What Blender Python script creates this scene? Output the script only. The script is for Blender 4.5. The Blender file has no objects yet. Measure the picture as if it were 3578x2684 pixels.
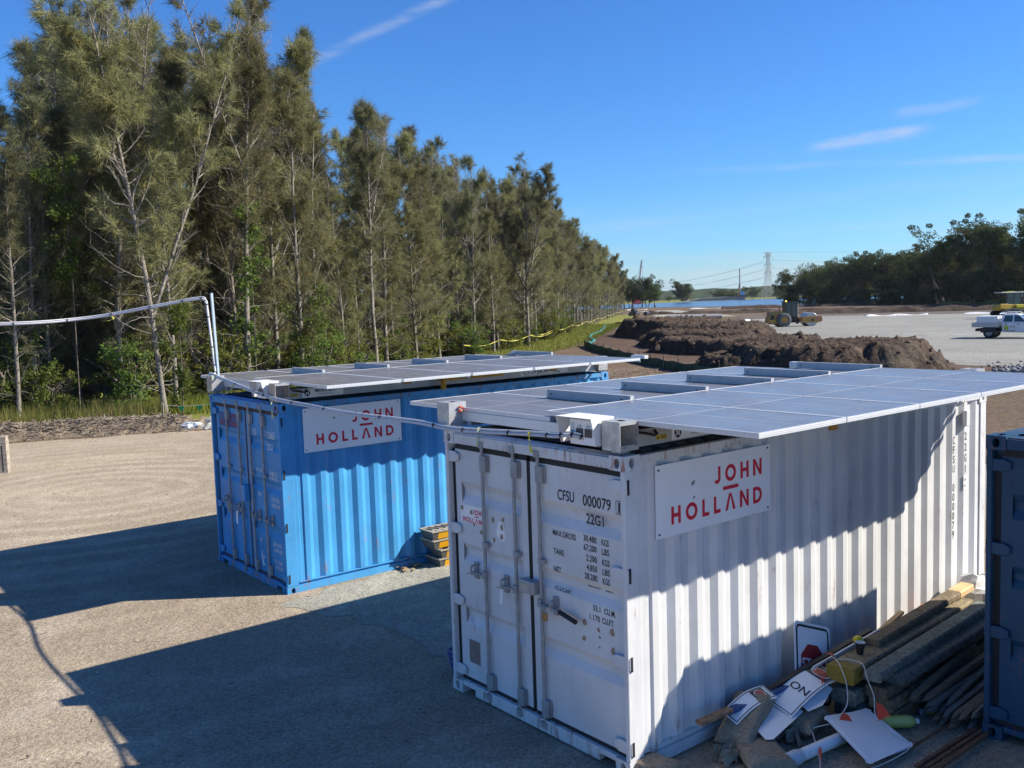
import bpy, math, random
import numpy as np
from mathutils import Vector, Matrix, noise as mnoise

R = math.radians
SC = bpy.context.scene
COL = SC.collection
random.seed(4)
RNG = np.random.default_rng(4)

# ------------------------------------------------------------------ camera
cam_d = bpy.data.cameras.new('camera')
cam_d.sensor_width = 36.0
cam_d.lens = 36.0 * 3293.236 / 3578.0
cam_d.clip_start = 0.05
cam_d.clip_end = 12000.0
cam = bpy.data.objects.new('camera', cam_d)
COL.objects.link(cam)
_p, _r = R(-5.007), R(-1.831)
_f = Vector((0, math.cos(_p), math.sin(_p)))
_x = Vector((1, 0, 0))
_u = _x.cross(_f)
_xr = _x * math.cos(_r) + _u * math.sin(_r)
_ur = _u * math.cos(_r) - _x * math.sin(_r)
cam.matrix_world = Matrix(((_xr.x, _ur.x, -_f.x, 0), (_xr.y, _ur.y, -_f.y, 0), (_xr.z, _ur.z, -_f.z, 3.8306), (0, 0, 0, 1)))
SC.camera = cam

# ------------------------------------------------------------------ sky and sun
SUN_AZ, SUN_EL = 1.6, 36.3          # azimuth from +X towards +Y, elevation (degrees)
world = bpy.data.worlds.new('World')
SC.world = world
world.use_nodes = True
wn, wl = world.node_tree.nodes, world.node_tree.links
wn.clear()
sky = wn.new('ShaderNodeTexSky')
sky.sky_type = 'NISHITA'
sky.sun_disc = False
sky.sun_elevation = R(SUN_EL)
sky.sun_rotation = R(90.0 - SUN_AZ)
sky.altitude = 0
sky.air_density = 1.0
sky.dust_density = 0.1
sky.ozone_density = 3.0
bgn = wn.new('ShaderNodeBackground')
bgn.inputs['Strength'].default_value = 0.062
wout = wn.new('ShaderNodeOutputWorld')
# thin cirrus: stretched noise veils and one contrail, all over the dome
tc = wn.new('ShaderNodeTexCoord')
def wmath(op, a, b=None, clamp=False):
    n = wn.new('ShaderNodeMath'); n.operation = op; n.use_clamp = clamp
    for i, v in enumerate((a, b)):
        if v is None: continue
        if isinstance(v, (int, float)): n.inputs[i].default_value = v
        else: wl.new(v, n.inputs[i])
    return n.outputs[0]
def wdot(vec):
    n = wn.new('ShaderNodeVectorMath'); n.operation = 'DOT_PRODUCT'
    wl.new(tc.outputs['Generated'], n.inputs[0]); n.inputs[1].default_value = vec
    return n.outputs['Value']
def wnoise(scale, stretch, rot, detail=5):
    mp = wn.new('ShaderNodeMapping'); mp.inputs['Scale'].default_value = stretch; mp.inputs['Rotation'].default_value = rot
    wl.new(tc.outputs['Generated'], mp.inputs['Vector'])
    n = wn.new('ShaderNodeTexNoise'); n.inputs['Scale'].default_value = scale; n.inputs['Detail'].default_value = detail
    n.inputs['Roughness'].default_value = 0.62
    wl.new(mp.outputs[0], n.inputs['Vector'])
    return n.outputs['Fac']
def wramp(v, lo, hi):
    n = wn.new('ShaderNodeMapRange'); n.interpolation_type = 'SMOOTHSTEP'
    n.inputs['From Min'].default_value = lo; n.inputs['From Max'].default_value = hi
    wl.new(v, n.inputs['Value'])
    return n.outputs[0]
def wstreak(a, b, half, soft_a, soft_b, gain, nz):
    a, b = Vector(a).normalized(), Vector(b).normalized()
    n = a.cross(b).normalized(); m = (a + b).normalized(); t = n.cross(m)
    across = wmath('ABSOLUTE', wmath('ADD', wdot(tuple(n)), wmath('MULTIPLY', wmath('SUBTRACT', wnoise(9, (1, 1, 1), (0, 0, 0)), 0.5), half * 1.6)))
    band = wramp(across, half, 0.0)
    along = wmath('ABSOLUTE', wdot(tuple(t)))
    L = abs(a.dot(t))
    ends = wramp(along, L * 1.25, L * 0.55)
    front = wmath('GREATER_THAN', wdot(tuple(m)), 0.0)
    return wmath('MULTIPLY', wmath('MULTIPLY', band, ends), wmath('MULTIPLY', front, wmath('MULTIPLY', nz, gain)))
fine = wramp(wnoise(7, (1.0, 1.0, 6.0), (0.5, 0.25, 0)), 0.30, 0.75)
cl = wstreak((-0.20, 0.951, 0.236), (-0.02, 0.952, 0.312), 0.0085, 0, 0, 0.55, fine)
cl = wmath('ADD', cl, wstreak((0.301, 0.944, 0.139), (0.398, 0.906, 0.149), 0.009, 0, 0, 0.75, fine))
cl = wmath('ADD', cl, wstreak((0.19, 0.973, 0.126), (0.62, 0.78, 0.106), 0.006, 0, 0, 0.42, fine))
cl = wmath('ADD', cl, wstreak((0.37, 0.911, 0.164), (0.44, 0.884, 0.173), 0.008, 0, 0, 0.35, fine))
sepz = wn.new('ShaderNodeSeparateXYZ'); wl.new(tc.outputs['Generated'], sepz.inputs[0])
low = wramp(sepz.outputs['Z'], 0.13, 0.02)
veil = wmath('MULTIPLY', wramp(wnoise(3.0, (1, 1, 9), (0, 0, 0.6)), 0.40, 0.72), wmath('MULTIPLY', low, 0.55))
cl = wmath('ADD', cl, veil, clamp=True)
hsv = wn.new('ShaderNodeHueSaturation')
hsv.inputs['Saturation'].default_value = 1.12
hsv.inputs['Value'].default_value = 1.0
wl.new(sky.outputs[0], hsv.inputs['Color'])
cmix = wn.new('ShaderNodeMix'); cmix.data_type = 'RGBA'
wl.new(cl, cmix.inputs['Factor'])
tint = wn.new('ShaderNodeMix'); tint.data_type = 'RGBA'; tint.blend_type = 'MULTIPLY'; tint.inputs['Factor'].default_value = 1.0
tint.inputs['B'].default_value = (0.55, 0.97, 1.50, 1)      # the clear winter sky is a deeper blue than the model's
wl.new(hsv.outputs[0], tint.inputs['A'])
wl.new(tint.outputs['Result'], cmix.inputs['A'])
cmix.inputs['B'].default_value = (5.6, 6.1, 6.7, 1)
wl.new(cmix.outputs['Result'], bgn.inputs['Color'])
wl.new(bgn.outputs[0], wout.inputs['Surface'])

sun_d = bpy.data.lights.new('sun', 'SUN')
sun_d.energy = 5.0
sun_d.angle = R(0.53)
sun_d.color = (1.0, 0.925, 0.80)
sun = bpy.data.objects.new('sun', sun_d)
COL.objects.link(sun)
sun_v = Vector((math.cos(R(SUN_EL)) * math.cos(R(SUN_AZ)), math.cos(R(SUN_EL)) * math.sin(R(SUN_AZ)), math.sin(R(SUN_EL))))
sun.rotation_euler = sun_v.to_track_quat('Z', 'Y').to_euler()
sun.location = (40, 0, 60)

SC.view_settings.view_transform = 'Standard'
SC.view_settings.look = 'None'
SC.view_settings.exposure = 0.88
SC.view_settings.gamma = 1.0
SC.view_settings.use_curve_mapping = False
SC.render.engine = 'CYCLES'
SC.cycles.use_denoising = True
SC.cycles.max_bounces = 8
SC.cycles.diffuse_bounces = 3
SC.cycles.glossy_bounces = 3
SC.cycles.transparent_max_bounces = 8

# ------------------------------------------------------------------ helpers
def tag(o, label=None, cat=None, group=None, kind=None):
    if label: o['label'] = label
    if cat: o['category'] = cat
    if group: o['group'] = group
    if kind: o['kind'] = kind
    return o

def empty(name, loc=(0, 0, 0), rz=0.0, label=None, cat=None, group=None):
    o = bpy.data.objects.new(name, None)
    o.empty_display_size = 0.2
    COL.objects.link(o)
    o.location = loc
    o.rotation_euler = (0, 0, rz)
    tag(o, label, cat, group)
    return o

def link(name, me, parent=None, loc=None, rot=None, scale=None):
    o = bpy.data.objects.new(name, me)
    COL.objects.link(o)
    if parent is not None: o.parent = parent
    if loc is not None: o.location = loc
    if rot is not None: o.rotation_euler = rot
    if scale is not None: o.scale = scale
    return o

def copy_tree(o, parent=None):
    c = o.copy()
    COL.objects.link(c)
    c.parent = parent
    for ch in o.children:
        copy_tree(ch, c)
    return c

class MB:
    """collects shapes; build() links them as one mesh object"""
    def __init__(s):
        s.v = []; s.f = []; s.m = []; s.cur = 0
    def add(s, vs, fs):
        b = len(s.v)
        s.v.extend([tuple(p) for p in vs])
        for f in fs:
            s.f.append([i + b for i in f]); s.m.append(s.cur)
        return s
    def box(s, x0, x1, y0, y1, z0, z1):
        return s.add([(x0, y0, z0), (x1, y0, z0), (x1, y1, z0), (x0, y1, z0), (x0, y0, z1), (x1, y0, z1), (x1, y1, z1), (x0, y1, z1)],
                     [(0, 3, 2, 1), (4, 5, 6, 7), (0, 1, 5, 4), (1, 2, 6, 5), (2, 3, 7, 6), (3, 0, 4, 7)])
    def bar(s, a, b, w, h, up=(0, 0, 1)):
        a, b = Vector(a), Vector(b); d = (b - a).normalized()
        sx = d.cross(Vector(up))
        if sx.length < 1e-4: sx = d.cross(Vector((0, 1, 0)))
        sx.normalize(); uy = sx.cross(d)
        vs = []
        for c in (a, b):
            for i, j in ((-1, -1), (1, -1), (1, 1), (-1, 1)):
                vs.append(c + sx * (w / 2 * i) + uy * (h / 2 * j))
        return s.add(vs, [(0, 1, 2, 3), (7, 6, 5, 4), (0, 4, 5, 1), (1, 5, 6, 2), (2, 6, 7, 3), (3, 7, 4, 0)])
    def tube(s, pts, r, n=8, cap=True):
        pts = [Vector(p) for p in pts]
        rs = r if isinstance(r, (list, tuple)) else [r] * len(pts)
        b = len(s.v); ref = None
        for i, p in enumerate(pts):
            d = (pts[min(i + 1, len(pts) - 1)] - pts[max(i - 1, 0)]).normalized()
            if ref is None:
                ref = Vector((0, 0, 1)) if abs(d.z) < 0.9 else Vector((1, 0, 0))
            u = d.cross(ref)
            if u.length < 1e-5: u = d.cross(Vector((0.3, 0.8, 0.1)))
            u.normalize(); w = u.cross(d); ref = w
            for k in range(n):
                a = 2 * math.pi * k / n
                s.v.append(tuple(p + (u * math.cos(a) + w * math.sin(a)) * rs[i]))
        for i in range(len(pts) - 1):
            for k in range(n):
                k2 = (k + 1) % n
                s.f.append([b + i * n + k, b + i * n + k2, b + (i + 1) * n + k2, b + (i + 1) * n + k]); s.m.append(s.cur)
        if cap:
            s.f.append([b + k for k in range(n)][::-1]); s.m.append(s.cur)
            s.f.append([b + (len(pts) - 1) * n + k for k in range(n)]); s.m.append(s.cur)
        return s
    def prism(s, poly, fn, t0, t1):
        """poly in 2-D, fn(a, b, t) -> 3-D"""
        n = len(poly)
        vs = [fn(a, b, t0) for a, b in poly] + [fn(a, b, t1) for a, b in poly]
        fs = [tuple(range(n))[::-1], tuple(range(n, 2 * n))] + [(i, (i + 1) % n, n + (i + 1) % n, n + i) for i in range(n)]
        return s.add(vs, fs)
    def lathe(s, prof, c, ax=(0, 0, 1), n=24):
        ax = Vector(ax).normalized(); c = Vector(c)
        u = ax.orthogonal().normalized(); w = ax.cross(u)
        b = len(s.v)
        for r, h in prof:
            for k in range(n):
                a = 2 * math.pi * k / n
                s.v.append(tuple(c + ax * h + (u * math.cos(a) + w * math.sin(a)) * r))
        for i in range(len(prof) - 1):
            for k in range(n):
                k2 = (k + 1) % n
                s.f.append([b + i * n + k, b + i * n + k2, b + (i + 1) * n + k2, b + (i + 1) * n + k]); s.m.append(s.cur)
        return s
    def holed(s, o, u, v, w, h, loop, depth, capmat=None):
        """a rectangle o..o+u*w+v*h with a hole; walls go back by depth along -(u x v)"""
        o, u, v = Vector(o), Vector(u), Vector(v); nrm = u.cross(v).normalized()
        n = len(loop)
        b = len(s.v)
        for a, c in ((0, 0), (w, 0), (w, h), (0, h)):
            s.v.append(tuple(o + u * a + v * c))
        for a, c in loop: s.v.append(tuple(o + u * a + v * c))
        for a, c in loop: s.v.append(tuple(o + u * a + v * c - nrm * depth))
        cx, cy = w / 2, h / 2
        def corner(a, c): return (0 if c < cy else 3) if a < cx else (1 if c < cy else 2)
        cs = [corner(*q) for q in loop]
        for i in range(n):
            j = (i + 1) % n
            s.f.append([b + cs[i], b + 4 + j, b + 4 + i][::-1]); s.m.append(s.cur)
            if cs[i] != cs[j]:
                s.f.append([b + cs[i], b + cs[j], b + 4 + j]); s.m.append(s.cur)
            s.f.append([b + 4 + i, b + 4 + j, b + 4 + n + j, b + 4 + n + i]); s.m.append(s.cur)
        s.f.append([b + 4 + n + i for i in range(n)])
        s.m.append(s.cur if capmat is None else capmat)
        return s
    def mesh(s, name, mats, smooth=False):
        me = bpy.data.meshes.new(name)
        me.from_pydata(s.v, [], s.f)
        for m in (mats if isinstance(mats, (list, tuple)) else [mats]): me.materials.append(m)
        if any(s.m): me.polygons.foreach_set('material_index', s.m)
        if smooth: me.polygons.foreach_set('use_smooth', [True] * len(me.polygons))
        me.update()
        return me
    def build(s, name, mats, parent=None, smooth=False, loc=None, rot=None, bevel=0.0):
        o = link(name, s.mesh(name, mats, smooth), parent, loc, rot)
        if bevel:
            b = o.modifiers.new('bevel', 'BEVEL'); b.width = bevel; b.segments = 2; b.limit_method = 'ANGLE'; b.angle_limit = R(50)
        return o

def np_mesh(name, V, F, mats, smooth=False):
    """V (n,3), F (m,3 or 4) arrays"""
    me = bpy.data.meshes.new(name)
    V = np.asarray(V, np.float32); F = np.asarray(F, np.int32)
    k = F.shape[1]
    me.vertices.add(len(V)); me.vertices.foreach_set('co', V.ravel())
    me.loops.add(F.size); me.loops.foreach_set('vertex_index', F.ravel())
    me.polygons.add(len(F))
    me.polygons.foreach_set('loop_start', np.arange(0, F.size, k, dtype=np.int32))
    me.polygons.foreach_set('loop_total', np.full(len(F), k, dtype=np.int32))
    for m in (mats if isinstance(mats, (list, tuple)) else [mats]): me.materials.append(m)
    if smooth: me.polygons.foreach_set('use_smooth', np.ones(len(F), bool))
    me.update(calc_edges=True)
    return me

def oval(cx, cy, rx, ry, n=16):
    return [(cx + rx * math.cos(2 * math.pi * k / n), cy + ry * math.sin(2 * math.pi * k / n)) for k in range(n)]
def stadium(cx, cy, w, h, n=5):
    r = w / 2; q = []
    for k in range(n + 1):
        a = math.pi * k / n
        q.append((cx + r * math.cos(a), cy + h / 2 - r + r * math.sin(a)))
    for k in range(n + 1):
        a = math.pi + math.pi * k / n
        q.append((cx + r * math.cos(a), cy - h / 2 + r + r * math.sin(a)))
    return q

# value noise (vectorised)
_perm = np.random.default_rng(11).random((512, 512))
def vnoise(x, y):
    xi, yi = np.floor(x).astype(int), np.floor(y).astype(int)
    fx, fy = x - xi, y - yi
    fx = fx * fx * (3 - 2 * fx); fy = fy * fy * (3 - 2 * fy)
    g = lambda a, b: _perm[a & 511, b & 511]
    return (g(xi, yi) * (1 - fx) + g(xi + 1, yi) * fx) * (1 - fy) + (g(xi, yi + 1) * (1 - fx) + g(xi + 1, yi + 1) * fx) * fy
def fbm(x, y, o=5, g=0.5):
    s = 0; a = 1.0; t = 0
    for i in range(o):
        s = s + a * vnoise(x * 2 ** i + 17.3 * i, y * 2 ** i + 9.1 * i); t += a; a *= g
    return s / t

# ------------------------------------------------------------------ materials
def newmat(name):
    m = bpy.data.materials.new(name); m.use_nodes = True
    n, l = m.node_tree.nodes, m.node_tree.links
    return m, n, l, n['Principled BSDF']
def _sock(n, l, node, inp, v):
    if isinstance(v, (int, float)): node.inputs[inp].default_value = v
    elif isinstance(v, (tuple, list)): node.inputs[inp].default_value = tuple(v) + ((1,) if len(v) == 3 else ())
    else: l.new(v, node.inputs[inp])
def nnoise(n, l, vec, scale, detail=4, rough=0.55, stretch=None, out='Fac'):
    if stretch:
        mp = n.new('ShaderNodeMapping'); mp.inputs['Scale'].default_value = stretch; l.new(vec, mp.inputs['Vector']); vec = mp.outputs[0]
    t = n.new('ShaderNodeTexNoise'); t.inputs['Scale'].default_value = scale; t.inputs['Detail'].default_value = detail; t.inputs['Roughness'].default_value = rough
    l.new(vec, t.inputs['Vector'])
    return t.outputs[out]
def nramp(n, l, v, lo, hi, a=0.0, b=1.0):
    r = n.new('ShaderNodeMapRange'); r.inputs['From Min'].default_value = lo; r.inputs['From Max'].default_value = hi
    r.inputs['To Min'].default_value = a; r.inputs['To Max'].default_value = b
    l.new(v, r.inputs['Value']); return r.outputs[0]
def nmix(n, l, fac, a, b, mode='MIX'):
    m = n.new('ShaderNodeMix'); m.data_type = 'RGBA'; m.blend_type = mode
    _sock(n, l, m, 'Factor', fac)
    for nm, v in (('A', a), ('B', b)):
        _sock(n, l, m, nm, v)
    return m.outputs['Result']
def nmath(n, l, op, a, b=0.0):
    m = n.new('ShaderNodeMath'); m.operation = op
    _sock(n, l, m, 0, a); _sock(n, l, m, 1, b)
    return m.outputs[0]
def nbump(n, l, h, strength, dist, bsdf):
    b = n.new('ShaderNodeBump'); b.inputs['Strength'].default_value = strength; b.inputs['Distance'].default_value = dist
    l.new(h, b.inputs['Height']); l.new(b.outputs[0], bsdf.inputs['Normal'])
def coords(n, which='Object'):
    return n.new('ShaderNodeTexCoord').outputs[which]

MATS = {}
def plain(name, col, rough=0.6, metal=0.0, var=0.12, scale=6.0, bump=0.0, bscale=60.0, spec=0.4, emit=None):
    if name in MATS: return MATS[name]
    m, n, l, b = newmat(name)
    v = coords(n)
    f = nramp(n, l, nnoise(n, l, v, scale, 5), 0.25, 0.75)
    lo = tuple(c * (1 - var) for c in col); hi = tuple(min(1, c * (1 + var)) for c in col)
    l.new(nmix(n, l, f, lo, hi), b.inputs['Base Color'])
    b.inputs['Roughness'].default_value = rough; b.inputs['Metallic'].default_value = metal
    b.inputs['Specular IOR Level'].default_value = spec
    if bump: nbump(n, l, nnoise(n, l, v, bscale, 4), 1.0, bump, b)
    if emit:
        b.inputs['Emission Color'].default_value = tuple(col) + (1,); b.inputs['Emission Strength'].default_value = emit
    MATS[name] = m
    return m

def paint(name, col, rust=0.0, dirt=0.25, rough=0.5, chalk=0.0, rustcol=(0.17, 0.065, 0.025)):
    """weathered container paint: blotchy tone, grime streaks running down, rust spots with runs"""
    m, n, l, b = newmat(name)
    v = coords(n)
    base = nmix(n, l, nramp(n, l, nnoise(n, l, v, 1.7, 4), 0.3, 0.7), tuple(c * 0.9 for c in col), tuple(min(1, c * (1.07 + chalk)) for c in col))
    st = nnoise(n, l, v, 5.0, 5, 0.6, (3.0, 3.0, 0.22))
    base = nmix(n, l, nramp(n, l, st, 0.52, 0.78, 0.0, dirt), base, tuple(c * 0.42 + 0.03 for c in col))
    sp = nnoise(n, l, v, 26.0, 6, 0.7)
    base = nmix(n, l, nramp(n, l, sp, 0.62, 0.72, 0.0, dirt * 0.9), base, tuple(c * 0.5 + 0.02 for c in col))
    if rust > 0:
        big = nnoise(n, l, v, 2.6, 5, 0.65)
        run = nnoise(n, l, v, 9.0, 5, 0.7, (2.2, 2.2, 0.35))
        mk = nmath(n, l, 'MULTIPLY', nramp(n, l, big, 0.60 - 0.22 * rust, 0.72 - 0.18 * rust), nramp(n, l, run, 0.56 - 0.10 * rust, 0.66 - 0.05 * rust))
        rc = nmix(n, l, nnoise(n, l, v, 40, 4), rustcol, tuple(c * 2.1 for c in rustcol))
        base = nmix(n, l, mk, base, rc)
        l.new(nramp(n, l, mk, 0, 1, rough, 0.9), b.inputs['Roughness'])
    else:
        b.inputs['Roughness'].default_value = rough
    l.new(base, b.inputs['Base Color'])
    b.inputs['Specular IOR Level'].default_value = 0.35
    nbump(n, l, nnoise(n, l, v, 3.0, 3), 0.35, 0.012, b)
    MATS[name] = m
    return m

def leafmat(name, c1, c2, trans=0.35, scale=0.35, c3=None):
    m, n, l, b = newmat(name)
    n.remove(b)
    v = coords(n)
    oi = n.new('ShaderNodeObjectInfo')
    f = nramp(n, l, nnoise(n, l, v, scale, 4), 0.3, 0.7)
    col = nmix(n, l, f, c1, c2)
    if c3: col = nmix(n, l, nramp(n, l, nnoise(n, l, v, scale * 2.7, 3), 0.58, 0.7), col, c3)
    h = n.new('ShaderNodeHueSaturation')
    l.new(nramp(n, l, oi.outputs['Random'], 0, 1, 0.482, 0.515), h.inputs['Hue'])
    l.new(nramp(n, l, oi.outputs['Random'], 0, 1, 0.7, 1.25), h.inputs['Value'])
    l.new(col, h.inputs['Color'])
    d = n.new('ShaderNodeBsdfDiffuse'); t = n.new('ShaderNodeBsdfTranslucent'); mx = n.new('ShaderNodeMixShader')
    l.new(h.outputs[0], d.inputs['Color']); l.new(h.outputs[0], t.inputs['Color'])
    mx.inputs['Fac'].default_value = trans
    l.new(d.outputs[0], mx.inputs[1]); l.new(t.outputs[0], mx.inputs[2])
    l.new(mx.outputs[0], n['Material Output'].inputs['Surface'])
    MATS[name] = m
    return m

def groundmat(name, layers, bump=0.01, bscale=30.0, rough=0.95, speck=None, big=0.08, sweep=None):
    """layers: colours mixed by noises from metres down to grains"""
    m, n, l, b = newmat(name)
    v = coords(n)
    c = nmix(n, l, nramp(n, l, nnoise(n, l, v, big, 6, 0.6), 0.35, 0.65), layers[0], layers[1])
    if len(layers) > 2:
        c = nmix(n, l, nramp(n, l, nnoise(n, l, v, big * 7, 6, 0.65), 0.5, 0.72), c, layers[2])
    if len(layers) > 3:
        c = nmix(n, l, nramp(n, l, nnoise(n, l, v, big * 3.1, 5, 0.6, (0.35, 1.0, 1.0)), 0.56, 0.74), c, layers[3])
    if sweep:      # faint tyre sweeps: distorted rings about a far centre
        mp = n.new('ShaderNodeMapping'); mp.inputs['Location'].default_value = sweep[0]; l.new(v, mp.inputs['Vector'])
        wv = n.new('ShaderNodeTexWave'); wv.wave_type = 'RINGS'; wv.rings_direction = 'Z'; wv.inputs['Scale'].default_value = sweep[1]; wv.inputs['Distortion'].default_value = 5.0; wv.inputs['Detail'].default_value = 5.0; wv.inputs['Detail Scale'].default_value = 0.6; wv.inputs['Detail Roughness'].default_value = 0.65
        l.new(mp.outputs[0], wv.inputs['Vector'])
        fw = nmath(n, l, 'MULTIPLY', nramp(n, l, wv.outputs['Fac'], 0.45, 0.95, 0.0, 0.5), nramp(n, l, nnoise(n, l, v, 0.16, 4), 0.42, 0.62))
        c = nmix(n, l, fw, c, sweep[2])
    g = nnoise(n, l, v, bscale, 4, 0.7)
    c = nmix(n, l, nramp(n, l, g, 0.3, 0.7, 0.0, 1.0), nmix(n, l, 1.0, c, (0.52, 0.50, 0.48), 'MULTIPLY'), nmix(n, l, 1.0, c, (1.42, 1.4, 1.37), 'MULTIPLY'))
    if speck:
        s2 = nnoise(n, l, v, speck[1], 2, 0.5)
        c = nmix(n, l, nramp(n, l, s2, speck[2], speck[2] + 0.05), c, speck[0])
    l.new(c, b.inputs['Base Color'])
    b.inputs['Roughness'].default_value = rough
    b.inputs['Specular IOR Level'].default_value = 0.15
    nbump(n, l, nmath(n, l, 'ADD', g, nmath(n, l, 'MULTIPLY', nnoise(n, l, v, bscale * 0.2, 4), 1.5)), 1.0, bump, b)
    MATS[name] = m
    return m
# ================================================================== the setting
M_yard = groundmat('yard_millings', [(0.255, 0.21, 0.155), (0.345, 0.29, 0.22), (0.40, 0.345, 0.275), (0.43, 0.375, 0.26)], bump=0.016, bscale=34.0, speck=((0.56, 0.50, 0.43), 70.0, 0.68), big=0.13, sweep=((9.0, -20.0, 0), 0.42, (0.47, 0.41, 0.30)))
M_grey = groundmat('grey_gravel', [(0.25, 0.25, 0.215), (0.33, 0.32, 0.275), (0.40, 0.385, 0.32)], bump=0.012, bscale=34.0, speck=((0.5, 0.5, 0.46), 60.0, 0.68), big=0.4)
M_field = groundmat('rough_field', [(0.105, 0.075, 0.052), (0.155, 0.113, 0.08), (0.12, 0.10, 0.05), (0.20, 0.15, 0.108)], bump=0.05, bscale=5.0, big=0.05)
M_verge = groundmat('verge_grass', [(0.15, 0.17, 0.035), (0.21, 0.225, 0.045), (0.20, 0.165, 0.085), (0.25, 0.25, 0.055)], bump=0.05, bscale=9.0, big=0.12)
M_soil = groundmat('bare_soil', [(0.075, 0.05, 0.036), (0.115, 0.08, 0.058), (0.15, 0.108, 0.08)], bump=0.06, bscale=4.0, big=0.16)
M_pad = groundmat('gravel_pad', [(0.21, 0.22, 0.205), (0.28, 0.285, 0.265), (0.22, 0.205, 0.175), (0.31, 0.315, 0.295)], bump=0.03, bscale=7.0, big=0.06, sweep=((-40.0, -75.0, 0), 0.16, (0.17, 0.165, 0.145)))
M_dark = groundmat('damp_strip', [(0.10, 0.085, 0.075), (0.14, 0.118, 0.10), (0.17, 0.15, 0.125)], bump=0.03, bscale=5.0, big=0.1)
M_mulch = groundmat('mulch', [(0.15, 0.115, 0.085), (0.21, 0.165, 0.12), (0.28, 0.23, 0.17), (0.10, 0.08, 0.06)], bump=0.05, bscale=22.0, big=0.5)
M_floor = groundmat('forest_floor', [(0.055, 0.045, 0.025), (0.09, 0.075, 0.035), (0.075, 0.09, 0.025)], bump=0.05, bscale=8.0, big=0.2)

def jag(poly, step, amp, seed):
    out = []
    n = len(poly)
    for i in range(n):
        a, b = Vector(poly[i]), Vector(poly[(i + 1) % n])
        L = (b - a).length; k = max(1, int(L / step)); nv = Vector((-(b - a).y, (b - a).x)).normalized()
        for j in range(k):
            q = a + (b - a) * (j / k)
            d = (mnoise.noise((q.x * 0.9 / step, q.y * 0.9 / step, seed)) + 0.6 * mnoise.noise((q.x * 2.3 / step, q.y * 2.3 / step, seed + 5))) * amp
            q = q + nv * d
            out.append((q.x, q.y))
    return out
def sheet(name, poly, z, mat, step=0.8, amp=0.35, seed=1.0, kind='structure'):
    p = jag(poly, step, amp, seed) if amp else poly
    mb = MB(); mb.add([(x, y, z) for x, y in p], [tuple(range(len(p)))])
    o = mb.build(name, mat)
    if o.data.polygons[0].normal.z < 0: o.data.flip_normals()
    tag(o, kind=kind)
    return o

g = MB(); g.add([(-4000, -800, 0), (4000, -800, 0), (4000, 6000, 0), (-4000, 6000, 0)], [(0, 1, 2, 3)])
tag(g.build('ground', M_field), kind='structure')
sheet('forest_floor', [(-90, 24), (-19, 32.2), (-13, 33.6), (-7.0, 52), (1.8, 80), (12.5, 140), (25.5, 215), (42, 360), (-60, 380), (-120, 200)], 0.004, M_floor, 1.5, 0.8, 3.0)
sheet('grass_verge', [(-12.6, 33.0), (-9.5, 33.5), (-4.5, 47), (-0.5, 60), (5.0, 79), (9.5, 100), (15.0, 130), (30, 215), (24.5, 215), (11.5, 140), (0.8, 81), (-8, 53), (-13.5, 37)], 0.008, M_verge, 0.8, 0.7, 5.0)
sheet('soil_track', [(8.2, 36), (24, 36), (24, 54), (34, 58), (34, 105), (24, 150), (17, 150), (13.6, 131), (8.2, 94), (6.2, 78), (6.9, 62), (8.0, 48)], 0.008, M_soil, 1.2, 0.7, 6.0)
sheet('gravel_pad', [(22.5, 45.5), (30, 43), (140, 60), (140, 128), (66, 136), (45, 150), (31, 136), (24, 108), (21, 80)], 0.012, M_pad, 1.2, 0.8, 7.0)
sheet('damp_strip', [(33, 137), (46, 150), (66, 137.5), (140, 130), (140, 152), (60, 160), (40, 163)], 0.014, M_dark, 1.5, 0.9, 8.0)
sheet('gravel_path', [(27, 165), (40, 165), (46, 260), (36, 260)], 0.012, M_grey, 2.0, 1.0, 8.5)
sheet('yard', [(-70, -25), (70, -25), (70, 12), (20, 13), (12, 18), (6.5, 22.5), (0, 27.5), (-5, 30.0), (-10.4, 30.1), (-15, 28.6), (-21, 26.5), (-70, 20)], 0.012, M_yard, 0.5, 0.22, 9.0)
sheet('grey_gravel_patch', [(-3.1, 11.9), (-1.6, 11.0), (-0.6, 9.6), (0.6, 8.8), (4.2, 12.5), (8.5, 16.5), (10.5, 20), (6.0, 21.5), (2.6, 18.3), (0.9, 15.6), (-1.5, 13.8)], 0.016, M_grey, 0.25, 0.16, 10.0)

# water and the far side
m, n, l, b = newmat('river_water')
v = coords(n)
l.new(nmix(n, l, nramp(n, l, nnoise(n, l, v, 0.02, 4, 0.6, (0.25, 1, 1)), 0.35, 0.7), (0.05, 0.075, 0.115), (0.075, 0.10, 0.15)), b.inputs['Base Color'])
b.inputs['Roughness'].default_value = 0.22
b.inputs['IOR'].default_value = 1.33
nbump(n, l, nnoise(n, l, v, 0.7, 4, 0.6, (0.4, 1, 1)), 0.6, 0.12, b)
MATS['river_water'] = m
sheet('river', [(-160, 352), (46, 352), (60, 330), (66, 308), (78, 292), (92, 282), (420, 262), (420, 640), (190, 655), (120, 600), (60, 540), (-160, 520)], 0.02, m, 4.0, 2.0, 12.0)
sheet('far_bank', [(-160, 524), (60, 545), (120, 606), (190, 662), (420, 646), (700, 700), (700, 900), (-300, 900)], 0.03, M_verge, 6, 3, 13.0)
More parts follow.
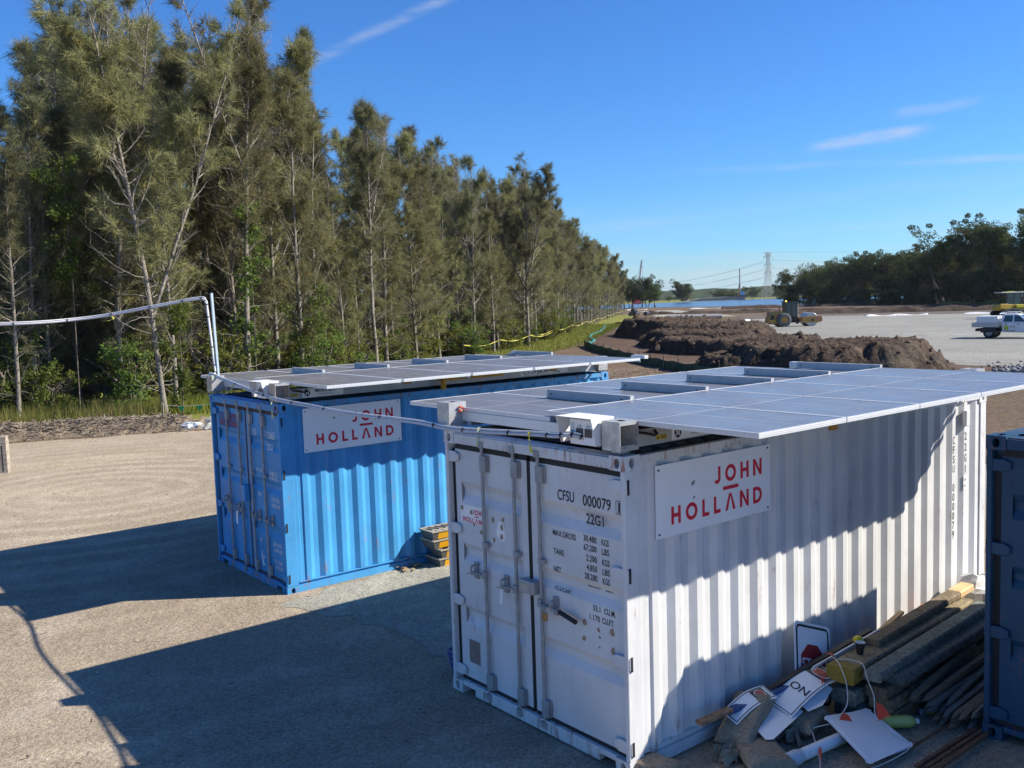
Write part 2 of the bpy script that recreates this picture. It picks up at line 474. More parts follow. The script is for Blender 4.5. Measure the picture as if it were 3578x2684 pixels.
# low hills across the river
def hills(name, y0, y1, x0, x1, h, seed, mat, nx=160, ny=24, lo=0.2):
    X, Y = np.meshgrid(np.linspace(x0, x1, nx), np.linspace(y0, y1, ny))
    t = (Y - y0) / (y1 - y0)
    env = np.sin(np.pi * np.clip(t, 0, 1)) ** 0.8
    Z = env * h * (lo + (1 - lo) * fbm(X / 260 + seed, Y / 300, 4)) + env * (fbm(X / 14 + seed, Y / 18, 3, 0.7) - 0.4) * 5.0 - 0.6
    idx = np.arange(nx * ny).reshape(ny, nx)
    F = np.stack([idx[:-1, :-1], idx[:-1, 1:], idx[1:, 1:], idx[1:, :-1]], -1).reshape(-1, 4)
    o = link(name, np_mesh(name, np.stack([X, Y, Z], -1).reshape(-1, 3), F, mat))
    tag(o, kind='structure')
    return o
M_hill = groundmat('wooded_hill', [(0.032, 0.05, 0.022), (0.05, 0.068, 0.028), (0.07, 0.085, 0.035)], bump=2.0, bscale=0.12, big=0.008)
hills('hill', 1500, 2600, -600, 1600, 22, 3.0, M_hill, 260)
hills('hill', 900, 1300, 60, 1200, 15, 8.0, M_hill, 260, 24, 0.45)

# ------------------------------------------------------------------ spoil heaps
def heap(name, x0, x1, y0, y1, fn, mat, step, label):
    nx, ny = int((x1 - x0) / step), int((y1 - y0) / step)
    X, Y = np.meshgrid(np.linspace(x0, x1, nx), np.linspace(y0, y1, ny))
    Z = fn(X, Y)
    idx = np.arange(nx * ny).reshape(ny, nx)
    F = np.stack([idx[:-1, :-1], idx[:-1, 1:], idx[1:, 1:], idx[1:, :-1]], -1).reshape(-1, 4)
    keep = (Z.ravel()[F] > -0.12).any(1)
    V = np.stack([X - (x0 + x1) / 2, Y - (y0 + y1) / 2, Z], -1).reshape(-1, 3)
    used = np.unique(F[keep]); rm = np.full(len(V), -1); rm[used] = np.arange(len(used))
    o = link(name, np_mesh(name, V[used], rm[F[keep]], mat), loc=((x0 + x1) / 2, (y0 + y1) / 2, 0))
    tag(o, label, 'soil heap', 'spoil heaps on the site')
    # clods lying on it, too small and too many to pick apart
    rc = np.random.default_rng(int(x0 * 7 + y0)); k = int(nx * ny * 0.16)
    ii = rc.integers(1, ny - 1, k); jj = rc.integers(1, nx - 1, k); zz = Z[ii, jj]; ok = zz > 0.04
    P = np.stack([X[ii, jj] - (x0 + x1) / 2, Y[ii, jj] - (y0 + y1) / 2, zz], -1)[ok] + rc.normal(0, step * 0.3, (ok.sum(), 3)) * np.array([1, 1, 0.1]); k = len(P)
    sz = step * rc.gamma(1.6, 0.33, (k, 1, 1)); oc = np.array([(1, 0, 0), (-1, 0, 0), (0, 1, 0), (0, -1, 0), (0, 0, 0.8), (0, 0, -0.5)], float)
    VV = (P[:, None] + oc[None] * sz * rc.uniform(0.5, 1.3, (k, 6, 1))).reshape(-1, 3)
    q = np.array([(0, 2, 4), (2, 1, 4), (1, 3, 4), (3, 0, 4)]); FF = (q[None] + (np.arange(k) * 6)[:, None, None]).reshape(-1, 3)
    tag(link('clods', np_mesh('clods', VV, FF, mat), o), kind='stuff')
    return o
def lobes(X, Y, L):
    Z = np.full(X.shape, -1.0)
    for cx, cy, rx, ry, h, rot in L:
        c, s = math.cos(rot), math.sin(rot)
        u = ((X - cx) * c + (Y - cy) * s) / rx; v = (-(X - cx) * s + (Y - cy) * c) / ry
        d = np.sqrt(u * u + v * v) + (fbm(X / 3.2 + cx, Y / 3.2 + cy, 4, 0.6) - 0.5) * 0.5
        z = h * np.clip((1.10 - d) / 0.30, -0.6, 1.0)
        z = np.where(z > h * 0.8, h * 0.8 + (z - h * 0.8) * 0.6, z)
        Z = np.maximum(Z, z)
    rough = (fbm(X * 0.8, Y * 0.8, 6, 0.62) - 0.5)
    gull = np.abs(fbm(X / 1.3 + 3, Y / 1.7 + 9, 4, 0.6) - 0.5)
    return Z + np.where(Z > 0.05, rough * 0.34 - np.clip(0.03 - gull, 0, 1) * 2.0 + (fbm(X * 3.4, Y * 3.4, 3, 0.8) - 0.5) * 0.34, 0)
M_heap = groundmat('heap_soil', [(0.048, 0.035, 0.027), (0.078, 0.057, 0.044), (0.125, 0.094, 0.07), (0.10, 0.085, 0.066)], bump=0.10, bscale=4.5, big=0.22)
heap('soil_heap', 7, 40, 52, 108, lambda X, Y: lobes(X, Y, [(15.6, 92, 4.6, 9, 1.8, 0.15), (16.8, 80, 4.6, 9, 1.6, 0.1), (14.8, 71, 3.8, 6.5, 1.3, 0.4), (13.6, 62.5, 2.8, 5.5, 1.05, 0.4), (16.6, 60.5, 3.2, 5, 1.1, 0.2), (19.5, 90, 3.5, 8, 1.2, 0)]), M_heap, 0.2,
     'long flat topped heap of dark brown soil behind the green silt fence')
heap('soil_heap', 8, 26, 38, 55, lambda X, Y: lobes(X, Y, [(14.4, 45.5, 4.0, 3.8, 1.5, 0.25), (17.0, 45.2, 2.9, 3.5, 1.55, 0.0), (11.6, 46.3, 2.5, 2.8, 1.0, 0.5), (18.9, 44.6, 1.5, 2.6, 0.9, 0.2)]), M_heap, 0.11,
     'nearer steep heap of dark brown soil just beyond the white container panels')

# mulch windrow at the far edge of the yard
def windrow(X, Y):
    # spine from (-24,28) to (-10.6,31.2)
    t = np.clip((X + 24) / 13.6, 0, 1); cy = 28.2 + t * 3.0
    d = np.abs(Y - cy) / (0.95 + 0.25 * fbm(X / 1.5, Y * 0, 3))
    end = np.clip((-10.4 - X) / 0.7, -0.4, 1)
    z = 0.42 * np.clip(1.15 - d, -0.4, 1.0) * np.where(end < 0, 1, end) + np.where(end < 0, end, 0)
    return z + (fbm(X * 3.1, Y * 3.1, 4, 0.6) - 0.5) * 0.22 - 0.02
X0, X1, Y0, Y1 = -24, -9.6, 26, 34
nx, ny = 170, 95
GX, GY = np.meshgrid(np.linspace(X0, X1, nx), np.linspace(Y0, Y1, ny))
GZ = windrow(GX, GY)
idx = np.arange(nx * ny).reshape(ny, nx)
F = np.stack([idx[:-1, :-1], idx[:-1, 1:], idx[1:, 1:], idx[1:, :-1]], -1).reshape(-1, 4)
keep = (GZ.ravel()[F] > -0.06).any(1)
o = link('mulch_windrow', np_mesh('mulch_windrow', np.stack([GX, GY, GZ], -1).reshape(-1, 3), F[keep], M_mulch))
tag(o, 'low brown windrow of bark mulch along the far edge of the yard', 'mulch heap')

def sticks(name, pts, lmin, lmax, w, mat, parent=None, flat=0.25, seed=1, label=None):
    """many little three sided splinters lying about, one mesh"""
    r = np.random.default_rng(seed)
    P = np.asarray(pts, float); k = len(P)
    az = r.uniform(0, 2 * np.pi, k); el = r.normal(0, flat, k)
    L = r.uniform(lmin, lmax, k)[:, None] * 0.5
    d = np.stack([np.cos(az) * np.cos(el), np.sin(az) * np.cos(el), np.sin(el)], -1)
    s = np.stack([-np.sin(az), np.cos(az), np.zeros(k)], -1) * (w * r.uniform(0.5, 1.4, k))[:, None]
    up = np.array([0, 0, 1.0]) * (w * r.uniform(0.5, 1.2, k))[:, None]
    V = np.stack([P - d * L - s, P - d * L + s, P - d * L + up, P + d * L - s * .6, P + d * L + s * .6, P + d * L + up * .7], 1).reshape(-1, 3)
    b = (np.arange(k) * 6)[:, None]
    q = np.array([[0, 1, 4], [0, 4, 3], [1, 2, 5], [1, 5, 4], [2, 0, 3], [2, 3, 5]])
    F = (b[:, :, None] + q[None]).reshape(-1, 3)
    o = link(name, np_mesh(name, V, F, mat), parent)
    tag(o, label, 'debris' if label else None, kind='stuff')
    return o
def stickmat(name, a, b_):
    m, n, l, b = newmat(name)
    v = coords(n)
    l.new(nmix(n, l, nramp(n, l, nnoise(n, l, v, 9.0, 3), 0.35, 0.65), a, b_), b.inputs['Base Color'])
    b.inputs['Roughness'].default_value = 0.9
    MATS[name] = m
    return m
M_stick = stickmat('bark_splinters', (0.10, 0.075, 0.052), (0.40, 0.33, 0.25))
r = np.random.default_rng(5)
px = r.uniform(-23.5, -10.4, 5200); py = 28.2 + np.clip((px + 24) / 13.6, 0, 1) * 3.0 + r.normal(0, 0.55, 5200)
pz = windrow(px, py)
sel = pz > -0.03
sticks('bark_litter', np.stack([px, py, np.maximum(pz, 0.01) + 0.015], -1)[sel], 0.10, 0.55, 0.014, M_stick, seed=2, label='loose bark strips and twigs strewn over the mulch windrow')
# litter on the rough ground behind the containers and by the dark blue container
px = np.concatenate([r.uniform(2, 20, 5200), r.uniform(6, 22, 3800)]); py = np.concatenate([r.uniform(23, 50, 5200), r.uniform(16, 40, 3800)])
sel = (py > 24.5 - 0.55 * px * 0.9) & (px < 10.0 + 0.5 * (py - 20))
sticks('ground_litter', np.stack([px, py, np.full_like(px, 0.02)], -1)[sel], 0.08, 0.5, 0.016, M_stick, seed=3, label='bark chips and twigs littering the rough ground behind the containers')

# grass: blades as thin triangles
def blades(name, P, hmin, hmax, w, mat, seed, label, lean=0.35):
    r = np.random.default_rng(seed); k = len(P)
    az = r.uniform(0, 2 * np.pi, k); h = r.uniform(hmin, hmax, k)
    tip = P + np.stack([np.cos(az) * h * lean * r.uniform(0, 1.6, k), np.sin(az) * h * lean * r.uniform(0, 1.6, k), h], -1)
    a2 = r.uniform(0, 2 * np.pi, k); s = np.stack([np.cos(a2), np.sin(a2), np.zeros(k)], -1) * w
    V = np.stack([P - s, P + s, tip], 1).reshape(-1, 3)
    o = link(name, np_mesh(name, V, np.arange(k * 3).reshape(-1, 3), mat))
    tag(o, label, 'grass', kind='stuff')
    return o
M_grass = leafmat('grass_blades', (0.12, 0.16, 0.03), (0.22, 0.23, 0.05), 0.4, 0.6, (0.30, 0.25, 0.12))
M_dry = leafmat('dry_grass', (0.30, 0.24, 0.13), (0.22, 0.20, 0.08), 0.35, 0.5, (0.14, 0.17, 0.04))
def along(E, k, off0, off1, r):
    E = np.asarray(E, float); d = np.diff(E, axis=0); L = np.hypot(d[:, 0], d[:, 1]); c = np.r_[0, np.cumsum(L)]
    s = r.uniform(0, c[-1], k); i = np.clip(np.searchsorted(c, s) - 1, 0, len(L) - 1); t = (s - c[i]) / L[i]
    p = E[i] + d[i] * t[:, None]; nv = np.stack([-d[i][:, 1], d[i][:, 0]], -1) / L[i][:, None]
    o = r.uniform(off0, off1, k)
    return p + nv * o[:, None]
EDGE = [(-34, 31), (-19, 33), (-12.9, 35), (-7.5, 52), (1.3, 80), (12, 140)]
q = along(EDGE[:3] + [(-9.6, 45)], 16000, -1.2, 1.6, r)
blades('tall_grass', np.c_[q, np.full(len(q), 0.0)], 0.2, 0.85, 0.012, M_grass, 6, 'tall green grass and weeds at the foot of the casuarinas')
q = along(EDGE[:3], 3000, -1.6, -0.4, r)
blades('dry_grass', np.c_[q, np.full(len(q), 0.0)], 0.35, 1.0, 0.009, M_dry, 7, 'pale dry grass stalks standing behind the mulch windrow')
q = along(EDGE[2:], 22000, -5.0, 1.0, r)
blades('verge_tufts', np.c_[q, np.full(len(q), 0.0)], 0.06, 0.3, 0.02, M_grass, 8, 'short yellow green grass on the verge along the tree line')
# ================================================================== lettering
def textmesh(mb, txt, size, o, ux, uy, sx=1.0, bold=0.0, align='LEFT', slant=0.0, spacing=1.0):
    """flat letters added to mb: o + ux*x + uy*y"""
    c = bpy.data.curves.new('t', 'FONT'); c.body = txt; c.size = size; c.offset = bold * size; c.align_x = align; c.resolution_u = 3; c.shear = slant
    c.space_character = spacing
    ob = bpy.data.objects.new('t', c); COL.objects.link(ob)
    dg = bpy.context.evaluated_depsgraph_get()
    me = ob.evaluated_get(dg).to_mesh()
    o, ux, uy = Vector(o), Vector(ux), Vector(uy)
    mb.add([o + ux * (p.co.x * sx) + uy * p.co.y for p in me.vertices], [tuple(f.vertices) for f in me.polygons])
    ob.evaluated_get(dg).to_mesh_clear()
    bpy.data.objects.remove(ob); bpy.data.curves.remove(c)

def ribbon(mb, pts, w, fn, closed=False):
    n = len(pts); P = [Vector(p) for p in pts]; A = []; B = []
    for i in range(n):
        p0 = P[i - 1] if (i > 0 or closed) else None; p1 = P[(i + 1) % n] if (i < n - 1 or closed) else None
        d0 = (P[i] - p0).normalized() if p0 is not None else None
        d1 = (p1 - P[i]).normalized() if p1 is not None else None
        if d0 is None: d0 = d1
        if d1 is None: d1 = d0
        n0, n1 = Vector((-d0.y, d0.x)), Vector((-d1.y, d1.x)); m = n0 + n1
        m = m / max(m.length, 1e-6); k = (w / 2) / max(m.dot(n0), 0.35)
        A.append(P[i] + m * k); B.append(P[i] - m * k)
    vs = [fn(*q) for q in A] + [fn(*q) for q in B]
    fs = [(i, n + i, n + (i + 1) % n, (i + 1) % n) for i in range(n if closed else n - 1)]
    mb.add(vs, fs)
def big_letter(mb, ch, x, w, h, s, fn):
    f = lambda a, b: fn(x + a, b)
    quad = lambda *p: mb.add([f(*q) for q in p], [tuple(range(len(p)))])
    if ch == 'H':
        quad((0, 0), (s, 0), (s, h), (0, h)); quad((w - s, 0), (w, 0), (w, h), (w - s, h)); quad((s, h / 2 - s / 2), (w - s, h / 2 - s / 2), (w - s, h / 2 + s / 2), (s, h / 2 + s / 2))
    elif ch == 'O':
        ribbon(mb, [(w / 2 + (w - s) / 2 * math.cos(a), h / 2 + (h - s) / 2 * math.sin(a)) for a in [2 * math.pi * k / 28 for k in range(28)]], s, f, True)
    elif ch == 'L':
        ribbon(mb, [(s / 2, h), (s / 2, s / 2), (w, s / 2)], s, f)
    elif ch == 'V':   # the A without a bar
        k = s * 1.06
        quad((0, 0), (k, 0), (w / 2 + 0.02 * w, h * 0.86), (w / 2, h), (w / 2 - k / 2, h)); quad((w - k, 0), (w, 0), (w / 2 + k / 2, h), (w / 2, h), (w / 2 + 0.02 * w, h * 0.86))
    elif ch == 'N':
        quad((0, 0), (s, 0), (s, h), (0, h)); quad((w - s, 0), (w, 0), (w, h), (w - s, h)); quad((s, h), (s, h - s * 1.55), (w - s, 0), (w - s, s * 1.55))
    elif ch == 'D':
        pts = [(s / 2, s / 2), (w - h / 2, s / 2)] + [(w - h / 2 + (h - s) / 2 * math.cos(a), h / 2 + (h - s) / 2 * math.sin(a)) for a in [-math.pi / 2 + math.pi * k / 14 for k in range(1, 14)]] + [(w - h / 2, h - s / 2), (s / 2, h - s / 2)]
        ribbon(mb, pts, s, f, True)
    elif ch == 'J':
        rr = (w - s) / 2
        pts = [(w - s / 2, h), (w - s / 2, rr + s / 2)] + [(w / 2 + rr * math.cos(a), rr + s / 2 - rr * math.sin(a)) for a in [math.pi * k / 10 for k in range(1, 9)]]
        ribbon(mb, pts, s, f)
def company_logo(mb, W, H, fn):
    """two rows of heavy geometric capitals with a dash between, on a W x H board (fn maps board x,y)"""
    h = H * 0.245; s = h * 0.215
    row = [('H', 0.78), ('O', 1.0), ('L', 0.6), ('L', 0.6), ('V', 0.95), ('N', 0.84), ('D', 0.86)]
    x0, x1 = 0.12 * W, 0.915 * W
    tot = sum(a for _, a in row) * h; gap = (x1 - x0 - tot) / (len(row) - 1); x = x0
    for c, a in row:
        big_letter(mb, c, x, a * h, h, s, lambda u, v: fn(u, v + 0.155 * H)); x += a * h + gap
    row = [('J', 0.62), ('O', 1.0), ('H', 0.78), ('N', 0.84)]
    x = x1 - (sum(a for _, a in row) * h + gap * 3); xs = []
    for c, a in row:
        big_letter(mb, c, x, a * h, h, s, lambda u, v: fn(u, v + 0.575 * H)); xs.append((x, a * h)); x += a * h + gap
    ox, ow = xs[1]
    mb.add([fn(ox - 0.02 * W, 0.462 * H), fn(ox + ow + 0.02 * W, 0.462 * H), fn(ox + ow + 0.02 * W, 0.462 * H + s), fn(ox - 0.02 * W, 0.462 * H + s)], [(0, 1, 2, 3)])

# ================================================================== shipping containers
M_rubber = plain('black_rubber', (0.018, 0.019, 0.022), 0.7)
M_galv = plain('galvanised_steel', (0.36, 0.37, 0.38), 0.5, 0.35, 0.2, 9.0)
M_bar = plain('dull_galvanised_bar', (0.30, 0.31, 0.32), 0.6, 0.2, 0.22, 12.0)
M_void_shade = plain('casting_void_shade', (0.012, 0.011, 0.010), 0.95, 0, 0.0)  # near-black hole caps: the dark of the hollow casting painted in
M_ink = plain('black_lettering', (0.02, 0.02, 0.025), 0.6, 0, 0.1)
M_white_ink = plain('white_lettering', (0.66, 0.7, 0.74), 0.6, 0, 0.1)
M_red = plain('red_lettering', (0.62, 0.014, 0.04), 0.5, 0, 0.05)
M_sign = plain('sign_white', (0.82, 0.82, 0.83), 0.4, 0, 0.04, 3.0)
M_rusty = plain('rusty_steel', (0.16, 0.075, 0.04), 0.9, 0, 0.5, 18.0)

class Paints:
    pass
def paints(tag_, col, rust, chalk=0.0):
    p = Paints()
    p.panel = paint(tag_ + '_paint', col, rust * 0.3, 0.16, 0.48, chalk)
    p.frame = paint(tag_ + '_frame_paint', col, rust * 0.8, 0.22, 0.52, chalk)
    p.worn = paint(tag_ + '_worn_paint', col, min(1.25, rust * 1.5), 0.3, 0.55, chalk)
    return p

def casting_mesh(P, sx, sy, sz):
    """corner fitting 0.162 x 0.178 x 0.118; outer corner at the origin, body towards (-sx,-sy,-sz)"""
    w, d, h = 0.162, 0.178, 0.118
    mb = MB()
    x0, x1 = (-w, 0) if sx > 0 else (0, w)
    y0, y1 = (-d, 0) if sy > 0 else (0, d)
    z0, z1 = (-h, 0) if sz > 0 else (0, h)
    e = 0.004
    # end face
    yo = y1 if sy > 0 else y0
    if sy < 0: mb.holed((x0, yo, z0), (1, 0, 0), (0, 0, 1), w, h, stadium(w / 2, h / 2, 0.058, 0.082), 0.07, 1)
    else: mb.holed((x1, yo, z0), (-1, 0, 0), (0, 0, 1), w, h, stadium(w / 2, h / 2, 0.058, 0.082), 0.07, 1)
    xo = x1 if sx > 0 else x0
    if sx > 0: mb.holed((xo, y0, z0), (0, 1, 0), (0, 0, 1), d, h, stadium(d / 2, h / 2, 0.056, 0.082), 0.045, 1)
    else: mb.holed((xo, y1, z0), (0, -1, 0), (0, 0, 1), d, h, stadium(d / 2, h / 2, 0.056, 0.082), 0.045, 1)
    # remaining faces
    xi = x0 if sx > 0 else x1; yi = y0 if sy > 0 else y1
    mb.add([(xi, y0, z0), (xi, y1, z0), (xi, y1, z1), (xi, y0, z1)], [(0, 1, 2, 3)])
    mb.add([(x0, yi, z0), (x1, yi, z0), (x1, yi, z1), (x0, yi, z1)], [(0, 1, 2, 3)])
    zi = z0 if sz > 0 else z1
    mb.add([(x0, y0, zi), (x1, y0, zi), (x1, y1, zi), (x0, y1, zi)], [(0, 1, 2, 3)])
    zo = z1 if sz > 0 else z0
    if sz > 0: mb.holed((x0, y0, zo), (1, 0, 0), (0, 1, 0), w, d, stadium(w / 2, d / 2, 0.064, 0.12), 0.03, 1)
    else: mb.add([(x0, y0, zo), (x1, y0, zo), (x1, y1, zo), (x0, y1, zo)], [(0, 1, 2, 3)])
    return mb.mesh('corner_casting', [P.worn, M_void_shade])

def corrugation(y0, y1, pitch, a, b, c, depth):
    """trapezoid profile; list of (y, offset)"""
    pts = []; n = max(1, int(round((y1 - y0) / pitch))); p = (y1 - y0) / n; s = p / (2 * b + a + c)
    y = y0
    for i in range(n):
        pts += [(y, 0.0), (y + a * s, 0.0), (y + (a + b) * s, depth), (y + (a + b + c) * s, depth)]
        y += p
    pts.append((y1, 0.0))
    return pts

def container(label, P, loc, rz, L, bars, roofcol=None, handle_side=1):
    W, H = 2.438, 2.591
    t = empty('shipping_container', loc, rz, label, 'container', 'shipping containers on the yard')
    # castings
    for sx in (1, -1):
        for sy in (1, -1):
            for sz in (1, -1):
                me = casting_mesh(P, sx, sy, sz)
                link('corner_casting', me, t, (0 if sx > 0 else -W, L if sy > 0 else 0, H if sz > 0 else 0))
    # posts
    for x0, x1 in ((-0.155, -0.004), (-W + 0.004, -W + 0.155)):
        out = x1 if x1 > -1 else x0
        mb = MB(); xi = x0 if x1 > -1 else x1
        sgn = 1 if x1 > -1 else -1
        # J shaped front post: outer plate, front return, inner flange
        xs = sorted((out, out - sgn * 0.045)); mb.box(xs[0], xs[1], 0.004, 0.172, 0.118, H - 0.118)
        xs = sorted((out - sgn * 0.0455, xi)); mb.box(xs[0], xs[1], 0.085, 0.172, 0.118, H - 0.118)
        mb.build('corner_post', P.frame, t, bevel=0.008)
        mb = MB(); mb.box(x0, x1, L - 0.14, L - 0.004, 0.118, H - 0.118); mb.build('corner_post', P.frame, t, bevel=0.006)
    # rails
    for x0, x1 in ((-0.062, -0.003), (-W + 0.003, -W + 0.062)):
        mb = MB(); mb.box(x0, x1, 0.178, L - 0.178, H - 0.075, H - 0.012); mb.build('top_side_rail', P.worn, t)
        mb = MB(); mb.box(x0, x1, 0.178, L - 0.178, 0.028, 0.112); mb.box(x0, x1, 0.178, L - 0.178, 0.152, 0.166); mb.box(x0 + 0.028, x1 - 0.028, 0.178, L - 0.178, 0.1122, 0.1518)
        xo = x1 if x1 > -1 else x0; xs = sorted((xo, xo - (0.10 if x1 > -1 else -0.10)))
        mb.box(xs[0], xs[1], 0.178, L - 0.178, 0.012, 0.0275)
        mb.build('bottom_side_rail', P.frame, t)
    mb = MB(); mb.box(-W + 0.163, -0.163, 0.006, 0.10, H - 0.112, H - 0.022); mb.box(-W + 0.163, -0.163, 0.03, 0.18, H - 0.0215, H - 0.012); mb.build('door_header', P.worn, t, bevel=0.006)
    mb = MB(); mb.box(-W + 0.36, -0.36, 0.008, 0.12, 0.016, 0.128)
    mb.box(-W + 0.163, -W + 0.3595, 0.008, 0.12, 0.078, 0.128); mb.box(-0.3595, -0.163, 0.008, 0.12, 0.078, 0.128)
    mb.build('door_sill', P.worn, t, bevel=0.006)
    mb = MB(); mb.box(-W + 0.163, -0.163, L - 0.1, L - 0.006, H - 0.112, H - 0.012); mb.box(-W + 0.163, -0.163, L - 0.12, L - 0.008, 0.016, 0.128); mb.build('end_frame', P.frame, t)
    # floor (seen from nowhere, keeps light out) and walls
    mb = MB(); mb.box(-W + 0.07, -0.07, 0.13, L - 0.13, 0.13, 0.155); mb.build('floor_deck', plain('plywood', (0.2, 0.13, 0.07), 0.8), t)
    pr = corrugation(0.30, L - 0.26, 0.278, 72, 68, 70, 0.036)
    pr = [(0.165, 0.0), (0.22, 0.0), (0.235, 0.018), (0.285, 0.018)] + [(y, 0.0) for y, _ in pr[:1]] + pr[1:] + [(L - 0.245, 0.012), (L - 0.2, 0.012), (L - 0.138, 0.012)]
    for sgn, xo in ((1, -0.008), (-1, -W + 0.008)):
        mb = MB(); vs = []
        for y, d in pr:
            vs += [(xo - sgn * d, y, 0.168), (xo - sgn * d, y, H - 0.0755)]
        mb.add(vs, [((2 * i, 2 * i + 2, 2 * i + 3, 2 * i + 1) if sgn > 0 else (2 * i + 1, 2 * i + 3, 2 * i + 2, 2 * i)) for i in range(len(pr) - 1)])
        mb.build('side_wall', P.panel, t)
    pe = corrugation(-W + 0.16, -0.16, 0.24, 90, 35, 90, 0.045)
    mb = MB(); vs = []
    for x, d in pe: vs += [(x, L - 0.02 - d, 0.13), (x, L - 0.02 - d, H - 0.114)]
    mb.add(vs, [(2 * i + 1, 2 * i + 3, 2 * i + 2, 2 * i) for i in range(len(pe) - 1)])
    mb.build('end_wall', P.panel, t)
    pf = corrugation(0.2, L - 0.16, 0.209, 91, 13.5, 91, 0.02)
    mb = MB()
    xr = [-W + 0.063, -W + 0.16, -W + 0.19, -0.19, -0.16, -0.063]
    vs = []
    for y, d in pf:
        dz = 0.020 - d
        vs += [(xr[0], y, H - 0.018), (xr[1], y, H - 0.018), (xr[2], y, H - 0.018 + dz), (xr[3], y, H - 0.018 + dz), (xr[4], y, H - 0.018), (xr[5], y, H - 0.018)]
    mb.add(vs, [(6 * i + j, 6 * i + j + 1, 6 * i + j + 7, 6 * i + j + 6) for i in range(len(pf) - 1) for j in range(5)])
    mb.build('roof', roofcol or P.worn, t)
    # doors
    c = -W / 2
    zb, zt = 0.165, 2.418
    ribs = [(2.11, 2.04, 1.98, 1.90), (1.505, 1.445, 1.39, 1.32), (0.885, 0.825, 0.77, 0.70)]
    doors = []
    for side in (-1, 1):
        x0, x1 = (-W + 0.112, c - 0.022) if side < 0 else (c + 0.022, -0.058)
        mb = MB()
        prof = [(0.05, zt - 0.06)]
        for a, b, d, e in ribs: prof += [(0.05, a), (0.088, b), (0.088, d), (0.05, e)]
        prof.append((0.05, zb + 0.06))
        xa, xb = x0 + 0.09, x1 - 0.04 if side > 0 else x1 - 0.09
        vs = []
        for y, z in prof: vs += [(xa, y, z), (xb, y, z)]
        mb.add(vs, [(2 * i, 2 * i + 1, 2 * i + 3, 2 * i + 2)[::-1] for i in range(len(prof) - 1)])
        for a, b, d, e in ribs:   # closed rib ends
            for x, fl in ((xa, 1), (xb, -1)):
                f = [(x, 0.05, a), (x, 0.05, e), (x, 0.088, d), (x, 0.088, b)]
                mb.add(f, [(0, 1, 2, 3) if fl > 0 else (3, 2, 1, 0)])
        mb.box(x0, xa, 0.0494, 0.095, zb, zt); mb.box(xb, x1, 0.0494, 0.095, zb, zt)
        mb.box(xa, xb, 0.0492, 0.0915, zt - 0.06, zt - 0.0005); mb.box(xa, xb, 0.0492, 0.0915, zb + 0.0005, zb + 0.06)
        d = mb.build('door', P.panel, t)
        doors.append(d)
        g = MB()
        xo = x0 if side < 0 else x1; xn = x1 if side < 0 else x0
        q = sorted((xo, xo + side * (0.064 if side < 0 else 0.010))); g.box(q[0], q[1], 0.062, 0.082, zb, zt)
        q = sorted((xn, xn - side * 0.02)); g.box(q[0], q[1], 0.046, 0.09, zb, zt)
        g.box(x0, x1, 0.05, 0.085, zt, zt + 0.058); g.box(x0, x1, 0.05, 0.085, zb - 0.036, zb)
        g.build('door_gasket', M_rubber if P.gasket is None else P.gasket, d)
        for zc in (2.345, 1.64, 0.925, 0.225):
            hb = MB()
            xe = -0.004 if side > 0 else -W + 0.004
            xk = xe - side * 0.19
            pl = [(xe + side * 0.006, zc - 0.052), (xk + side * 0.05, zc - 0.052), (xk, zc - 0.03), (xk, zc + 0.03), (xk + side * 0.05, zc + 0.052), (xe + side * 0.006, zc + 0.052)]
            hb.prism(pl if side < 0 else pl[::-1], lambda a, b_, tt: (a, tt, b_), 0.016, 0.0415)
            q = sorted((xe - side * 0.03, xe + side * 0.007)); hb.box(q[0], q[1], 0.0165, 0.06, zc - 0.05, zc + 0.05)
            hb.build('hinge', P.panel, d, bevel=0.006)
            k = MB(); q = sorted((xe + side * 0.0075, xe + side * 0.010)); k.box(q[0], q[1], 0.028, 0.052, zc - 0.06, zc + 0.06); k.build('hinge_slot', M_rubber, d)
    # locking bars
    for x, side, handle in bars:
        d = doors[0] if side < 0 else doors[1]
        mb = MB(); mb.tube([(x, 0.018, 0.07), (x, 0.018, H - 0.075)], 0.0165, 10)
        for z in (0.085, H - 0.09):
            mb.box(x - 0.035, x + 0.04, -0.004, 0.008, z - 0.028, z + 0.03); mb.tube([(x, 0.018, z - 0.03), (x, 0.018, z + 0.03)], 0.026, 8)
        br = mb.build('locking_bar', M_bar, d, smooth=False)
        for z in (2.325, 0.235):
            k = MB(); k.box(x - 0.028, x + 0.062, 0.004, 0.040, z - 0.075, z + 0.075); k.box(x + 0.0625, x + 0.075, 0.03, 0.0415, z - 0.08, z + 0.08); k.build('bar_guide', M_bar, br, bevel=0.008)
        for z in (1.56,):
            k = MB(); k.box(x - 0.026, x + 0.058, 0.003, 0.041, z - 0.022, z + 0.022); k.build('bar_bracket', M_bar, br, bevel=0.006)
        if handle:
            zc = handle[0]; hd = handle[1]
            k = MB(); k.box(x - 0.025, x + 0.025, -0.012, 0.016, zc - 0.035, zc + 0.035)
            k.bar((x + hd * 0.02, -0.004, zc), (x + hd * 0.16, -0.012, zc + 0.0), 0.012, 0.034, (0, 1, 0)); k.bar((x + hd * 0.16, -0.012, zc), (x + hd * handle[2], -0.018, zc - 0.03), 0.013, 0.03, (0, 1, 0))
            k.build('handle', M_bar, br)
            if handle[3]:
                k = MB(); k.tube([(x + hd * 0.27, -0.0165, zc - 0.013), (x + hd * (handle[2] + 0.12), -0.021, zc - 0.05)], 0.021, 10); k.build('grip', M_rubber, br)
            k = MB(); xx = x + hd * 0.17
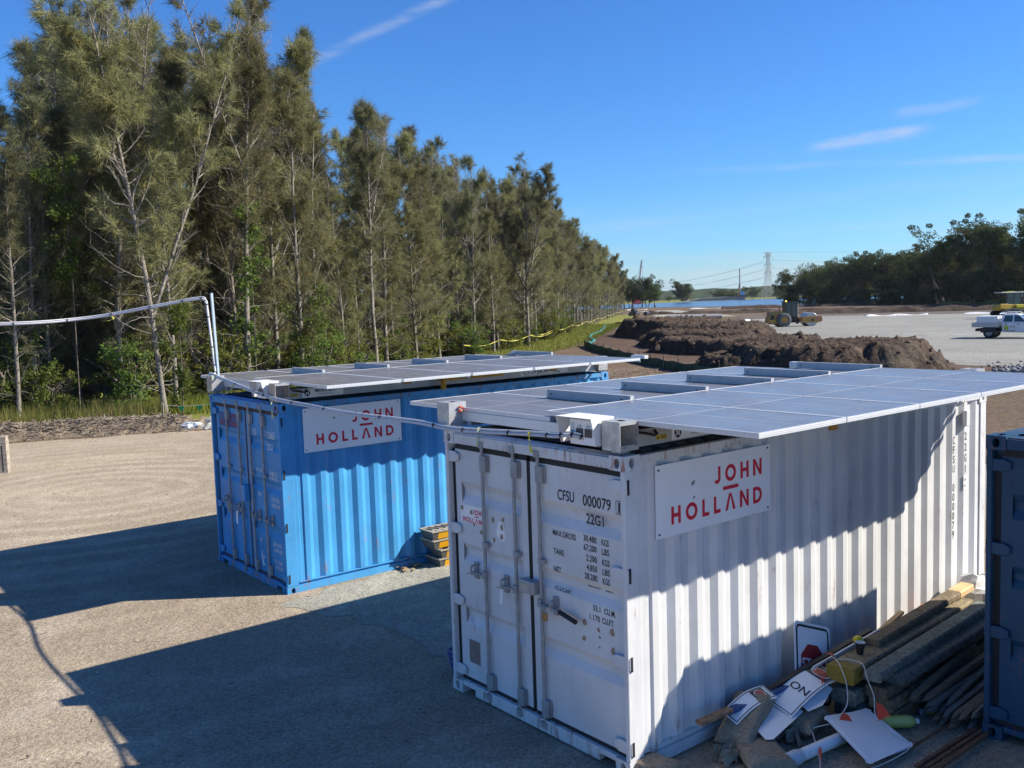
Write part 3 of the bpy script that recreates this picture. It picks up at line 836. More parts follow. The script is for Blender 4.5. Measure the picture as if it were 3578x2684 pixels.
            k.tube([(xx, 0.03, zc - 0.02), (xx, -0.02, zc - 0.02), (xx, -0.03, zc + 0.02), (xx, -0.02, zc + 0.055), (xx, 0.03, zc + 0.06)], 0.011, 6)
            k.box(xx - 0.03, xx + 0.03, 0.028, 0.0415, zc - 0.075, zc + 0.085); k.build('handle_catch', M_bar, br)
    return t, doors

P_white = paints('white', (0.59, 0.60, 0.61), 0.46, 0.04); P_white.gasket = None
P_blue = paints('blue', (0.052, 0.265, 0.54), 0.55, 0.14); P_blue.gasket = plain('brown_gasket', (0.075, 0.05, 0.045), 0.8)
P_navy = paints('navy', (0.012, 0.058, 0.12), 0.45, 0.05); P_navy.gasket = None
RZ_W = R(-51.251); RZ_B = R(-51.73)
LOC_W = (0.844, 7.206, 0.012); LOC_B = (-3.091, 12.337, -0.012)
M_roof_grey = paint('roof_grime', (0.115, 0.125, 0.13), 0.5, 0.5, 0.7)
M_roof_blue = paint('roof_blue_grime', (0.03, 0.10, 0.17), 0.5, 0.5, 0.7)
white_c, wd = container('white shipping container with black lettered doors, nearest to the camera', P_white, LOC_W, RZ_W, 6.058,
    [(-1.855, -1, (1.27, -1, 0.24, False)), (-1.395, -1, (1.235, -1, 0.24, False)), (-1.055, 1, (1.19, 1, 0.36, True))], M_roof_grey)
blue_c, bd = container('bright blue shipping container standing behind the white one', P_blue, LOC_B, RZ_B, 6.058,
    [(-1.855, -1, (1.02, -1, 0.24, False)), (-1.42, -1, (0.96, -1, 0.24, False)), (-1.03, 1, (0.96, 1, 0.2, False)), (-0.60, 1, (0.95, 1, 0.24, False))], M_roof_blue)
# the small dark blue one: its own frame, front left corner at (1.503, 2.74) of the white container
def W2(x, y, z=0.0):
    c, s = math.cos(RZ_W), math.sin(RZ_W)
    return (LOC_W[0] + c * x - s * y, LOC_W[1] + s * x + c * y, z)
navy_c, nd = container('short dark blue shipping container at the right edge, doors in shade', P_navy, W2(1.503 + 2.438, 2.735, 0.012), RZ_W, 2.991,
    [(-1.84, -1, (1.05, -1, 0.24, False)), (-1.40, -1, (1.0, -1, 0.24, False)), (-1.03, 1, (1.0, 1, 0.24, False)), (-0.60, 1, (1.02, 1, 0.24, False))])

# ---- white container: lettering and marks
UX, UZ = (1, 0, 0), (0, 0, 1)
def on_door(door, rows, mat, y=0.0395):
    for txt, x, z, h, wd_, kw in rows:
        mb = MB()
        # width of builtin glyph run is fitted to wd_
        tmp = MB(); textmesh(tmp, txt, h / 0.72, (0, 0, 0), (1, 0, 0), (0, 1, 0), **kw)
        xs = [q[0] for q in tmp.v]; sx = wd_ / (max(xs) - min(xs)); mn = min(xs)
        mb.add([(x + (q[0] - mn) * sx, y, z + q[1]) for q in tmp.v], tmp.f)
        mb.build('lettering', mat, door)
B = dict(bold=0.012)
on_door(wd[1], [('CFSU', -0.84, 2.133, 0.092, 0.208, B), ('000079', -0.528, 2.128, 0.095, 0.326, B), ('1', -0.118, 2.128, 0.085, 0.02, B),
    ('22G1', -0.491, 1.986, 0.085, 0.206, dict(bold=0.02)),
    ('MAX.GROSS', -0.914, 1.813, 0.05, 0.29, B), ('30.480', -0.530, 1.832, 0.052, 0.155, B), ('KGS', -0.318, 1.83, 0.052, 0.083, B),
    ('67.200', -0.530, 1.755, 0.052, 0.152, B), ('LBS', -0.316, 1.754, 0.052, 0.083, B), ('TARE', -0.909, 1.651, 0.05, 0.131, B),
    ('2.200', -0.502, 1.669, 0.052, 0.125, B), ('KGS', -0.314, 1.666, 0.052, 0.083, B), ('4.850', -0.5, 1.589, 0.052, 0.124, B), ('LBS', -0.313, 1.587, 0.052, 0.083, B),
    ('NET', -0.915, 1.494, 0.05, 0.096, B), ('28.280', -0.528, 1.5135, 0.052, 0.152, B), ('KGS', -0.314, 1.51, 0.052, 0.083, B)], M_ink, 0.0475)
on_door(wd[1], [('62.350', -0.530, 1.4405, 0.042, 0.154, B), ('LBS', -0.318, 1.4405, 0.042, 0.083, B)], M_ink, 0.0835)
on_door(wd[1], [('CU.CAP.', -0.905, 1.335, 0.035, 0.21, B)], M_ink, 0.0475)
on_door(wd[1], [('33.1', -0.437, 1.262, 0.05, 0.087, B), ('CU.M.', -0.306, 1.262, 0.05, 0.13, B), ('1.170', -0.478, 1.178, 0.05, 0.121, B), ('CU.FT.', -0.332, 1.178, 0.05, 0.14, B)], M_ink, 0.0475)
mb = MB()
for x0, x1, z0, z1 in ((-0.138, -0.078, 2.115, 2.12), (-0.138, -0.078, 2.22, 2.225), (-0.1385, -0.134, 2.1205, 2.2195), (-0.082, -0.0775, 2.1205, 2.2195)):
    mb.add([(x0, 0.0395, z0), (x1, 0.0395, z0), (x1, 0.0395, z1), (x0, 0.0395, z1)], [(0, 1, 2, 3)])
mb.build('lettering', M_ink, wd[1])
# glue spots where stickers were torn off, a round decal and a half torn company sticker
M_glue = plain('glue_brown', (0.30, 0.22, 0.16), 0.7, 0, 0.15, 40)
def spot(mb, x, z, rx, rz_, y=0.0470):
    q = [(x + rx * (1 + 0.18 * math.sin(3 * a + x * 40)) * math.cos(a), y, z + rz_ * (1 + 0.15 * math.cos(2 * a + z * 30)) * math.sin(a)) for a in [2 * math.pi * k / 18 for k in range(18)]]
    mb.add(q, [tuple(range(18))])
for x, z, a, b_ in ((-0.542, 1.135, 0.026, 0.026), (-0.375, 1.11, 0.018, 0.018), (-0.218, 1.13, 0.027, 0.03), (-0.363, 1.05, 0.014, 0.013), (-0.552, 0.995, 0.023, 0.023), (-0.368, 0.965, 0.013, 0.008), (-0.213, 0.974, 0.022, 0.032)):
    mb = MB(); spot(mb, x, z, a, b_); mb.build('glue_spot', M_glue, wd[1])
mb = MB(); spot(mb, -1.64, 1.715, 0.062, 0.095, 0.0480); dec = mb.build('round_decal', M_sign, wd[0])
for x, z, a, b_ in ((-1.625, 1.755, 0.02, 0.028), (-1.63, 1.665, 0.022, 0.03), (-1.755, 1.805, 0.022, 0.025), (-1.6, 1.83, 0.018, 0.022), (-1.94, 1.655, 0.022, 0.024), (-1.745, 1.615, 0.017, 0.022), (-2.05, 1.71, 0.014, 0.016)):
    mb = MB(); spot(mb, x, z, a, b_, 0.0462); mb.build('glue_spot', M_glue, wd[0])
mb = MB(); mb.add([(-2.262, 0.0475, 1.715), (-1.925, 0.0475, 1.715), (-1.925, 0.0475, 1.885), (-2.262, 0.0475, 1.885)], [(0, 1, 2, 3)]); stk = mb.build('torn_sticker', M_sign, wd[0])
mb = MB(); company_logo(mb, 0.44, 0.205, lambda a, b_: (-2.28 + min(a, 0.352), 0.0455, 1.69 + b_)); mb.build('sticker_lettering', M_red, stk)
for x, z, a, b_ in ((-2.235, 1.852, 0.022, 0.026), (-2.09, 1.826, 0.02, 0.024)):
    mb = MB(); spot(mb, x, z, a, b_, 0.0448); mb.build('glue_spot', M_glue, stk)
mb = MB(); mb.add([(-2.2, 0.0470, 0.325), (-2.03, 0.0470, 0.325), (-2.03, 0.0470, 0.555), (-2.2, 0.0470, 0.555)], [(0, 1, 2, 3)]); mb.build('bare_patch', plain('primer_brown', (0.22, 0.17, 0.155), 0.8, 0, 0.2, 14), wd[0])
# lock box over the door gap, padlock hanging at the handle, tag
mb = MB(); mb.box(-1.29, -1.09, -0.045, 0.038, 1.25, 1.37); lb = mb.build('lock_box', M_galv, white_c, bevel=0.012)
mb = MB(); mb.add([(-1.262, -0.0465, 1.292), (-1.165, -0.0465, 1.292), (-1.165, -0.0465, 1.332), (-1.262, -0.0465, 1.332)], [(0, 1, 2, 3)]); mb.build('plate', plain('beige_plate', (0.45, 0.40, 0.33), 0.5), lb)
M_brass = plain('brass', (0.36, 0.22, 0.09), 0.4, 0.5)
def wc(o, base=None):
    """put an object made in white-container coordinates into the world"""
    o.location = (base or white_c).location.copy(); o.rotation_euler = (base or white_c).rotation_euler.copy(); return o
lk = wc(empty('padlock', label='small brass padlock hanging from the white container door handle', cat='padlock'))
mb = MB(); mb.box(-0.975, -0.915, -0.058, -0.032, 1.07, 1.14); mb.build('lock_body', M_brass, lk, bevel=0.006)
mb = MB(); mb.tube([(-0.966, -0.045, 1.138), (-0.966, -0.045, 1.175), (-0.955, -0.045, 1.19), (-0.935, -0.045, 1.19), (-0.924, -0.045, 1.175), (-0.924, -0.045, 1.138)], 0.006, 6); mb.build('shackle', M_galv, lk)
mb = MB(); mb.add([(-1.59, -0.03, 1.07), (-1.572, -0.034, 1.06), (-1.556, -0.03, 1.07), (-1.56, -0.022, 1.2), (-1.585, -0.022, 1.2)], [(0, 1, 2, 3, 4)])
tg = wc(mb.build('paper_tag', M_sign)); tag(tg, 'narrow white tag hanging on the left door handle of the white container', 'tag')

# side of the white container: vertical code, data plate, vent cover
def column_text(txt, y, z0, z1, h, x, parent, mat, w):
    k = len(txt); mb = MB()
    for i, ch in enumerate(txt):
        if ch == ' ': continue
        z = z0 + (z1 - z0) * i / (k - 1)
        tmp = MB(); textmesh(tmp, ch, h / 0.72, (0, 0, 0), (1, 0, 0), (0, 1, 0), bold=0.01)
        xs = [q[0] for q in tmp.v]; mn, mx = min(xs), max(xs); ww = w if ch != '1' else w * 0.35; s = ww / (mx - mn)
        mb.add([(x, y - ww / 2 + (q[0] - mn) * s, z - h / 2 + q[1]) for q in tmp.v], tmp.f)
    mb.build('lettering', mat, parent)
column_text('CFSU 000079', 5.284, 2.10, 1.02, 0.088, -0.0065, white_c, M_ink, 0.045)
column_text('22G1', 5.559, 2.12, 1.74, 0.09, -0.0065, white_c, M_ink, 0.05)
column_text('1', 5.24, 0.83, 0.83001, 0.08, -0.0040, white_c, M_ink, 0.045) if False else None
mb = MB(); mb.add([(-0.0044, 5.515, 1.50), (-0.0044, 5.605, 1.50), (-0.0044, 5.605, 1.66), (-0.0044, 5.515, 1.66)], [(0, 1, 2, 3)]); dp = mb.build('data_sticker', M_sign, white_c)
mb = MB()
textmesh(mb, '2.6m', 0.05, (-0.0028, 5.523, 1.6), (0, 1, 0), (0, 0, 1), 0.55, 0.01); mb.build('lettering', M_ink, dp); mb = MB(); textmesh(mb, '8 6 FT', 0.05, (-0.0028, 5.523, 1.525), (0, 1, 0), (0, 0, 1), 0.45, 0.01); mb.build('lettering', M_ink, dp)
mb = MB(); mb.box(-0.004, 0.045, 5.47, 5.56, 2.24, 2.42); mb.build('vent_cover', P_white.panel, white_c, bevel=0.008)

# ---- blue container: white lettering, ghost of a sticker, peeled spots
on_door(bd[1], [('YOI', -0.985, 2.10, 0.09, 0.11, B), ('112665', -0.56, 2.09, 0.10, 0.30, B), ('22G1', -0.53, 1.925, 0.095, 0.19, B),
    ('MAX. GR', -0.93, 1.59, 0.05, 0.2, B), ('30.480 KGS', -0.50, 1.585, 0.055, 0.27, B), ('67.200 LBS', -0.49, 1.525, 0.05, 0.26, B)], M_white_ink, 0.0395 + 0.008)
on_door(bd[1], [('TARE', -0.92, 1.245, 0.05, 0.11, B), ('2.070 KGS', -0.47, 1.225, 0.055, 0.25, B), ('4.560 LBS', -0.46, 1.145, 0.055, 0.25, B),
    ('NET', -0.93, 0.585, 0.05, 0.085, B), ('28.410 KGS', -0.49, 0.60, 0.055, 0.28, B), ('62.640 LBS', -0.48, 0.52, 0.055, 0.27, B), ('CU.CAP', -0.92, 0.35, 0.05, 0.15, B), ('33.1 CU.M.', -0.47, 0.36, 0.055, 0.25, B), ('1.170 CU.FT.', -0.47, 0.28, 0.055, 0.27, B)], M_white_ink, 0.0395 + 0.008)
mb = MB(); mb.add([(x, 0.047, z) for x, z in ((-0.86, 0.15 + 0.08), (-0.80, 0.27), (-0.835, 0.29), (-0.85, 0.34), (-0.87, 0.46), (-0.89, 0.46), (-0.885, 0.3))], [tuple(range(7))]); mb.build('torn_paper', M_white_ink, bd[1])
mb = MB(); mb.add([(-2.21, 0.0472, 2.13), (-1.52, 0.0472, 2.13), (-1.52, 0.0472, 2.39 - 0.05), (-2.21, 0.0472, 2.39 - 0.05)], [(0, 1, 2, 3)]); gs = mb.build('faded_sticker', plain('sticker_ghost', (0.035, 0.10, 0.26), 0.6, 0, 0.3, 20), bd[0])
M_faded = plain('faded_red', (0.34, 0.04, 0.05), 0.6, 0, 0.35, 30)
mb = MB(); company_logo(mb, 0.80, 0.30, lambda a, b_: (-2.27 + a, 0.0452, 2.105 + min(b_, 0.23))); mb.build('faded_lettering', M_faded, gs)
mb = MB(); spot(mb, -2.04, 0.93, 0.05, 0.1, 0.0470); mb.build('glue_spot', plain('glue_pale', (0.42, 0.34, 0.22), 0.7, 0, 0.3, 20), bd[0])
mb = MB(); mb.box(-1.285, -1.175, -0.045, 0.038, 1.12, 1.36); mb.build('lock_box', P_blue.panel, blue_c, bevel=0.012)
mb = MB(); mb.add([(-1.575, -0.03, 0.75), (-1.51, -0.03, 0.74), (-1.51, -0.025, 0.93), (-1.575, -0.025, 0.93)], [(0, 1, 2, 3)])
tg = wc(mb.build('paper_tag', M_sign), blue_c); tag(tg, 'white card tag hanging on the left door of the blue container', 'tag')
# ---- navy container: a white sticker on the door
mb = MB(); mb.add([(-1.90, 0.0475, 1.60), (-1.70, 0.0475, 1.60), (-1.70, 0.0475, 1.87), (-1.90, 0.0475, 1.87)], [(0, 1, 2, 3)])
mb.build('paper_sticker', M_sign, nd[0])

# ------------------------------------------------------------------ company boards on the sides
def board(parent_loc, rz, y0, y1, z0, z1, label, marks):
    t = empty('sign_board', parent_loc, rz, label, 'sign', 'company boards on the containers')
    mb = MB(); mb.box(0.002, 0.007, y0, y1, z0, z1); mb.build('board', M_sign, t)
    mb = MB(); company_logo(mb, y1 - y0, z1 - z0, lambda a, b_: (0.0085, y0 + a, z0 + b_)); mb.build('lettering', M_red, t)
    for y, z in ((y0 + 0.035, z0 + 0.035), (y1 - 0.045, z0 + 0.03), (y0 + 0.035, z1 - 0.04), (y1 - 0.045, z1 - 0.03)):
        mb = MB(); mb.lathe([(0, 0.0065), (0.009, 0.0065), (0.009, 0.0), (0.009, -0.002)], (0.0075, y, z), (1, 0, 0), 8); mb.build('rivet', plain('dark_rivet', (0.06, 0.07, 0.09), 0.4, 0.4), t)
    for y, z, a in marks:
        mb = MB(); mb.add([(0.0082, y + a * c, z + a * s) for c, s in ((-0.5, -0.6), (0.4, -0.3), (0.8, 0.5), (0.1, 0.8), (-0.7, 0.2))], [(0, 1, 2, 3, 4)]); mb.build('scuff', plain('scuff_grey', (0.2, 0.21, 0.22), 0.7), t)
    return t
board(LOC_W, RZ_W, 0.345, 1.855, 1.875, 2.475, 'white board with red company lettering on the white container side', ((0.80, 2.27, 0.032), (0.81, 2.15, 0.02)))
board(LOC_B, RZ_B, 0.345, 1.873, 1.90, 2.497, 'white board with red company lettering on the blue container side', ((0.81, 2.33, 0.025), (0.95, 2.42, 0.015)))
# ================================================================== solar arrays on the roofs
M_alu = plain('anodised_aluminium', (0.62, 0.63, 0.64), 0.42, 0.25, 0.06, 8.0)
M_alu_dull = plain('dull_aluminium', (0.42, 0.43, 0.45), 0.5, 0.3, 0.10, 8.0)
def cellmat():
    m, n, l, b = newmat('solar_cells')
    v = coords(n)
    br = n.new('ShaderNodeTexBrick'); br.offset = 0.0; br.inputs['Scale'].default_value = 1.0
    br.inputs['Brick Width'].default_value = 0.0915; br.inputs['Row Height'].default_value = 0.1815; br.inputs['Mortar Size'].default_value = 0.0016
    br.inputs['Color1'].default_value = (0.012, 0.015, 0.03, 1); br.inputs['Color2'].default_value = (0.018, 0.022, 0.04, 1); br.inputs['Mortar'].default_value = (0.09, 0.095, 0.105, 1)
    l.new(v, br.inputs['Vector'])
    dust = nramp(n, l, nnoise(n, l, v, 2.2, 6, 0.65), 0.3, 0.75, 0.36, 0.58)
    l.new(nmix(n, l, dust, br.outputs['Color'], (0.33, 0.325, 0.325)), b.inputs['Base Color'])
    l.new(nramp(n, l, nnoise(n, l, v, 1.3, 4), 0.3, 0.7, 0.22, 0.38), b.inputs['Roughness'])
    b.inputs['Specular IOR Level'].default_value = 0.55
    b.inputs['IOR'].default_value = 1.5
    return m
M_cells = cellmat()
M_cellline = plain('white_ribbon_gap', (0.42, 0.43, 0.45), 0.4)
PW, PH = 2.245, 1.085                     # one module, length across, width along
def module_meshes():
    h = 0.04; f = 0.013
    mb = MB()
    mb.box(0, PW, 0, f, -h, 0); mb.box(0, PW, PH - f, PH, -h, 0); mb.box(0, f, f, PH - f, -h, 0); mb.box(PW - f, PW, f, PH - f, -h, 0)
    mb.box(f, PW - f, f, f + 0.02, -h, -h + 0.002); mb.box(f, PW - f, PH - f - 0.02, PH - f, -h, -h + 0.002)
    # grooves on the outside faces read as ribs
    for z in (-0.011, -0.024): mb.box(PW, PW + 0.0015, 0.003, PH - 0.003, z - 0.004, z + 0.003); mb.box(0.003, PW - 0.003, -0.0012, 0, z - 0.004, z + 0.003)
    fr = mb.mesh('solar_panel', M_alu)
    mb = MB(); mb.box(f, PW - f, f, PH - f, -0.0075, -0.0028); gl = mb.mesh('glass', M_cells)
    mb = MB()
    z = -0.0016
    mb.add([(PW / 2 - 0.009, f, z), (PW / 2 + 0.009, f, z), (PW / 2 + 0.009, PH - f, z), (PW / 2 - 0.009, PH - f, z)], [(0, 1, 2, 3)])
    for a, b in ((f, PW / 2 - 0.0095), (PW / 2 + 0.0095, PW - f)):
        mb.add([(a, PH / 2 - 0.006, z), (b, PH / 2 - 0.006, z), (b, PH / 2 + 0.006, z), (a, PH / 2 + 0.006, z)], [(0, 1, 2, 3)])
    ln = mb.mesh('centre_lines', M_cellline)
    return fr, gl, ln
FR, GL, LN = module_meshes()
M_warn = plain('warning_yellow', (0.62, 0.42, 0.03), 0.5)
M_navyink = plain('navy_lettering', (0.015, 0.02, 0.07), 0.5)
M_ochre = plain('ochre_steel', (0.48, 0.25, 0.03), 0.6, 0, 0.25, 10)
M_boxpale = plain('scuffed_checker_plate', (0.50, 0.49, 0.46), 0.5, 0.3, 0.28, 16.0)
M_wood_end = plain('raw_timber_block', (0.50, 0.40, 0.31), 0.75, 0, 0.3, 14.0)
M_pvc = plain('grey_pvc', (0.50, 0.51, 0.54), 0.4, 0, 0.08, 4)
M_pvcw = plain('white_pvc', (0.70, 0.70, 0.70), 0.4, 0, 0.05, 4)
M_redhook = plain('red_hook', (0.60, 0.06, 0.02), 0.45)
M_dark = plain('dark_plastic', (0.02, 0.02, 0.024), 0.5)
M_window = plain('breaker_window', (0.05, 0.055, 0.07), 0.25)
M_green = plain('green_label', (0.05, 0.25, 0.10), 0.5)

def array(label, loc, rz, xl, xr, y0, pitch, zl, zr, pale, sticker_y, extra):
    t = empty('solar_array', loc, rz, label, 'solar array', 'solar arrays on the container roofs')
    for i in range(5):
        for x, z in ((xl, zl), (xr - PW, zr)):
            o = link('solar_panel', FR, t, (x, y0 + i * pitch, z))
            link('glass', GL, o); link('centre_lines', LN, o)
    # cross rails, seen proud of the lower left panels
    xj = xr - PW
    for i in range(1, 6):
        y = y0 + i * pitch - 0.012 if i < 5 else y0 + 5 * pitch + 0.02
        mb = MB(); mb.box(-2.33, xj - 0.004, y - 0.022, y + 0.022, zl + 0.006, zl + 0.088)
        for z in (zl + 0.03, zl + 0.058): mb.box(-2.33, xj - 0.004, y - 0.0245, y - 0.022, z - 0.004, z + 0.004)
        mb.box(-2.35, xj - 0.004, y - 0.03, y + 0.03, zl + 0.002, zl + 0.0055)
        mb.box(xj - 0.004, 0.9, y - 0.02, y + 0.02, zr - 0.075, zr - 0.045)
        rl = mb.build('cross_rail', M_alu_dull, t)
        for x in (-2.27, xj - 0.12):
            mb = MB(); mb.lathe([(0, 0.006), (0.008, 0.006), (0.008, 0)], (x, y - 0.0248, zl + 0.045), (0, -1, 0), 6); mb.build('bolt', M_dark, rl)
    # front and back beams and the long beams under the panels
    mb = MB(); mb.box(-2.36, -0.25, y0 - 0.012, y0 + 0.05, zl - 0.128, zl - 0.0415); mb.box(-2.36, -0.25, y0 - 0.0145, y0 - 0.012, zl - 0.09, zl - 0.08); mb.build('front_beam', M_alu, t)
    yb = y0 + 5 * pitch
    mb = MB(); mb.box(-2.36, -0.1, yb - 0.06, yb - 0.005, zl - 0.128, zl - 0.0415); mb.build('rear_beam', M_alu_dull, t)
    for x in (-0.16, -2.33):
        mb = MB(); mb.box(x, x + 0.06, 0.215, 5.86, 2.628, zl - 0.0415 if x < -1 else 2.765); mb.build('long_beam', M_alu_dull, t)
    # sticker with a round emblem and two lines of lettering
    x = -0.0985; ya = sticker_y
    mb = MB(); mb.add([(x, ya, 2.636), (x, ya + 0.62, 2.636), (x, ya + 0.62, 2.752), (x, ya, 2.752)], [(0, 1, 2, 3)]); st = mb.build('maker_sticker', M_sign, t)
    mb = MB()
    mb.add([(x + 0.0012, ya + 0.075 + 0.042 * math.cos(a), 2.694 + 0.045 * math.sin(a)) for a in [2 * math.pi * k / 24 for k in range(24)]], [tuple(range(24))])
    textmesh(mb, 'MAKINEX', 0.062, (x + 0.0012, ya + 0.19, 2.697), (0, 1, 0), (0, 0, 1), 1.15, 0.02)
    textmesh(mb, 'RENEWABLES', 0.026, (x + 0.0012, ya + 0.24, 2.66), (0, 1, 0), (0, 0, 1), 1.25, 0.0, spacing=1.25)
    mb.build('sticker_lettering', M_navyink, st)
    mb = MB()
    for sg in (1, -1):
        ribbon(mb, [(0.075 - 0.024 * sg, 0.058 - 0.026), (0.075 - 0.006 * sg, 0.058), (0.075 - 0.024 * sg, 0.058 + 0.026)], 0.011, lambda a, b_: (x + 0.0024, ya + a, 2.636 + b_))
    mb.build('emblem_strokes', M_sign, st)
    mb = MB(); mb.add([(x, ya - 0.19, 2.66), (x, ya - 0.06, 2.66), (x, ya - 0.06, 2.70), (x, ya - 0.19, 2.70)], [(0, 1, 2, 3)]); ws = mb.build('warning_sticker', M_warn, t)
    mb = MB(); mb.add([(x + 0.001, ya - 0.182, 2.666), (x + 0.001, ya - 0.152, 2.666), (x + 0.001, ya - 0.167, 2.695)], [(0, 1, 2)])
    for q in range(3): mb.add([(x + 0.001, ya - 0.14, 2.667 + q * 0.011), (x + 0.001, ya - 0.07, 2.667 + q * 0.011), (x + 0.001, ya - 0.07, 2.672 + q * 0.011), (x + 0.001, ya - 0.14, 2.672 + q * 0.011)], [(0, 1, 2, 3)])
    mb.build('warning_marks', M_ink, ws)
    mb = MB(); mb.tube([(-0.1, 0.26, 2.75), (-0.06, 0.33, 2.735), (-0.045, 0.40, 2.715), (-0.06, 0.45, 2.72), (-0.1, 0.46, 2.745)], 0.012, 6); mb.build('carry_handle', M_dark, t)
    # open galvanised boxes at the corners, end grain / checker plate faces outwards
    def corner_box(x0, y0_, gusset, open_right, rear=False):
        w, d, h, e = 0.2, 0.205, 0.232, 0.004
        mb = MB(); x1, y1, z0 = x0 + w, y0_ + d, 2.628; z1 = z0 + h
        mb.cur = 1; mb.box(x0, x1, y0_, y0_ + e, z0, z1); mb.cur = 0
        mb.box(x0, x1, y1 - e, y1, z0, z1); mb.box(x0, x1, y0_ + e, y1 - e, z0, z0 + e); 
        # top with a hand slot
        mb.box(x0, x0 + 0.06, y0_ + e, y1 - e, z1 - e, z1); mb.box(x1 - 0.05, x1, y0_ + e, y1 - e, z1 - e, z1); mb.box(x0 + 0.06, x1 - 0.05, y0_ + e, y0_ + 0.07, z1 - e, z1); mb.box(x0 + 0.06, x1 - 0.05, y1 - 0.07, y1 - e, z1 - e, z1)
        mb.box(x0, x0 + e, y0_ + e, y1 - e, z0 + e, z1 - e)
        if open_right:
            mb.box(x1 - e, x1, y0_ + e, y1 - e, z0 + e, z0 + 0.045); mb.box(x1 - e, x1, y0_ + e, y1 - e, z1 - 0.03, z1 - e)
        else: mb.box(x1 - e, x1, y0_ + e, y1 - e, z0 + e, z1 - e)
        o = mb.build('corner_box', [M_galv, pale], t)
        mb = MB(); mb.box(x0 + 0.05, x0 + 0.15, y0_ + 0.05, y0_ + 0.15, 2.603, 2.6275); mb.build('twist_lock', M_galv, t)
        for yy, zz in ((y0_ + 0.04, z0 + 0.03), (y1 - 0.03, z0 + 0.04), (y1 - 0.03, z0 + 0.12), (y1 - 0.03, z0 + 0.16), (y0_ + 0.07, z0 + 0.09)):
            k = MB(); k.lathe([(0, 0.004), (0.006, 0.004), (0.006, 0)], (x1 + 0.0002, yy, zz), (1, 0, 0), 6); k.build('rivet', M_dark, o)
        return o
    corner_box(-0.222, -0.012, True, True)
    fl = corner_box(-2.56, 0.02, False, False)
    if extra == 'hook':
        mb = MB(); mb.tube([(-2.352, 0.12, 2.80), (-2.335, 0.135, 2.815), (-2.335, 0.16, 2.81), (-2.345, 0.165, 2.785), (-2.335, 0.14, 2.77), (-2.35, 0.125, 2.765)], 0.009, 6); mb.build('hook', M_redhook, fl)
    for x in (-0.222, -2.56): corner_box(x, 5.845, False, False, True)
    for x, s in ((-2.45, 0.16), (0.72, 0.3)):
        mb = MB(); mb.box(x, x + s, yb + 0.006, yb + 0.09, zl + 0.03, zl + 0.085); mb.build('end_bracket', M_alu, t)
    # isolator switch board under a folded hood
    hx0, hx1, y, z0, z1 = -0.66, -0.245, -0.055, 2.655, 2.875
    hd = MB()
    for x in (hx0, hx1):
        pl = [(y + 0.2, z0), (y + 0.0, z0), (y - 0.03, z1 - 0.1), (y - 0.055, z1), (y + 0.2, z1)]
        hd.prism(pl, lambda a, b_, tt, x=x: (x + tt, a, b_), 0, 0.004)
    hd.box(hx0, hx1 + 0.004, y - 0.055, y + 0.2, z1, z1 + 0.004)
    hood = hd.build('isolator_hood', M_pvcw, t)
    mb = MB(); mb.box(hx0 + 0.09, hx1 - 0.03, y + 0.02, y + 0.14, z0 - 0.005, z1 - 0.02); ib = mb.build('isolator_box', M_sign, t, bevel=0.005)
    for k in range(2):
        xx = hx0 + 0.17 + k * 0.1
        mb = MB(); mb.box(xx, xx + 0.08, y + 0.012, y + 0.0195, z0 + 0.06, z0 + 0.13); mb.build('breaker_window', M_window, ib, bevel=0.004)
        mb = MB(); mb.box(xx + 0.018, xx + 0.06, y + 0.014, y + 0.0195, z0 + 0.14, z0 + 0.155); mb.build('label_plate', M_alu_dull, ib)
    mb = MB(); mb.box(hx0 + 0.104, hx0 + 0.145, y + 0.0165, y + 0.0195, z0 + 0.045, z0 + 0.17); lp = mb.build('label_card', plain('pale_card', (0.6, 0.62, 0.62), 0.5), ib)
    mb = MB(); mb.box(hx0 + 0.108, hx0 + 0.142, y + 0.0148, y + 0.0162, z0 + 0.09, z0 + 0.106); mb.build('green_band', M_green, lp)
    return t
arr_w = array('solar panels on the white container roof, nearer and bluer of the two arrays', LOC_W, RZ_W, -3.318, 1.119, 0.191, 1.0995, 2.803, 2.857, M_boxpale, 0.668, 'hook')
arr_b = array('solar panels on the blue container roof, farther and greyer of the two arrays', LOC_B, RZ_B, -3.36, 0.975, 0.225, 1.128, 2.822, 2.868, M_wood_end, 0.405, None)
# painted lifting gear parked between panels and roof of the blue container, small tabs on the white one
mb = MB(); mb.box(-0.14, 0.05, 2.62, 3.75, 2.70, 2.76); mb.box(-0.02, 0.04, 2.60, 2.66, 2.57, 2.6995); mb.build('lifting_beam', M_ochre, arr_b)
for ya in (1.95, 4.75):
    mb = MB(); mb.box(-0.02, 0.04, ya, ya + 0.1, 2.71, 2.79); mb.build('lifting_tab', M_ochre, arr_b)
mb = MB(); mb.box(0.0, 0.03, 2.80, 2.90, 2.49, 2.81); mb.build('lifting_tab', M_ochre, arr_w)
x = 0.005 - 0.1 - 0.0035
mb = MB(); mb.add([(-0.0985, 4.2, 2.65), (-0.0985, 5.2, 2.65), (-0.0985, 5.2, 2.75), (-0.0985, 4.2, 2.75)], [(0, 1, 2, 3)]); s2 = mb.build('model_sticker', M_sign, arr_b)
mb = MB(); textmesh(mb, 'CTS+5KW+AC', 0.1, (-0.097, 4.25, 2.665), (0, 1, 0), (0, 0, 1), 1.2, 0.015); mb.build('sticker_lettering', M_navyink, s2)

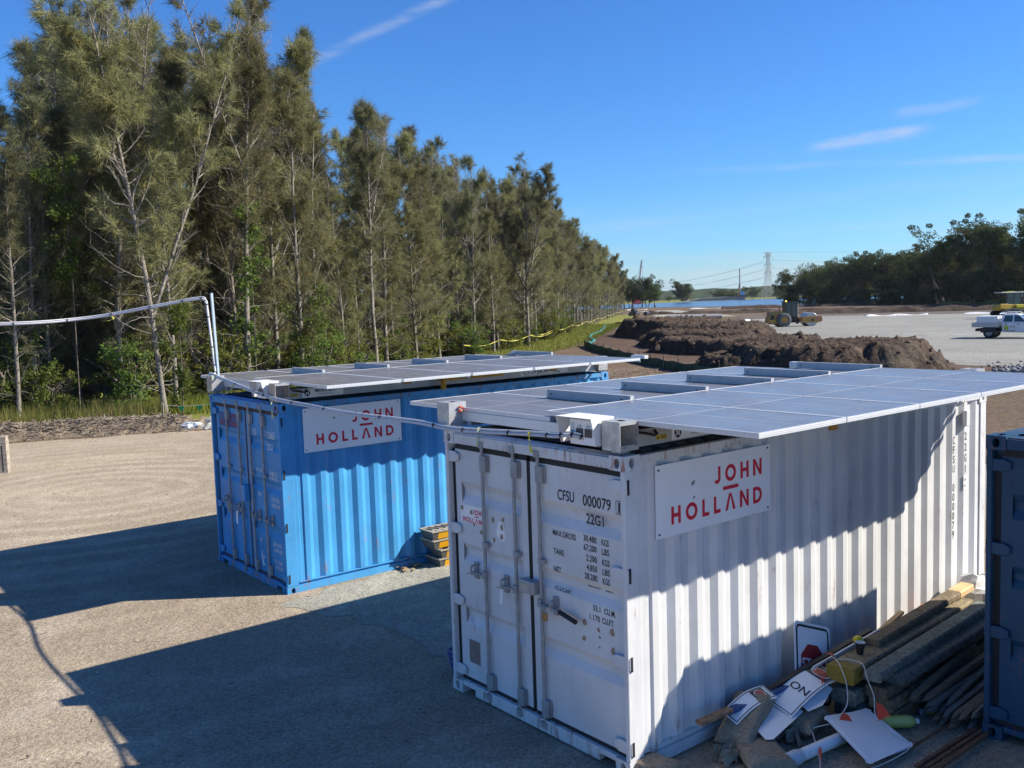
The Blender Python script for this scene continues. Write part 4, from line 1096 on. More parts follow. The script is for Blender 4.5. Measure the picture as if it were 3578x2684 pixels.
# ------------------------------------------------------------------ cable post and conduits
def B2(x, y, z):
    c, s = math.cos(RZ_B), math.sin(RZ_B)
    return Vector((LOC_B[0] + c * x - s * y, LOC_B[1] + s * x + c * y, LOC_B[2] + z))
def Wl(x, y, z):
    c, s = math.cos(RZ_W), math.sin(RZ_W)
    return Vector((LOC_W[0] + c * x - s * y, LOC_W[1] + s * x + c * y, LOC_W[2] + z))
post = empty('cable_post', B2(-2.29, 0.1, 2.86), RZ_B, 'thin galvanised post standing on the blue container roof corner', 'post')
mb = MB(); mb.bar((0, 0, 0.0), (-0.085, 0, 1.25), 0.042, 0.022, (0, 1, 0)); mb.bar((-0.012, 0.016, 0.0), (-0.097, 0.016, 1.25), 0.006, 0.03, (0, 1, 0)); mb.build('post', plain('zinc_post', (0.42, 0.50, 0.56), 0.45, 0.2), post)
mb = MB(); mb.box(-0.06, 0.06, -0.05, 0.05, 0, 0.012); mb.build('foot_plate', M_galv, post)
def smooth_path(P, k=8):
    P = [Vector(p) for p in P]; out = []
    for i in range(len(P) - 1):
        p0, p1, p2, p3 = P[max(i - 1, 0)], P[i], P[i + 1], P[min(i + 2, len(P) - 1)]
        for j in range(k):
            t = j / k
            out.append(0.5 * ((2 * p1) + (p2 - p0) * t + (2 * p0 - 5 * p1 + 4 * p2 - p3) * t * t + (3 * p1 - p0 - 3 * p2 + p3) * t ** 3))
    out.append(P[-1]); return out
def conduit(name, pts, label, r=0.017, twin=True, ties=8):
    t = empty(name, (0, 0, 0), 0, label, 'cable')
    P = smooth_path(pts)
    mb = MB(); mb.tube(P, r, 8); mb.build('conduit', M_pvc, t, smooth=True)
    if twin:
        Q = [p + Vector((0.0, 0.0, r * 1.75)) + Vector((0.008, 0.004, 0)) for p in P]
        mb = MB(); mb.tube(Q, r * 0.62, 6); mb.build('conduit', M_pvcw, t, smooth=True)
    L = len(P)
    for k in range(ties):
        i = int((k + 0.5) / ties * (L - 1)); d = (P[min(i + 1, L - 1)] - P[max(i - 1, 0)]).normalized()
        c = P[i] + Vector((0, 0, r * 0.55)); mb = MB(); mb.tube([c - d * 0.006, c + d * 0.006], r * 1.62, 8); mb.build('cable_tie', M_dark, t)
    return t
A = B2(-2.33, 0.06, 3.95)
conduit('overhead_conduit', [(-13.5, 13.3, 3.98), (-10.0, 13.6, 3.80), (-7.44, 13.75, 3.73), tuple(A + Vector((-1.9, 0.02, -0.165))), tuple(A + Vector((-0.9, 0, -0.03))), tuple(A + Vector((-0.2, 0, 0.075))), tuple(A + Vector((-0.07, 0, 0.03))), tuple(A + Vector((-0.045, -0.01, -0.14))), tuple(A + Vector((0.0, -0.01, -0.8))), tuple(A + Vector((0.02, -0.03, -1.03))), tuple(A + Vector((-0.01, -0.09, -1.09)))],
    'grey conduit sagging in from the left and down the thin post', 0.016, True, 16)
conduit('spanning_conduit', [tuple(A + Vector((-0.02, -0.10, -1.07))), tuple(B2(-2.2, -0.06, 2.905)), tuple(B2(-1.73, -0.05, 2.84)), tuple(B2(-0.76, -0.05, 2.735)), tuple(B2(0.13, -0.05, 2.655)), tuple(B2(0.96, -0.05, 2.638)), tuple(Wl(-4.3, -0.04, 2.62)), tuple(Wl(-2.89, -0.03, 2.632)), tuple(Wl(-2.33, -0.03, 2.615)), tuple(Wl(-1.78, -0.03, 2.634)), tuple(Wl(-1.0, -0.045, 2.68)), tuple(Wl(-0.72, -0.075, 2.695)), tuple(Wl(-0.55, -0.085, 2.72)), tuple(Wl(-0.45, -0.07, 2.72)), tuple(Wl(-0.42, -0.03, 2.70))],
    'grey conduit running from the blue container across to the white container isolator', 0.0145, True, 14)
# plastic ribbons knotted to the conduit
M_ryel = plain('yellow_ribbon', (0.52, 0.50, 0.08), 0.5, 0, 0.2, 30)
M_rpale = plain('pale_green_ribbon', (0.46, 0.52, 0.36), 0.5, 0, 0.2, 30)
def flag_ribbon(pts, w, mat, label):
    P = smooth_path(pts, 4); mb = MB(); vs = []
    for i, p in enumerate(P):
        a = i * 0.18; s = Vector((math.cos(a + 0.4), 0.35 * math.sin(a), 0.12 * math.sin(i))) * (w / 2)
        vs += [p - s, p + s]
    mb.add(vs, [(2 * i, 2 * i + 1, 2 * i + 3, 2 * i + 2) for i in range(len(P) - 1)])
    o = mb.build('marker_ribbon', mat)
    md = o.modifiers.new('solid', 'SOLIDIFY'); md.thickness = 0.0015
    tag(o, label, 'ribbon', 'ribbons tied to the conduit')
flag_ribbon([Wl(-1.80, -0.04, 2.68), Wl(-1.80, -0.055, 2.645), Wl(-1.82, -0.05, 2.58), Wl(-1.85, -0.035, 2.50)], 0.032, M_rpale, 'pale green ribbon hanging over the left door top of the white container')
flag_ribbon([Wl(-1.06, -0.055, 2.705), Wl(-1.06, -0.065, 2.66), Wl(-1.06, -0.06, 2.60), Wl(-1.065, -0.04, 2.52)], 0.034, M_ryel, 'bright yellow ribbon hanging over the white container door centre')
flag_ribbon([B2(-1.95, -0.11, 2.90), B2(-1.9, -0.13, 2.84), B2(-1.98, -0.15, 2.74), B2(-2.06, -0.15, 2.64)], 0.05, M_rpale, 'pale ribbon beside the left roof corner box of the blue container')
flag_ribbon([B2(-1.15, -0.12, 2.81), B2(-1.2, -0.14, 2.74), B2(-1.32, -0.16, 2.68), B2(-1.46, -0.16, 2.66)], 0.05, M_rpale, 'pale ribbon lying on the blue container header near its middle')
flag_ribbon([B2(-0.03, -0.06, 2.69), B2(-0.03, -0.07, 2.62), B2(-0.045, -0.065, 2.52), B2(-0.07, -0.05, 2.40)], 0.04, M_rpale, 'long pale ribbon hanging at the right front corner of the blue container')
flag_ribbon([Vector((-5.75, 13.68, 3.80)), Vector((-5.72, 13.66, 3.77)), Vector((-5.78, 13.64, 3.74)), Vector((-5.88, 13.64, 3.735))], 0.04, M_ryel, 'small yellow ribbon tied midway on the overhead conduit')
# ================================================================== trees
M_bark = groundmat('casuarina_bark', [(0.16, 0.145, 0.12), (0.26, 0.24, 0.205), (0.34, 0.32, 0.285)], bump=0.02, bscale=14.0, big=0.9)
M_bark2 = groundmat('dark_bark', [(0.10, 0.085, 0.07), (0.17, 0.15, 0.125), (0.26, 0.24, 0.21)], bump=0.02, bscale=10.0, big=0.7)
M_needle = leafmat('casuarina_needles', (0.19, 0.195, 0.09), (0.29, 0.28, 0.135), 0.38, 0.8, (0.33, 0.275, 0.105))
M_needle2 = leafmat('casuarina_needles_grey', (0.145, 0.155, 0.082), (0.245, 0.24, 0.13), 0.38, 0.8, (0.29, 0.255, 0.115))
M_leaf = leafmat('broad_leaves', (0.055, 0.078, 0.030), (0.105, 0.125, 0.045), 0.3, 0.3, (0.16, 0.165, 0.065))
M_shrub = leafmat('shrub_leaves', (0.13, 0.15, 0.035), (0.215, 0.22, 0.055), 0.4, 0.9, (0.30, 0.28, 0.08))
M_vine = leafmat('vine_leaves', (0.08, 0.125, 0.03), (0.15, 0.205, 0.05), 0.42, 0.9, (0.24, 0.27, 0.08))

def frame_of(d):
    d = d / np.linalg.norm(d); u = np.cross(d, (0.31, 0.17, 0.93)); u /= np.linalg.norm(u); return d, u, np.cross(d, u)
class Wood:
    def __init__(s): s.V = []; s.F = []; s.n = 0
    def tube(s, P, r, k):
        P = np.asarray(P, float); m = len(P); r = np.broadcast_to(r, (m,))
        T = np.gradient(P, axis=0); T /= np.linalg.norm(T, axis=1)[:, None]
        u = np.cross(T, np.array([0.31, 0.17, 0.93])); u /= np.linalg.norm(u, axis=1)[:, None]; w = np.cross(T, u)
        a = np.arange(k) * 2 * np.pi / k
        ring = P[:, None] + (u[:, None] * np.cos(a)[None, :, None] + w[:, None] * np.sin(a)[None, :, None]) * r[:, None, None]
        s.V.append(ring.reshape(-1, 3))
        i = np.arange(m - 1)[:, None] * k; j = np.arange(k)[None]; j2 = (j + 1) % k
        q = np.stack([i + j, i + j2, i + k + j2, i + k + j], -1).reshape(-1, 4) + s.n
        s.F.append(q); s.n += m * k
    def mesh(s, name, mat): return np_mesh(name, np.concatenate(s.V), np.concatenate(s.F), mat, True)
def bent(p, d, L, k, up, wob, rng):
    P = [np.array(p, float)]; d = np.array(d, float); d /= np.linalg.norm(d)
    for i in range(k):
        d = d + np.array([0, 0, up]) / k + rng.normal(0, wob, 3) / k; d /= np.linalg.norm(d)
        P.append(P[-1] + d * L / k)
    return np.array(P), d
def blades_mesh(name, C, D, rng, nb, lmin, lmax, w, droop, spread, mat):
    """tufts of fine branchlets: C centres, D growth directions"""
    k = len(C); C = np.repeat(C, nb, 0); D = np.repeat(D, nb, 0); m = k * nb
    d = D * rng.uniform(0.2, 0.9, (m, 1)) + rng.normal(0, spread, (m, 3)) + np.array([0, 0, -1.0]) * droop * rng.uniform(0.2, 1.3, (m, 1))
    d /= np.linalg.norm(d, axis=1)[:, None]
    L = rng.uniform(lmin, lmax, (m, 1)); C = C + rng.normal(0, 0.05, (m, 3))
    s = np.cross(d, rng.normal(0, 1, (m, 3))); s /= np.linalg.norm(s, axis=1)[:, None]; s *= w * rng.uniform(0.6, 1.3, (m, 1))
    V = np.stack([C - s * 0.5, C + s * 0.5, C + d * L * 0.6 + s * 0.9, C + d * L, C + d * L * 0.6 - s * 0.9], 1)
    V = np.stack([C - s * 0.6, C + s * 0.6, C + d * L], 1).reshape(-1, 3)
    return np_mesh(name, V, np.arange(m * 3).reshape(-1, 3), mat)
def casuarina(seed, H=15.0, Rm=2.0, h0=0.22, n=56, fork=None, nb=14, bare=14, grey=False, trunk_r=0.105, lean=(0, 0), top_dense=1.0, nsub=6):
    rng = np.random.default_rng(seed); wd = Wood(); C = []; D = []
    stems = [(np.array([0, 0, -0.15]), np.array([lean[0], lean[1], 1.0]), H, trunk_r, h0, n)]
    si = 0
    while si < len(stems):
        p, d, L, r0, hs, nn = stems[si]
        P, _ = bent(p, d, L, 16, 0.12, 0.32, rng)
        t = np.linspace(0, 1, len(P)); rad = r0 * (1 - t) ** 0.85 + 0.012
        if si == 0: rad[0] *= 1.5
        wd.tube(P, rad, 7 if si == 0 else 6)
        at = lambda q: np.array([np.interp(q, t, P[:, c]) for c in range(3)])
        if si == 0 and fork:
            for ft, az, fl in fork:
                b = at(ft); stems.append((b, np.array([math.cos(az) * 0.38, math.sin(az) * 0.38, 1.0]), L * (1 - ft) * fl, r0 * (1 - ft) * 0.85, 0.12, int(nn * 0.6)))
        for i in range(nn):
            q = hs + (1 - hs) * ((i + rng.random()) / nn) ** 0.92 * 0.985
            f = (q - hs) / (1 - hs)
            prof = ((1 - f) ** 0.75 * 0.86 + 0.17) * min(1.0, 0.45 + f * 4.0)
            Lb = 1.28 * Rm * prof * rng.uniform(0.55, 1.2) * (L / H) ** 0.5
            az = i * 2.39996 + rng.normal(0, 0.5); el = R(rng.uniform(22, 52) + 14 * f)
            B, de = bent(at(q), (math.cos(az) * math.cos(el), math.sin(az) * math.cos(el), math.sin(el)), Lb, 5, 0.35, 0.5, rng)
            tb = np.linspace(0, 1, 6)
            wd.tube(B, (0.028 * (1 - f) + 0.010) * (1 - tb) + 0.005, 4)
            for s_ in np.arange(0.3, 1.01, 0.22 / max(Lb, 0.5)):
                C.append([np.interp(s_, tb, B[:, c]) for c in range(3)]); D.append(de)
            for j in range(nsub):
                s_ = rng.uniform(0.25, 0.98); b = np.array([np.interp(s_, tb, B[:, c]) for c in range(3)])
                dv = de * 0.7 + rng.normal(0, 0.55, 3) + np.array([0, 0, 0.2])
                S, ds = bent(b, dv, (0.28 + 0.34 * Lb) * rng.uniform(0.6, 1.2), 3, 0.1, 0.5, rng)
                wd.tube(S, np.array([0.008, 0.006, 0.004, 0.003]), 3)
                for w_ in np.arange(0.35, 1.01, 0.24):
                    C.append([np.interp(w_, np.linspace(0, 1, 4), S[:, c]) for c in range(3)]); D.append(ds)
        if si == 0:
            for i in range(bare):     # dead lower limbs
                q = rng.uniform(0.05, hs + 0.22); az = rng.uniform(0, 6.28); el = R(rng.uniform(-5, 45))
                B, de = bent(at(q), (math.cos(az) * math.cos(el), math.sin(az) * math.cos(el), math.sin(el)), rng.uniform(0.6, 2.4), 5, 0.25, 0.9, rng)
                wd.tube(B, np.linspace(0.02, 0.005, 6), 4)
                for j in range(4):
                    S, ds = bent(B[rng.integers(1, 6)], de + rng.normal(0, 0.7, 3), rng.uniform(0.3, 0.9), 3, 0.0, 0.8, rng); wd.tube(S, np.linspace(0.008, 0.003, 4), 3)
        si += 1
    kp = [mnoise.noise((c[0] * 0.62 + seed, c[1] * 0.62, c[2] * 0.55)) + 0.35 * mnoise.noise((c[0] * 1.9, c[1] * 1.9 + seed, c[2] * 1.6)) > -0.02 for c in C]
    C = np.array(C)[kp]; D = np.array(D)[kp]
    tw = wd.mesh('trunk', M_bark)
    cr = blades_mesh('crown', C, D, rng, nb, 0.22, 0.6, 0.021, 0.30, 0.30, M_needle2 if grey else M_needle)
    return tw, cr, H
PROTO = [casuarina(21, 15, 2.1, 0.13, 62, None, 16, 16), casuarina(22, 15, 1.8, 0.2, 54, [(0.5, 0.6, 0.95)], 15, 20, True), casuarina(23, 15, 2.4, 0.14, 62, [(0.38, 2.6, 0.9)], 12, 10),
         casuarina(24, 15, 1.7, 0.26, 52, None, 11, 22, True), casuarina(25, 15, 2.2, 0.16, 58, [(0.42, 4.4, 0.92), (0.6, 1.2, 0.9)], 11, 16), casuarina(26, 15, 1.6, 0.10, 64, None, 13, 8)]
SAP = [casuarina(27, 6, 1.5, 0.03, 40, None, 11, 4, False, 0.07), casuarina(28, 6, 1.7, 0.04, 40, [(0.2, 1.0, 0.9)], 11, 4, True, 0.07)]
# taller individuals that stand out at the front of the wood
def plant(name, tw, cr, loc, rz, sxy, sz, label, cat, group):
    t = empty(name, loc, rz, label, cat, group); t.scale = (sxy, sxy, sz)
    link('trunk', tw, t); link('crown', cr, t)
    return t
hero = [
 (casuarina(31, 17.0, 1.75, 0.30, 60, [(0.22, 0.5, 0.98), (0.5, 3.0, 0.8)], 15, 34, False, 0.09, (-0.05, 0.0)), (-12.7, 34.3), 0.4, 'tall leaning casuarina with a forked grey trunk at the edge of the mulch'),
 (casuarina(32, 18.3, 1.8, 0.36, 50, [(0.52, 2.7, 0.9), (0.62, 0.2, 0.85)], 13, 34, False, 0.125), (-11.0, 39.3), 1.1, 'tallest open crowned casuarina, pale trunk behind the thin post'),
 (casuarina(33, 16.6, 1.8, 0.16, 64, [(0.45, 3.6, 0.95)], 15, 20, False, 0.12, (-0.02, 0)), (-15.6, 37.4), 2.2, 'tall dense casuarina at the left beside the forked one'),
 (casuarina(34, 14.2, 2.0, 0.12, 70, None, 16, 14, False, 0.115), (-9.6, 43.2), 0.2, 'broad cone shaped casuarina to the right of the tallest one'),
 (casuarina(35, 14.8, 1.5, 0.36, 48, [(0.55, 0.4, 1.0)], 13, 30, True, 0.11), (-7.4, 52.0), 0.6, 'slim pale trunked casuarina with a thin twin top above the blue container'),
 (casuarina(36, 15.6, 2.3, 0.12, 70, [(0.3, 1.0, 0.95), (0.36, 4.2, 0.95)], 15, 14, True, 0.14), (1.5, 79.5), 1.8, 'bushy grey green casuarina standing forward where the yellow tape turns'),
]
for (tw, cr, H), (x, y), rz, lab in hero:
    plant('casuarina_tree', tw, cr, (x, y, 0), rz, 1, 1, lab, 'tree', 'casuarinas along the edge of the wood')
DATA = (
    '-26.6,40.3,12.7;-28.2,44.6,11.2;-28.4,48.2,13.7;-23.2,36.1,11.2;-23.9,38,11.3;-24.1,41.6,10.5;-24.7,45,11.9;-24.1,47.6,13.3;-19.8,32.9,8.4;-'
    '20.7,36.3,11.4;-20.1,40.3,12.5;-20.6,42.7,14;-20.8,44.3,15.3;-21.5,48.4,18.9;-17.7,33.6,9.7;-18.5,36.4,12.1;-18,39.3,15.2;-20.1,42.9,11.4;-'
    '20.9,44.6,15.3;-21.8,48.5,18.5;-15.5,37.3,14.8;-17.3,40.1,16.5;-18,43.9,18.3;-18.6,45.5,16.1;-19.7,50,17.9;-13.2,36.9,12.2;-15.5,37.6,15.9;-'
    '18.8,38.3,11.8;-22,39,10.8;-24.2,40.2,12.5;-12,39.2,14.7;-15.7,40.9,16;-17.5,40.7,12.8;-19.5,41.4,11.1;-22.9,42.9,11;-25.6,44.7,12.7;-12.5,43,14.8;-'
    '13.1,44.3,16.8;-17.3,43.8,16.2;-19.2,44.9,17.9;-23.4,45.4,10.4;-25.4,46.3,10.7;-11.1,44.8,16.9;-12.6,46,13.9;-14.5,46.5,14.8;-19.5,48.5,19.7;-'
    '21.4,48.4,18.2;-23.8,49.9,14.3;-10.1,48.7,14.4;-12.4,49.1,15.9;-14.6,49.2,17.5;-18.6,50.4,17.4;-21.3,51.6,20.4;-22.8,51.7,16.4;-9,51.1,12.1;-'
    '12.4,51.4,14.5;-15.2,52.6,16.8;-15.9,52.9,14.9;-19.6,54.3,16.8;-22.2,55.2,18.8;-8.5,53,10.8;-10.5,54.1,14;-14,54.8,20.5;-16.5,55.4,17.4;-'
    '18.5,56.3,17.8;-21.2,56.8,20.5;-7.2,54.8,14.4;-10.5,56.8,12.2;-12.4,57.8,17.2;-16.1,58.1,19.6;-18.6,59.2,15.8;-21,59.3,20;-5.8,58.1,13.2;-'
    '10.1,58.1,9.7;-11.7,59.2,15.6;-15,60.4,20.5;-17.1,61.7,20.5;-20.1,62.1,14.8;-5.8,61,13.5;-7.7,61.6,15.4;-12.4,62.7,16;-14.5,63.6,16.1;-4.8,63.7,11.2;-'
    '7.7,64.8,13.6;-9.8,66.5,17.4;-14.4,66.2,18.9;-2.6,67,13.8;-6.5,67.9,14.8;-10.1,69.1,17.7;-11.6,70.1,11.8;-1.3,71.9,12.4;-5.8,72.3,15.3;-'
    '9.2,72.9,15.4;-11.2,74.4,19.3;-1,74.8,10.9;-4.2,75.8,15;-5.7,77.6,17;-10,77.6,18.8;-0.5,80.1,11.7;-3.4,80.4,12.1;-6.1,80.6,16.8;-'
    '9.1,82.2,13.1;1.2,81.7,14.3;-2.3,83.6,12.8;-6.5,83.6,14.6;-8,83.8,16.9;1.9,86.3,14.5;-2.4,87.5,15.8;-4.9,86.9,17.2;-7.8,88.3,17.5;2.4,89.6,14.3;-'
    '1.6,90.3,12.9;-3.8,91.4,13;-7.1,91.1,14.2;3.1,93.2,13.6;1,93.6,16.2;-2.8,94.7,17.3;-5.5,95.1,18.6;3.9,96.4,10.6;1,97.5,17.5;-2.2,97.1,13.1;-'
    '5.4,98.3,17.9;5,100.5,13;1.4,99.8,13.1;-1.5,101.3,16.6;-4.5,101.4,19;5,104.1,14.8;1.6,105.1,13.3;-1.1,105.2,13.2;-'
    '4.4,106.5,15.8;6.1,106.7,12.3;2.8,108.5,16.8;-1.5,109.3,17.7;-4.9,108.7,17.4;3.1,111.2,16.6;0.7,111.6,14.8;-'
    '3.3,113.4,15.4;6.4,114.2,14.4;3.1,114.4,18.2;-0.1,114.6,18.7;-2.8,115.1,16.3;4,118.5,16.7;1.6,118.4,17.5;-'
    '0.9,119.8,15.2;7.3,121.3,13.7;4.2,121.6,17.7;1.3,122.3,16.7;-1.7,123.1,17.6;5.8,124.2,16;2.5,125.3,17.4;-'
    '0.8,127,17.3;8.6,127.8,11.1;5.4,128.5,14.3;2.9,129.1,20.3;-0.2,129.3,19.8;9.3,130.5,12.4;6.1,131.8,17.9;3.7,134.1,20.2;-'
    '0.3,132.9,20.5;10.2,135.7,13.7;6.6,135.8,14.8;4.4,137.1,19.4;2.3,136.3,20.5;11.6,139.8,9.9;8,141,17;6.2,140.9,17.7;1.6,141.4,20.5;6.5,144.3,18.9;2.9,1'
    '44.7,19.9;13.2,147.2,12.7;8.6,149.1,17.6;4.7,148.7,20.4;13.3,154.6,13.8;8.2,154.3,18.1;4.7,154.8,18.1;14.8,161.1,10.7;10.5,161.5,13.6;6.3,162.6,16.4;1'
    '2,168.9,12.8;8.1,168.5,17.9;16.7,174.4,14.3;13,174.6,16.4;7.4,176.4,20.5;18.8,180.9,13.2;13.7,180.9,16;10.6,181.9,20.2;20.4,186.9,12.3;14.6,186.9,15.6'
    ';10.4,188.6,18.7;20.4,193.1,10.4;15.1,192.5,17;12.3,192.8,17.9;21.7,199.8,11.4;17.9,199.7,16.2;14.1,200.8,16.5;23.1,205.3,9.2;17.8,206.8,14.2;13.9,207'
    '.3,20.5;25.3,212.5,7.1;21.2,213.9,13.4;14.7,214.9,15.1;24.3,218.2,12.4;17.7,218.8,16.6;19,231,17.9;26.4,237.4,13.9;20.7,238.6,19.5;28.3,245.9,9.5;21.2'
    ',246.8,17.6;29.5,255.2,11.7;23.1,255.8,16.6;30.6,266.3,12.7;24,266.7,20.1;31.1,274,14.3;24.6,276.1,20.5;33.1,284.4,9.8;26.6,286.7,19.6;34,293.1,11.4;2'
    '7.3,292.8,20.5;29,301.4,20.5;35.3,311.8,15.9;30.3,313.1,20.5;37.3,321.7,11.6;30.8,322.5,17.9;30.9,331,20.5;39.1,338.8,11.7;32.9,339.4,20.5;38.7,346.2,'
    '18;34.9,346.8,20.5;41.7,353.8,8.1;33.7,354.8,18.1'
)
HX = [q[1] for q in hero]
rr = random.Random(9)
for rec in DATA.split(';'):
    x, y, H = map(float, rec.split(','))
    if any((x - a) ** 2 + (y - b) ** 2 < 1.6 for a, b in HX): continue
    tw, cr, H0 = PROTO[rr.randrange(6)]
    s = H / H0
    plant('casuarina_tree', tw, cr, (x, y, 0), rr.uniform(0, 6.28), s ** 0.6 * rr.uniform(0.85, 1.15), s, 'slender casuarina in the dense wood along the left side of the site', 'tree', 'casuarinas in the wood')

rs = np.random.default_rng(44)
for i, (x, y) in enumerate(along([(-30, 33.5), (-12.4, 36.8), (-7.0, 54), (1.6, 82), (7, 112)], 66, 1.5, 10, rs)):
    tw, cr, H0 = SAP[i % 2]; k = rs.uniform(0.55, 1.35)
    plant('casuarina_sapling', tw, cr, (float(x), float(y), 0), float(rs.uniform(0, 6.28)), k, k, 'young bushy casuarina filling in under the taller ones', 'tree', 'young casuarinas')
# what lies deeper in the wood reads as one dark mass
rs = np.random.default_rng(45); k = 52000
q = np.concatenate([along([(-60, 44), (-24, 52), (-19, 68), (-10, 96), (2, 150), (14, 220)], k // 2, 0, 8, rs), along([(-60, 44), (-24, 52), (-19, 68), (-14, 84)], k // 2, 0, 6, rs)])
X = np.c_[q, rs.uniform(0, 1, k) ** 0.8 * 11.5]; a = rs.normal(0, 1, (k, 3)); a /= np.linalg.norm(a, axis=1)[:, None]; b_ = np.cross(a, rs.normal(0, 1, (k, 3))); b_ /= np.linalg.norm(b_, axis=1)[:, None]; s = rs.uniform(0.15, 0.5, (k, 1))
o = link('deep_wood', np_mesh('deep_wood', np.stack([X - a * s, X + b_ * s * 0.35, X + a * s, X - b_ * s * 0.35], 1).reshape(-1, 3), np.arange(k * 4).reshape(-1, 4), M_needle2)); tag(o, 'dense dark foliage deep inside the wood', 'wood', kind='stuff')

# broad leaved trees: crowns of many leaf clumps on forking limbs
def broadleaf(seed, H=12.0, Rm=4.0, h0=0.3, limbs=9, clumps=60, leaves=70, size=0.2, mat=None, stems=1, flat=0.75):
    rng = np.random.default_rng(seed); wd = Wood(); C = []
    for st in range(stems):
        off = rng.normal(0, 0.25 * (stems > 1), 2)
        P, d = bent((off[0], off[1], -0.2), (rng.normal(0, 0.15 * stems ** 0.5), rng.normal(0, 0.15 * stems ** 0.5), 1), H * 0.72, 9, 0.1, 0.5, rng)
        wd.tube(P, np.linspace(0.2, 0.05, 10) * (1 if stems == 1 else 0.7), 6)
        for i in range(limbs):
            q = rng.uniform(h0, 0.98); b = np.array([np.interp(q, np.linspace(0, 1, 10), P[:, c]) for c in range(3)])
            az = i * 2.4 + rng.normal(0, 0.4); el = R(rng.uniform(15, 60))
            B, de = bent(b, (math.cos(az) * math.cos(el), math.sin(az) * math.cos(el), math.sin(el)), Rm * rng.uniform(0.5, 1.05), 6, 0.35, 0.8, rng)
            wd.tube(B, np.linspace(0.075, 0.015, 7), 5)
            for j in range(max(2, clumps // limbs // stems)):
                s_ = rng.uniform(0.35, 1.05); c = B[min(6, int(s_ * 6))] + rng.normal(0, 0.42, 3)
                C.append(c)
                S, _ = bent(B[rng.integers(2, 6)], c - B[3], np.linalg.norm(c - B[3]) * 0.8 + 0.1, 3, 0, 0.4, rng); wd.tube(S, np.linspace(0.02, 0.006, 4), 3)
    C = np.array(C); k = len(C)
    rad = rng.uniform(0.4, 1.0, k) * Rm * 0.33
    n = leaves
    dirs = rng.normal(0, 1, (k, n, 3)); dirs /= np.linalg.norm(dirs, axis=2)[..., None]
    rr_ = rng.uniform(0.35, 1.0, (k, n, 1)) ** 0.6
    X = (C[:, None] + dirs * rr_ * rad[:, None, None] * np.array([1, 1, flat])).reshape(-1, 3)
    m = len(X); a = rng.normal(0, 1, (m, 3)); a /= np.linalg.norm(a, axis=1)[:, None]; b = np.cross(a, rng.normal(0, 1, (m, 3))); b /= np.linalg.norm(b, axis=1)[:, None]
    sz = size * rng.uniform(0.6, 1.4, (m, 1))
    V = np.stack([X - a * sz * 0.6, X + b * sz * 0.32, X + a * sz * 0.6, X - b * sz * 0.32], 1).reshape(-1, 3)
    cr = np_mesh('crown', V, np.arange(m * 4).reshape(-1, 4), mat or M_leaf)
    return wd.mesh('trunk', M_bark2), cr, H
BL = [broadleaf(41, 12, 4.2, 0.3, 12, 84, 95, 0.24), broadleaf(42, 12, 3.6, 0.35, 10, 76, 95, 0.24, None, 2), broadleaf(43, 12, 3.2, 0.45, 10, 66, 95, 0.24), broadleaf(44, 12, 4.6, 0.22, 12, 90, 95, 0.24, None, 3)]
TALL = [broadleaf(45, 18, 4.4, 0.42, 15, 110, 90, 0.26), broadleaf(46, 18, 4.0, 0.5, 14, 100, 90, 0.26, None, 2)]
rr = random.Random(12)
def skyH(u):   # height of the canopy along the wood on the right
    return np.interp(u, [81, 86, 92, 98, 101, 110], [9.5, 12.0, 13.2, 13.6, 12.5, 12.0])
# right hand wood: runs from (82,282) towards the camera's right
line = [(82, 284), (88, 268), (94, 250), (98, 238), (101, 228), (104, 218), (108, 204)]
cnt = 0
for (ax, ay), (bx, by) in zip(line[:-1], line[1:]):
    for row in range(5):
        for k in range(2):
            t = (k + rr.random()) / 2; x = ax + (bx - ax) * t + row * 4.2 + rr.uniform(-1, 1); y = ay + (by - ay) * t + row * 3.4 + rr.uniform(-1, 1)
            H = skyH(x - row * 4) * rr.uniform(0.88, 1.03); tw, cr, H0 = BL[rr.randrange(4)]
            plant('broadleaf_tree', tw, cr, (x, y, 0), rr.uniform(0, 6.28), rr.uniform(1.15, 1.45), 1.25 * H / H0, 'dark rounded tree in the wood beyond the gravel pad on the right', 'tree', 'trees in the right hand wood')
ORD = ['first', 'second', 'third', 'fourth', 'fifth', 'sixth', 'seventh', 'eighth', 'ninth', 'tenth', 'eleventh', 'twelfth']
for gi, (x, y, H) in enumerate(sorted(((92, 202, 17.2), (94.5, 197, 18.6), (98, 200, 17.8), (97.5, 190, 17.6), (101, 187, 18.4), (104, 182, 18.0), (107, 190, 18.8), (110, 178, 18.5), (95, 206, 14.0), (103, 196, 17), (113, 185, 18), (117, 176, 18.6)), key=lambda q: q[0] / q[1])):
    tw, cr, H0 = TALL[rr.randrange(2)]
    plant('gum_tree', tw, cr, (x, y, 0), rr.uniform(0, 6.28), rr.uniform(1.15, 1.4), 1.22 * H / H0, 'tall gum tree above the right hand wood, %s of them from the left' % ORD[gi], 'tree', 'tall gums at the right edge')
for x, y in ((90, 196), (96, 188), (103, 180), (111, 172), (99, 184), (93, 192), (107, 176)):
    tw, cr, H0 = BL[3]
    plant('understorey_tree', tw, cr, (x, y, 0), rr.uniform(0, 6.28), 1.4, 0.75, 'low dark tree filling under the tall gums', 'tree', 'low trees under the gums')
for (ax, ay), (bx, by) in zip(line[:-1], line[1:]):
    for k in range(4):
        t = (k + rr.random()) / 4; tw, cr, H0 = BL[3]
        plant('understorey_tree', tw, cr, (ax + (bx - ax) * t - 1.0 + rr.uniform(-1, 2), ay + (by - ay) * t - 1.5 + rr.uniform(-1, 2), -1.2), rr.uniform(0, 6.28), 0.9, 0.55, 'low bushy tree along the front foot of the dark right hand wood', 'tree', 'low trees along the right hand wood')
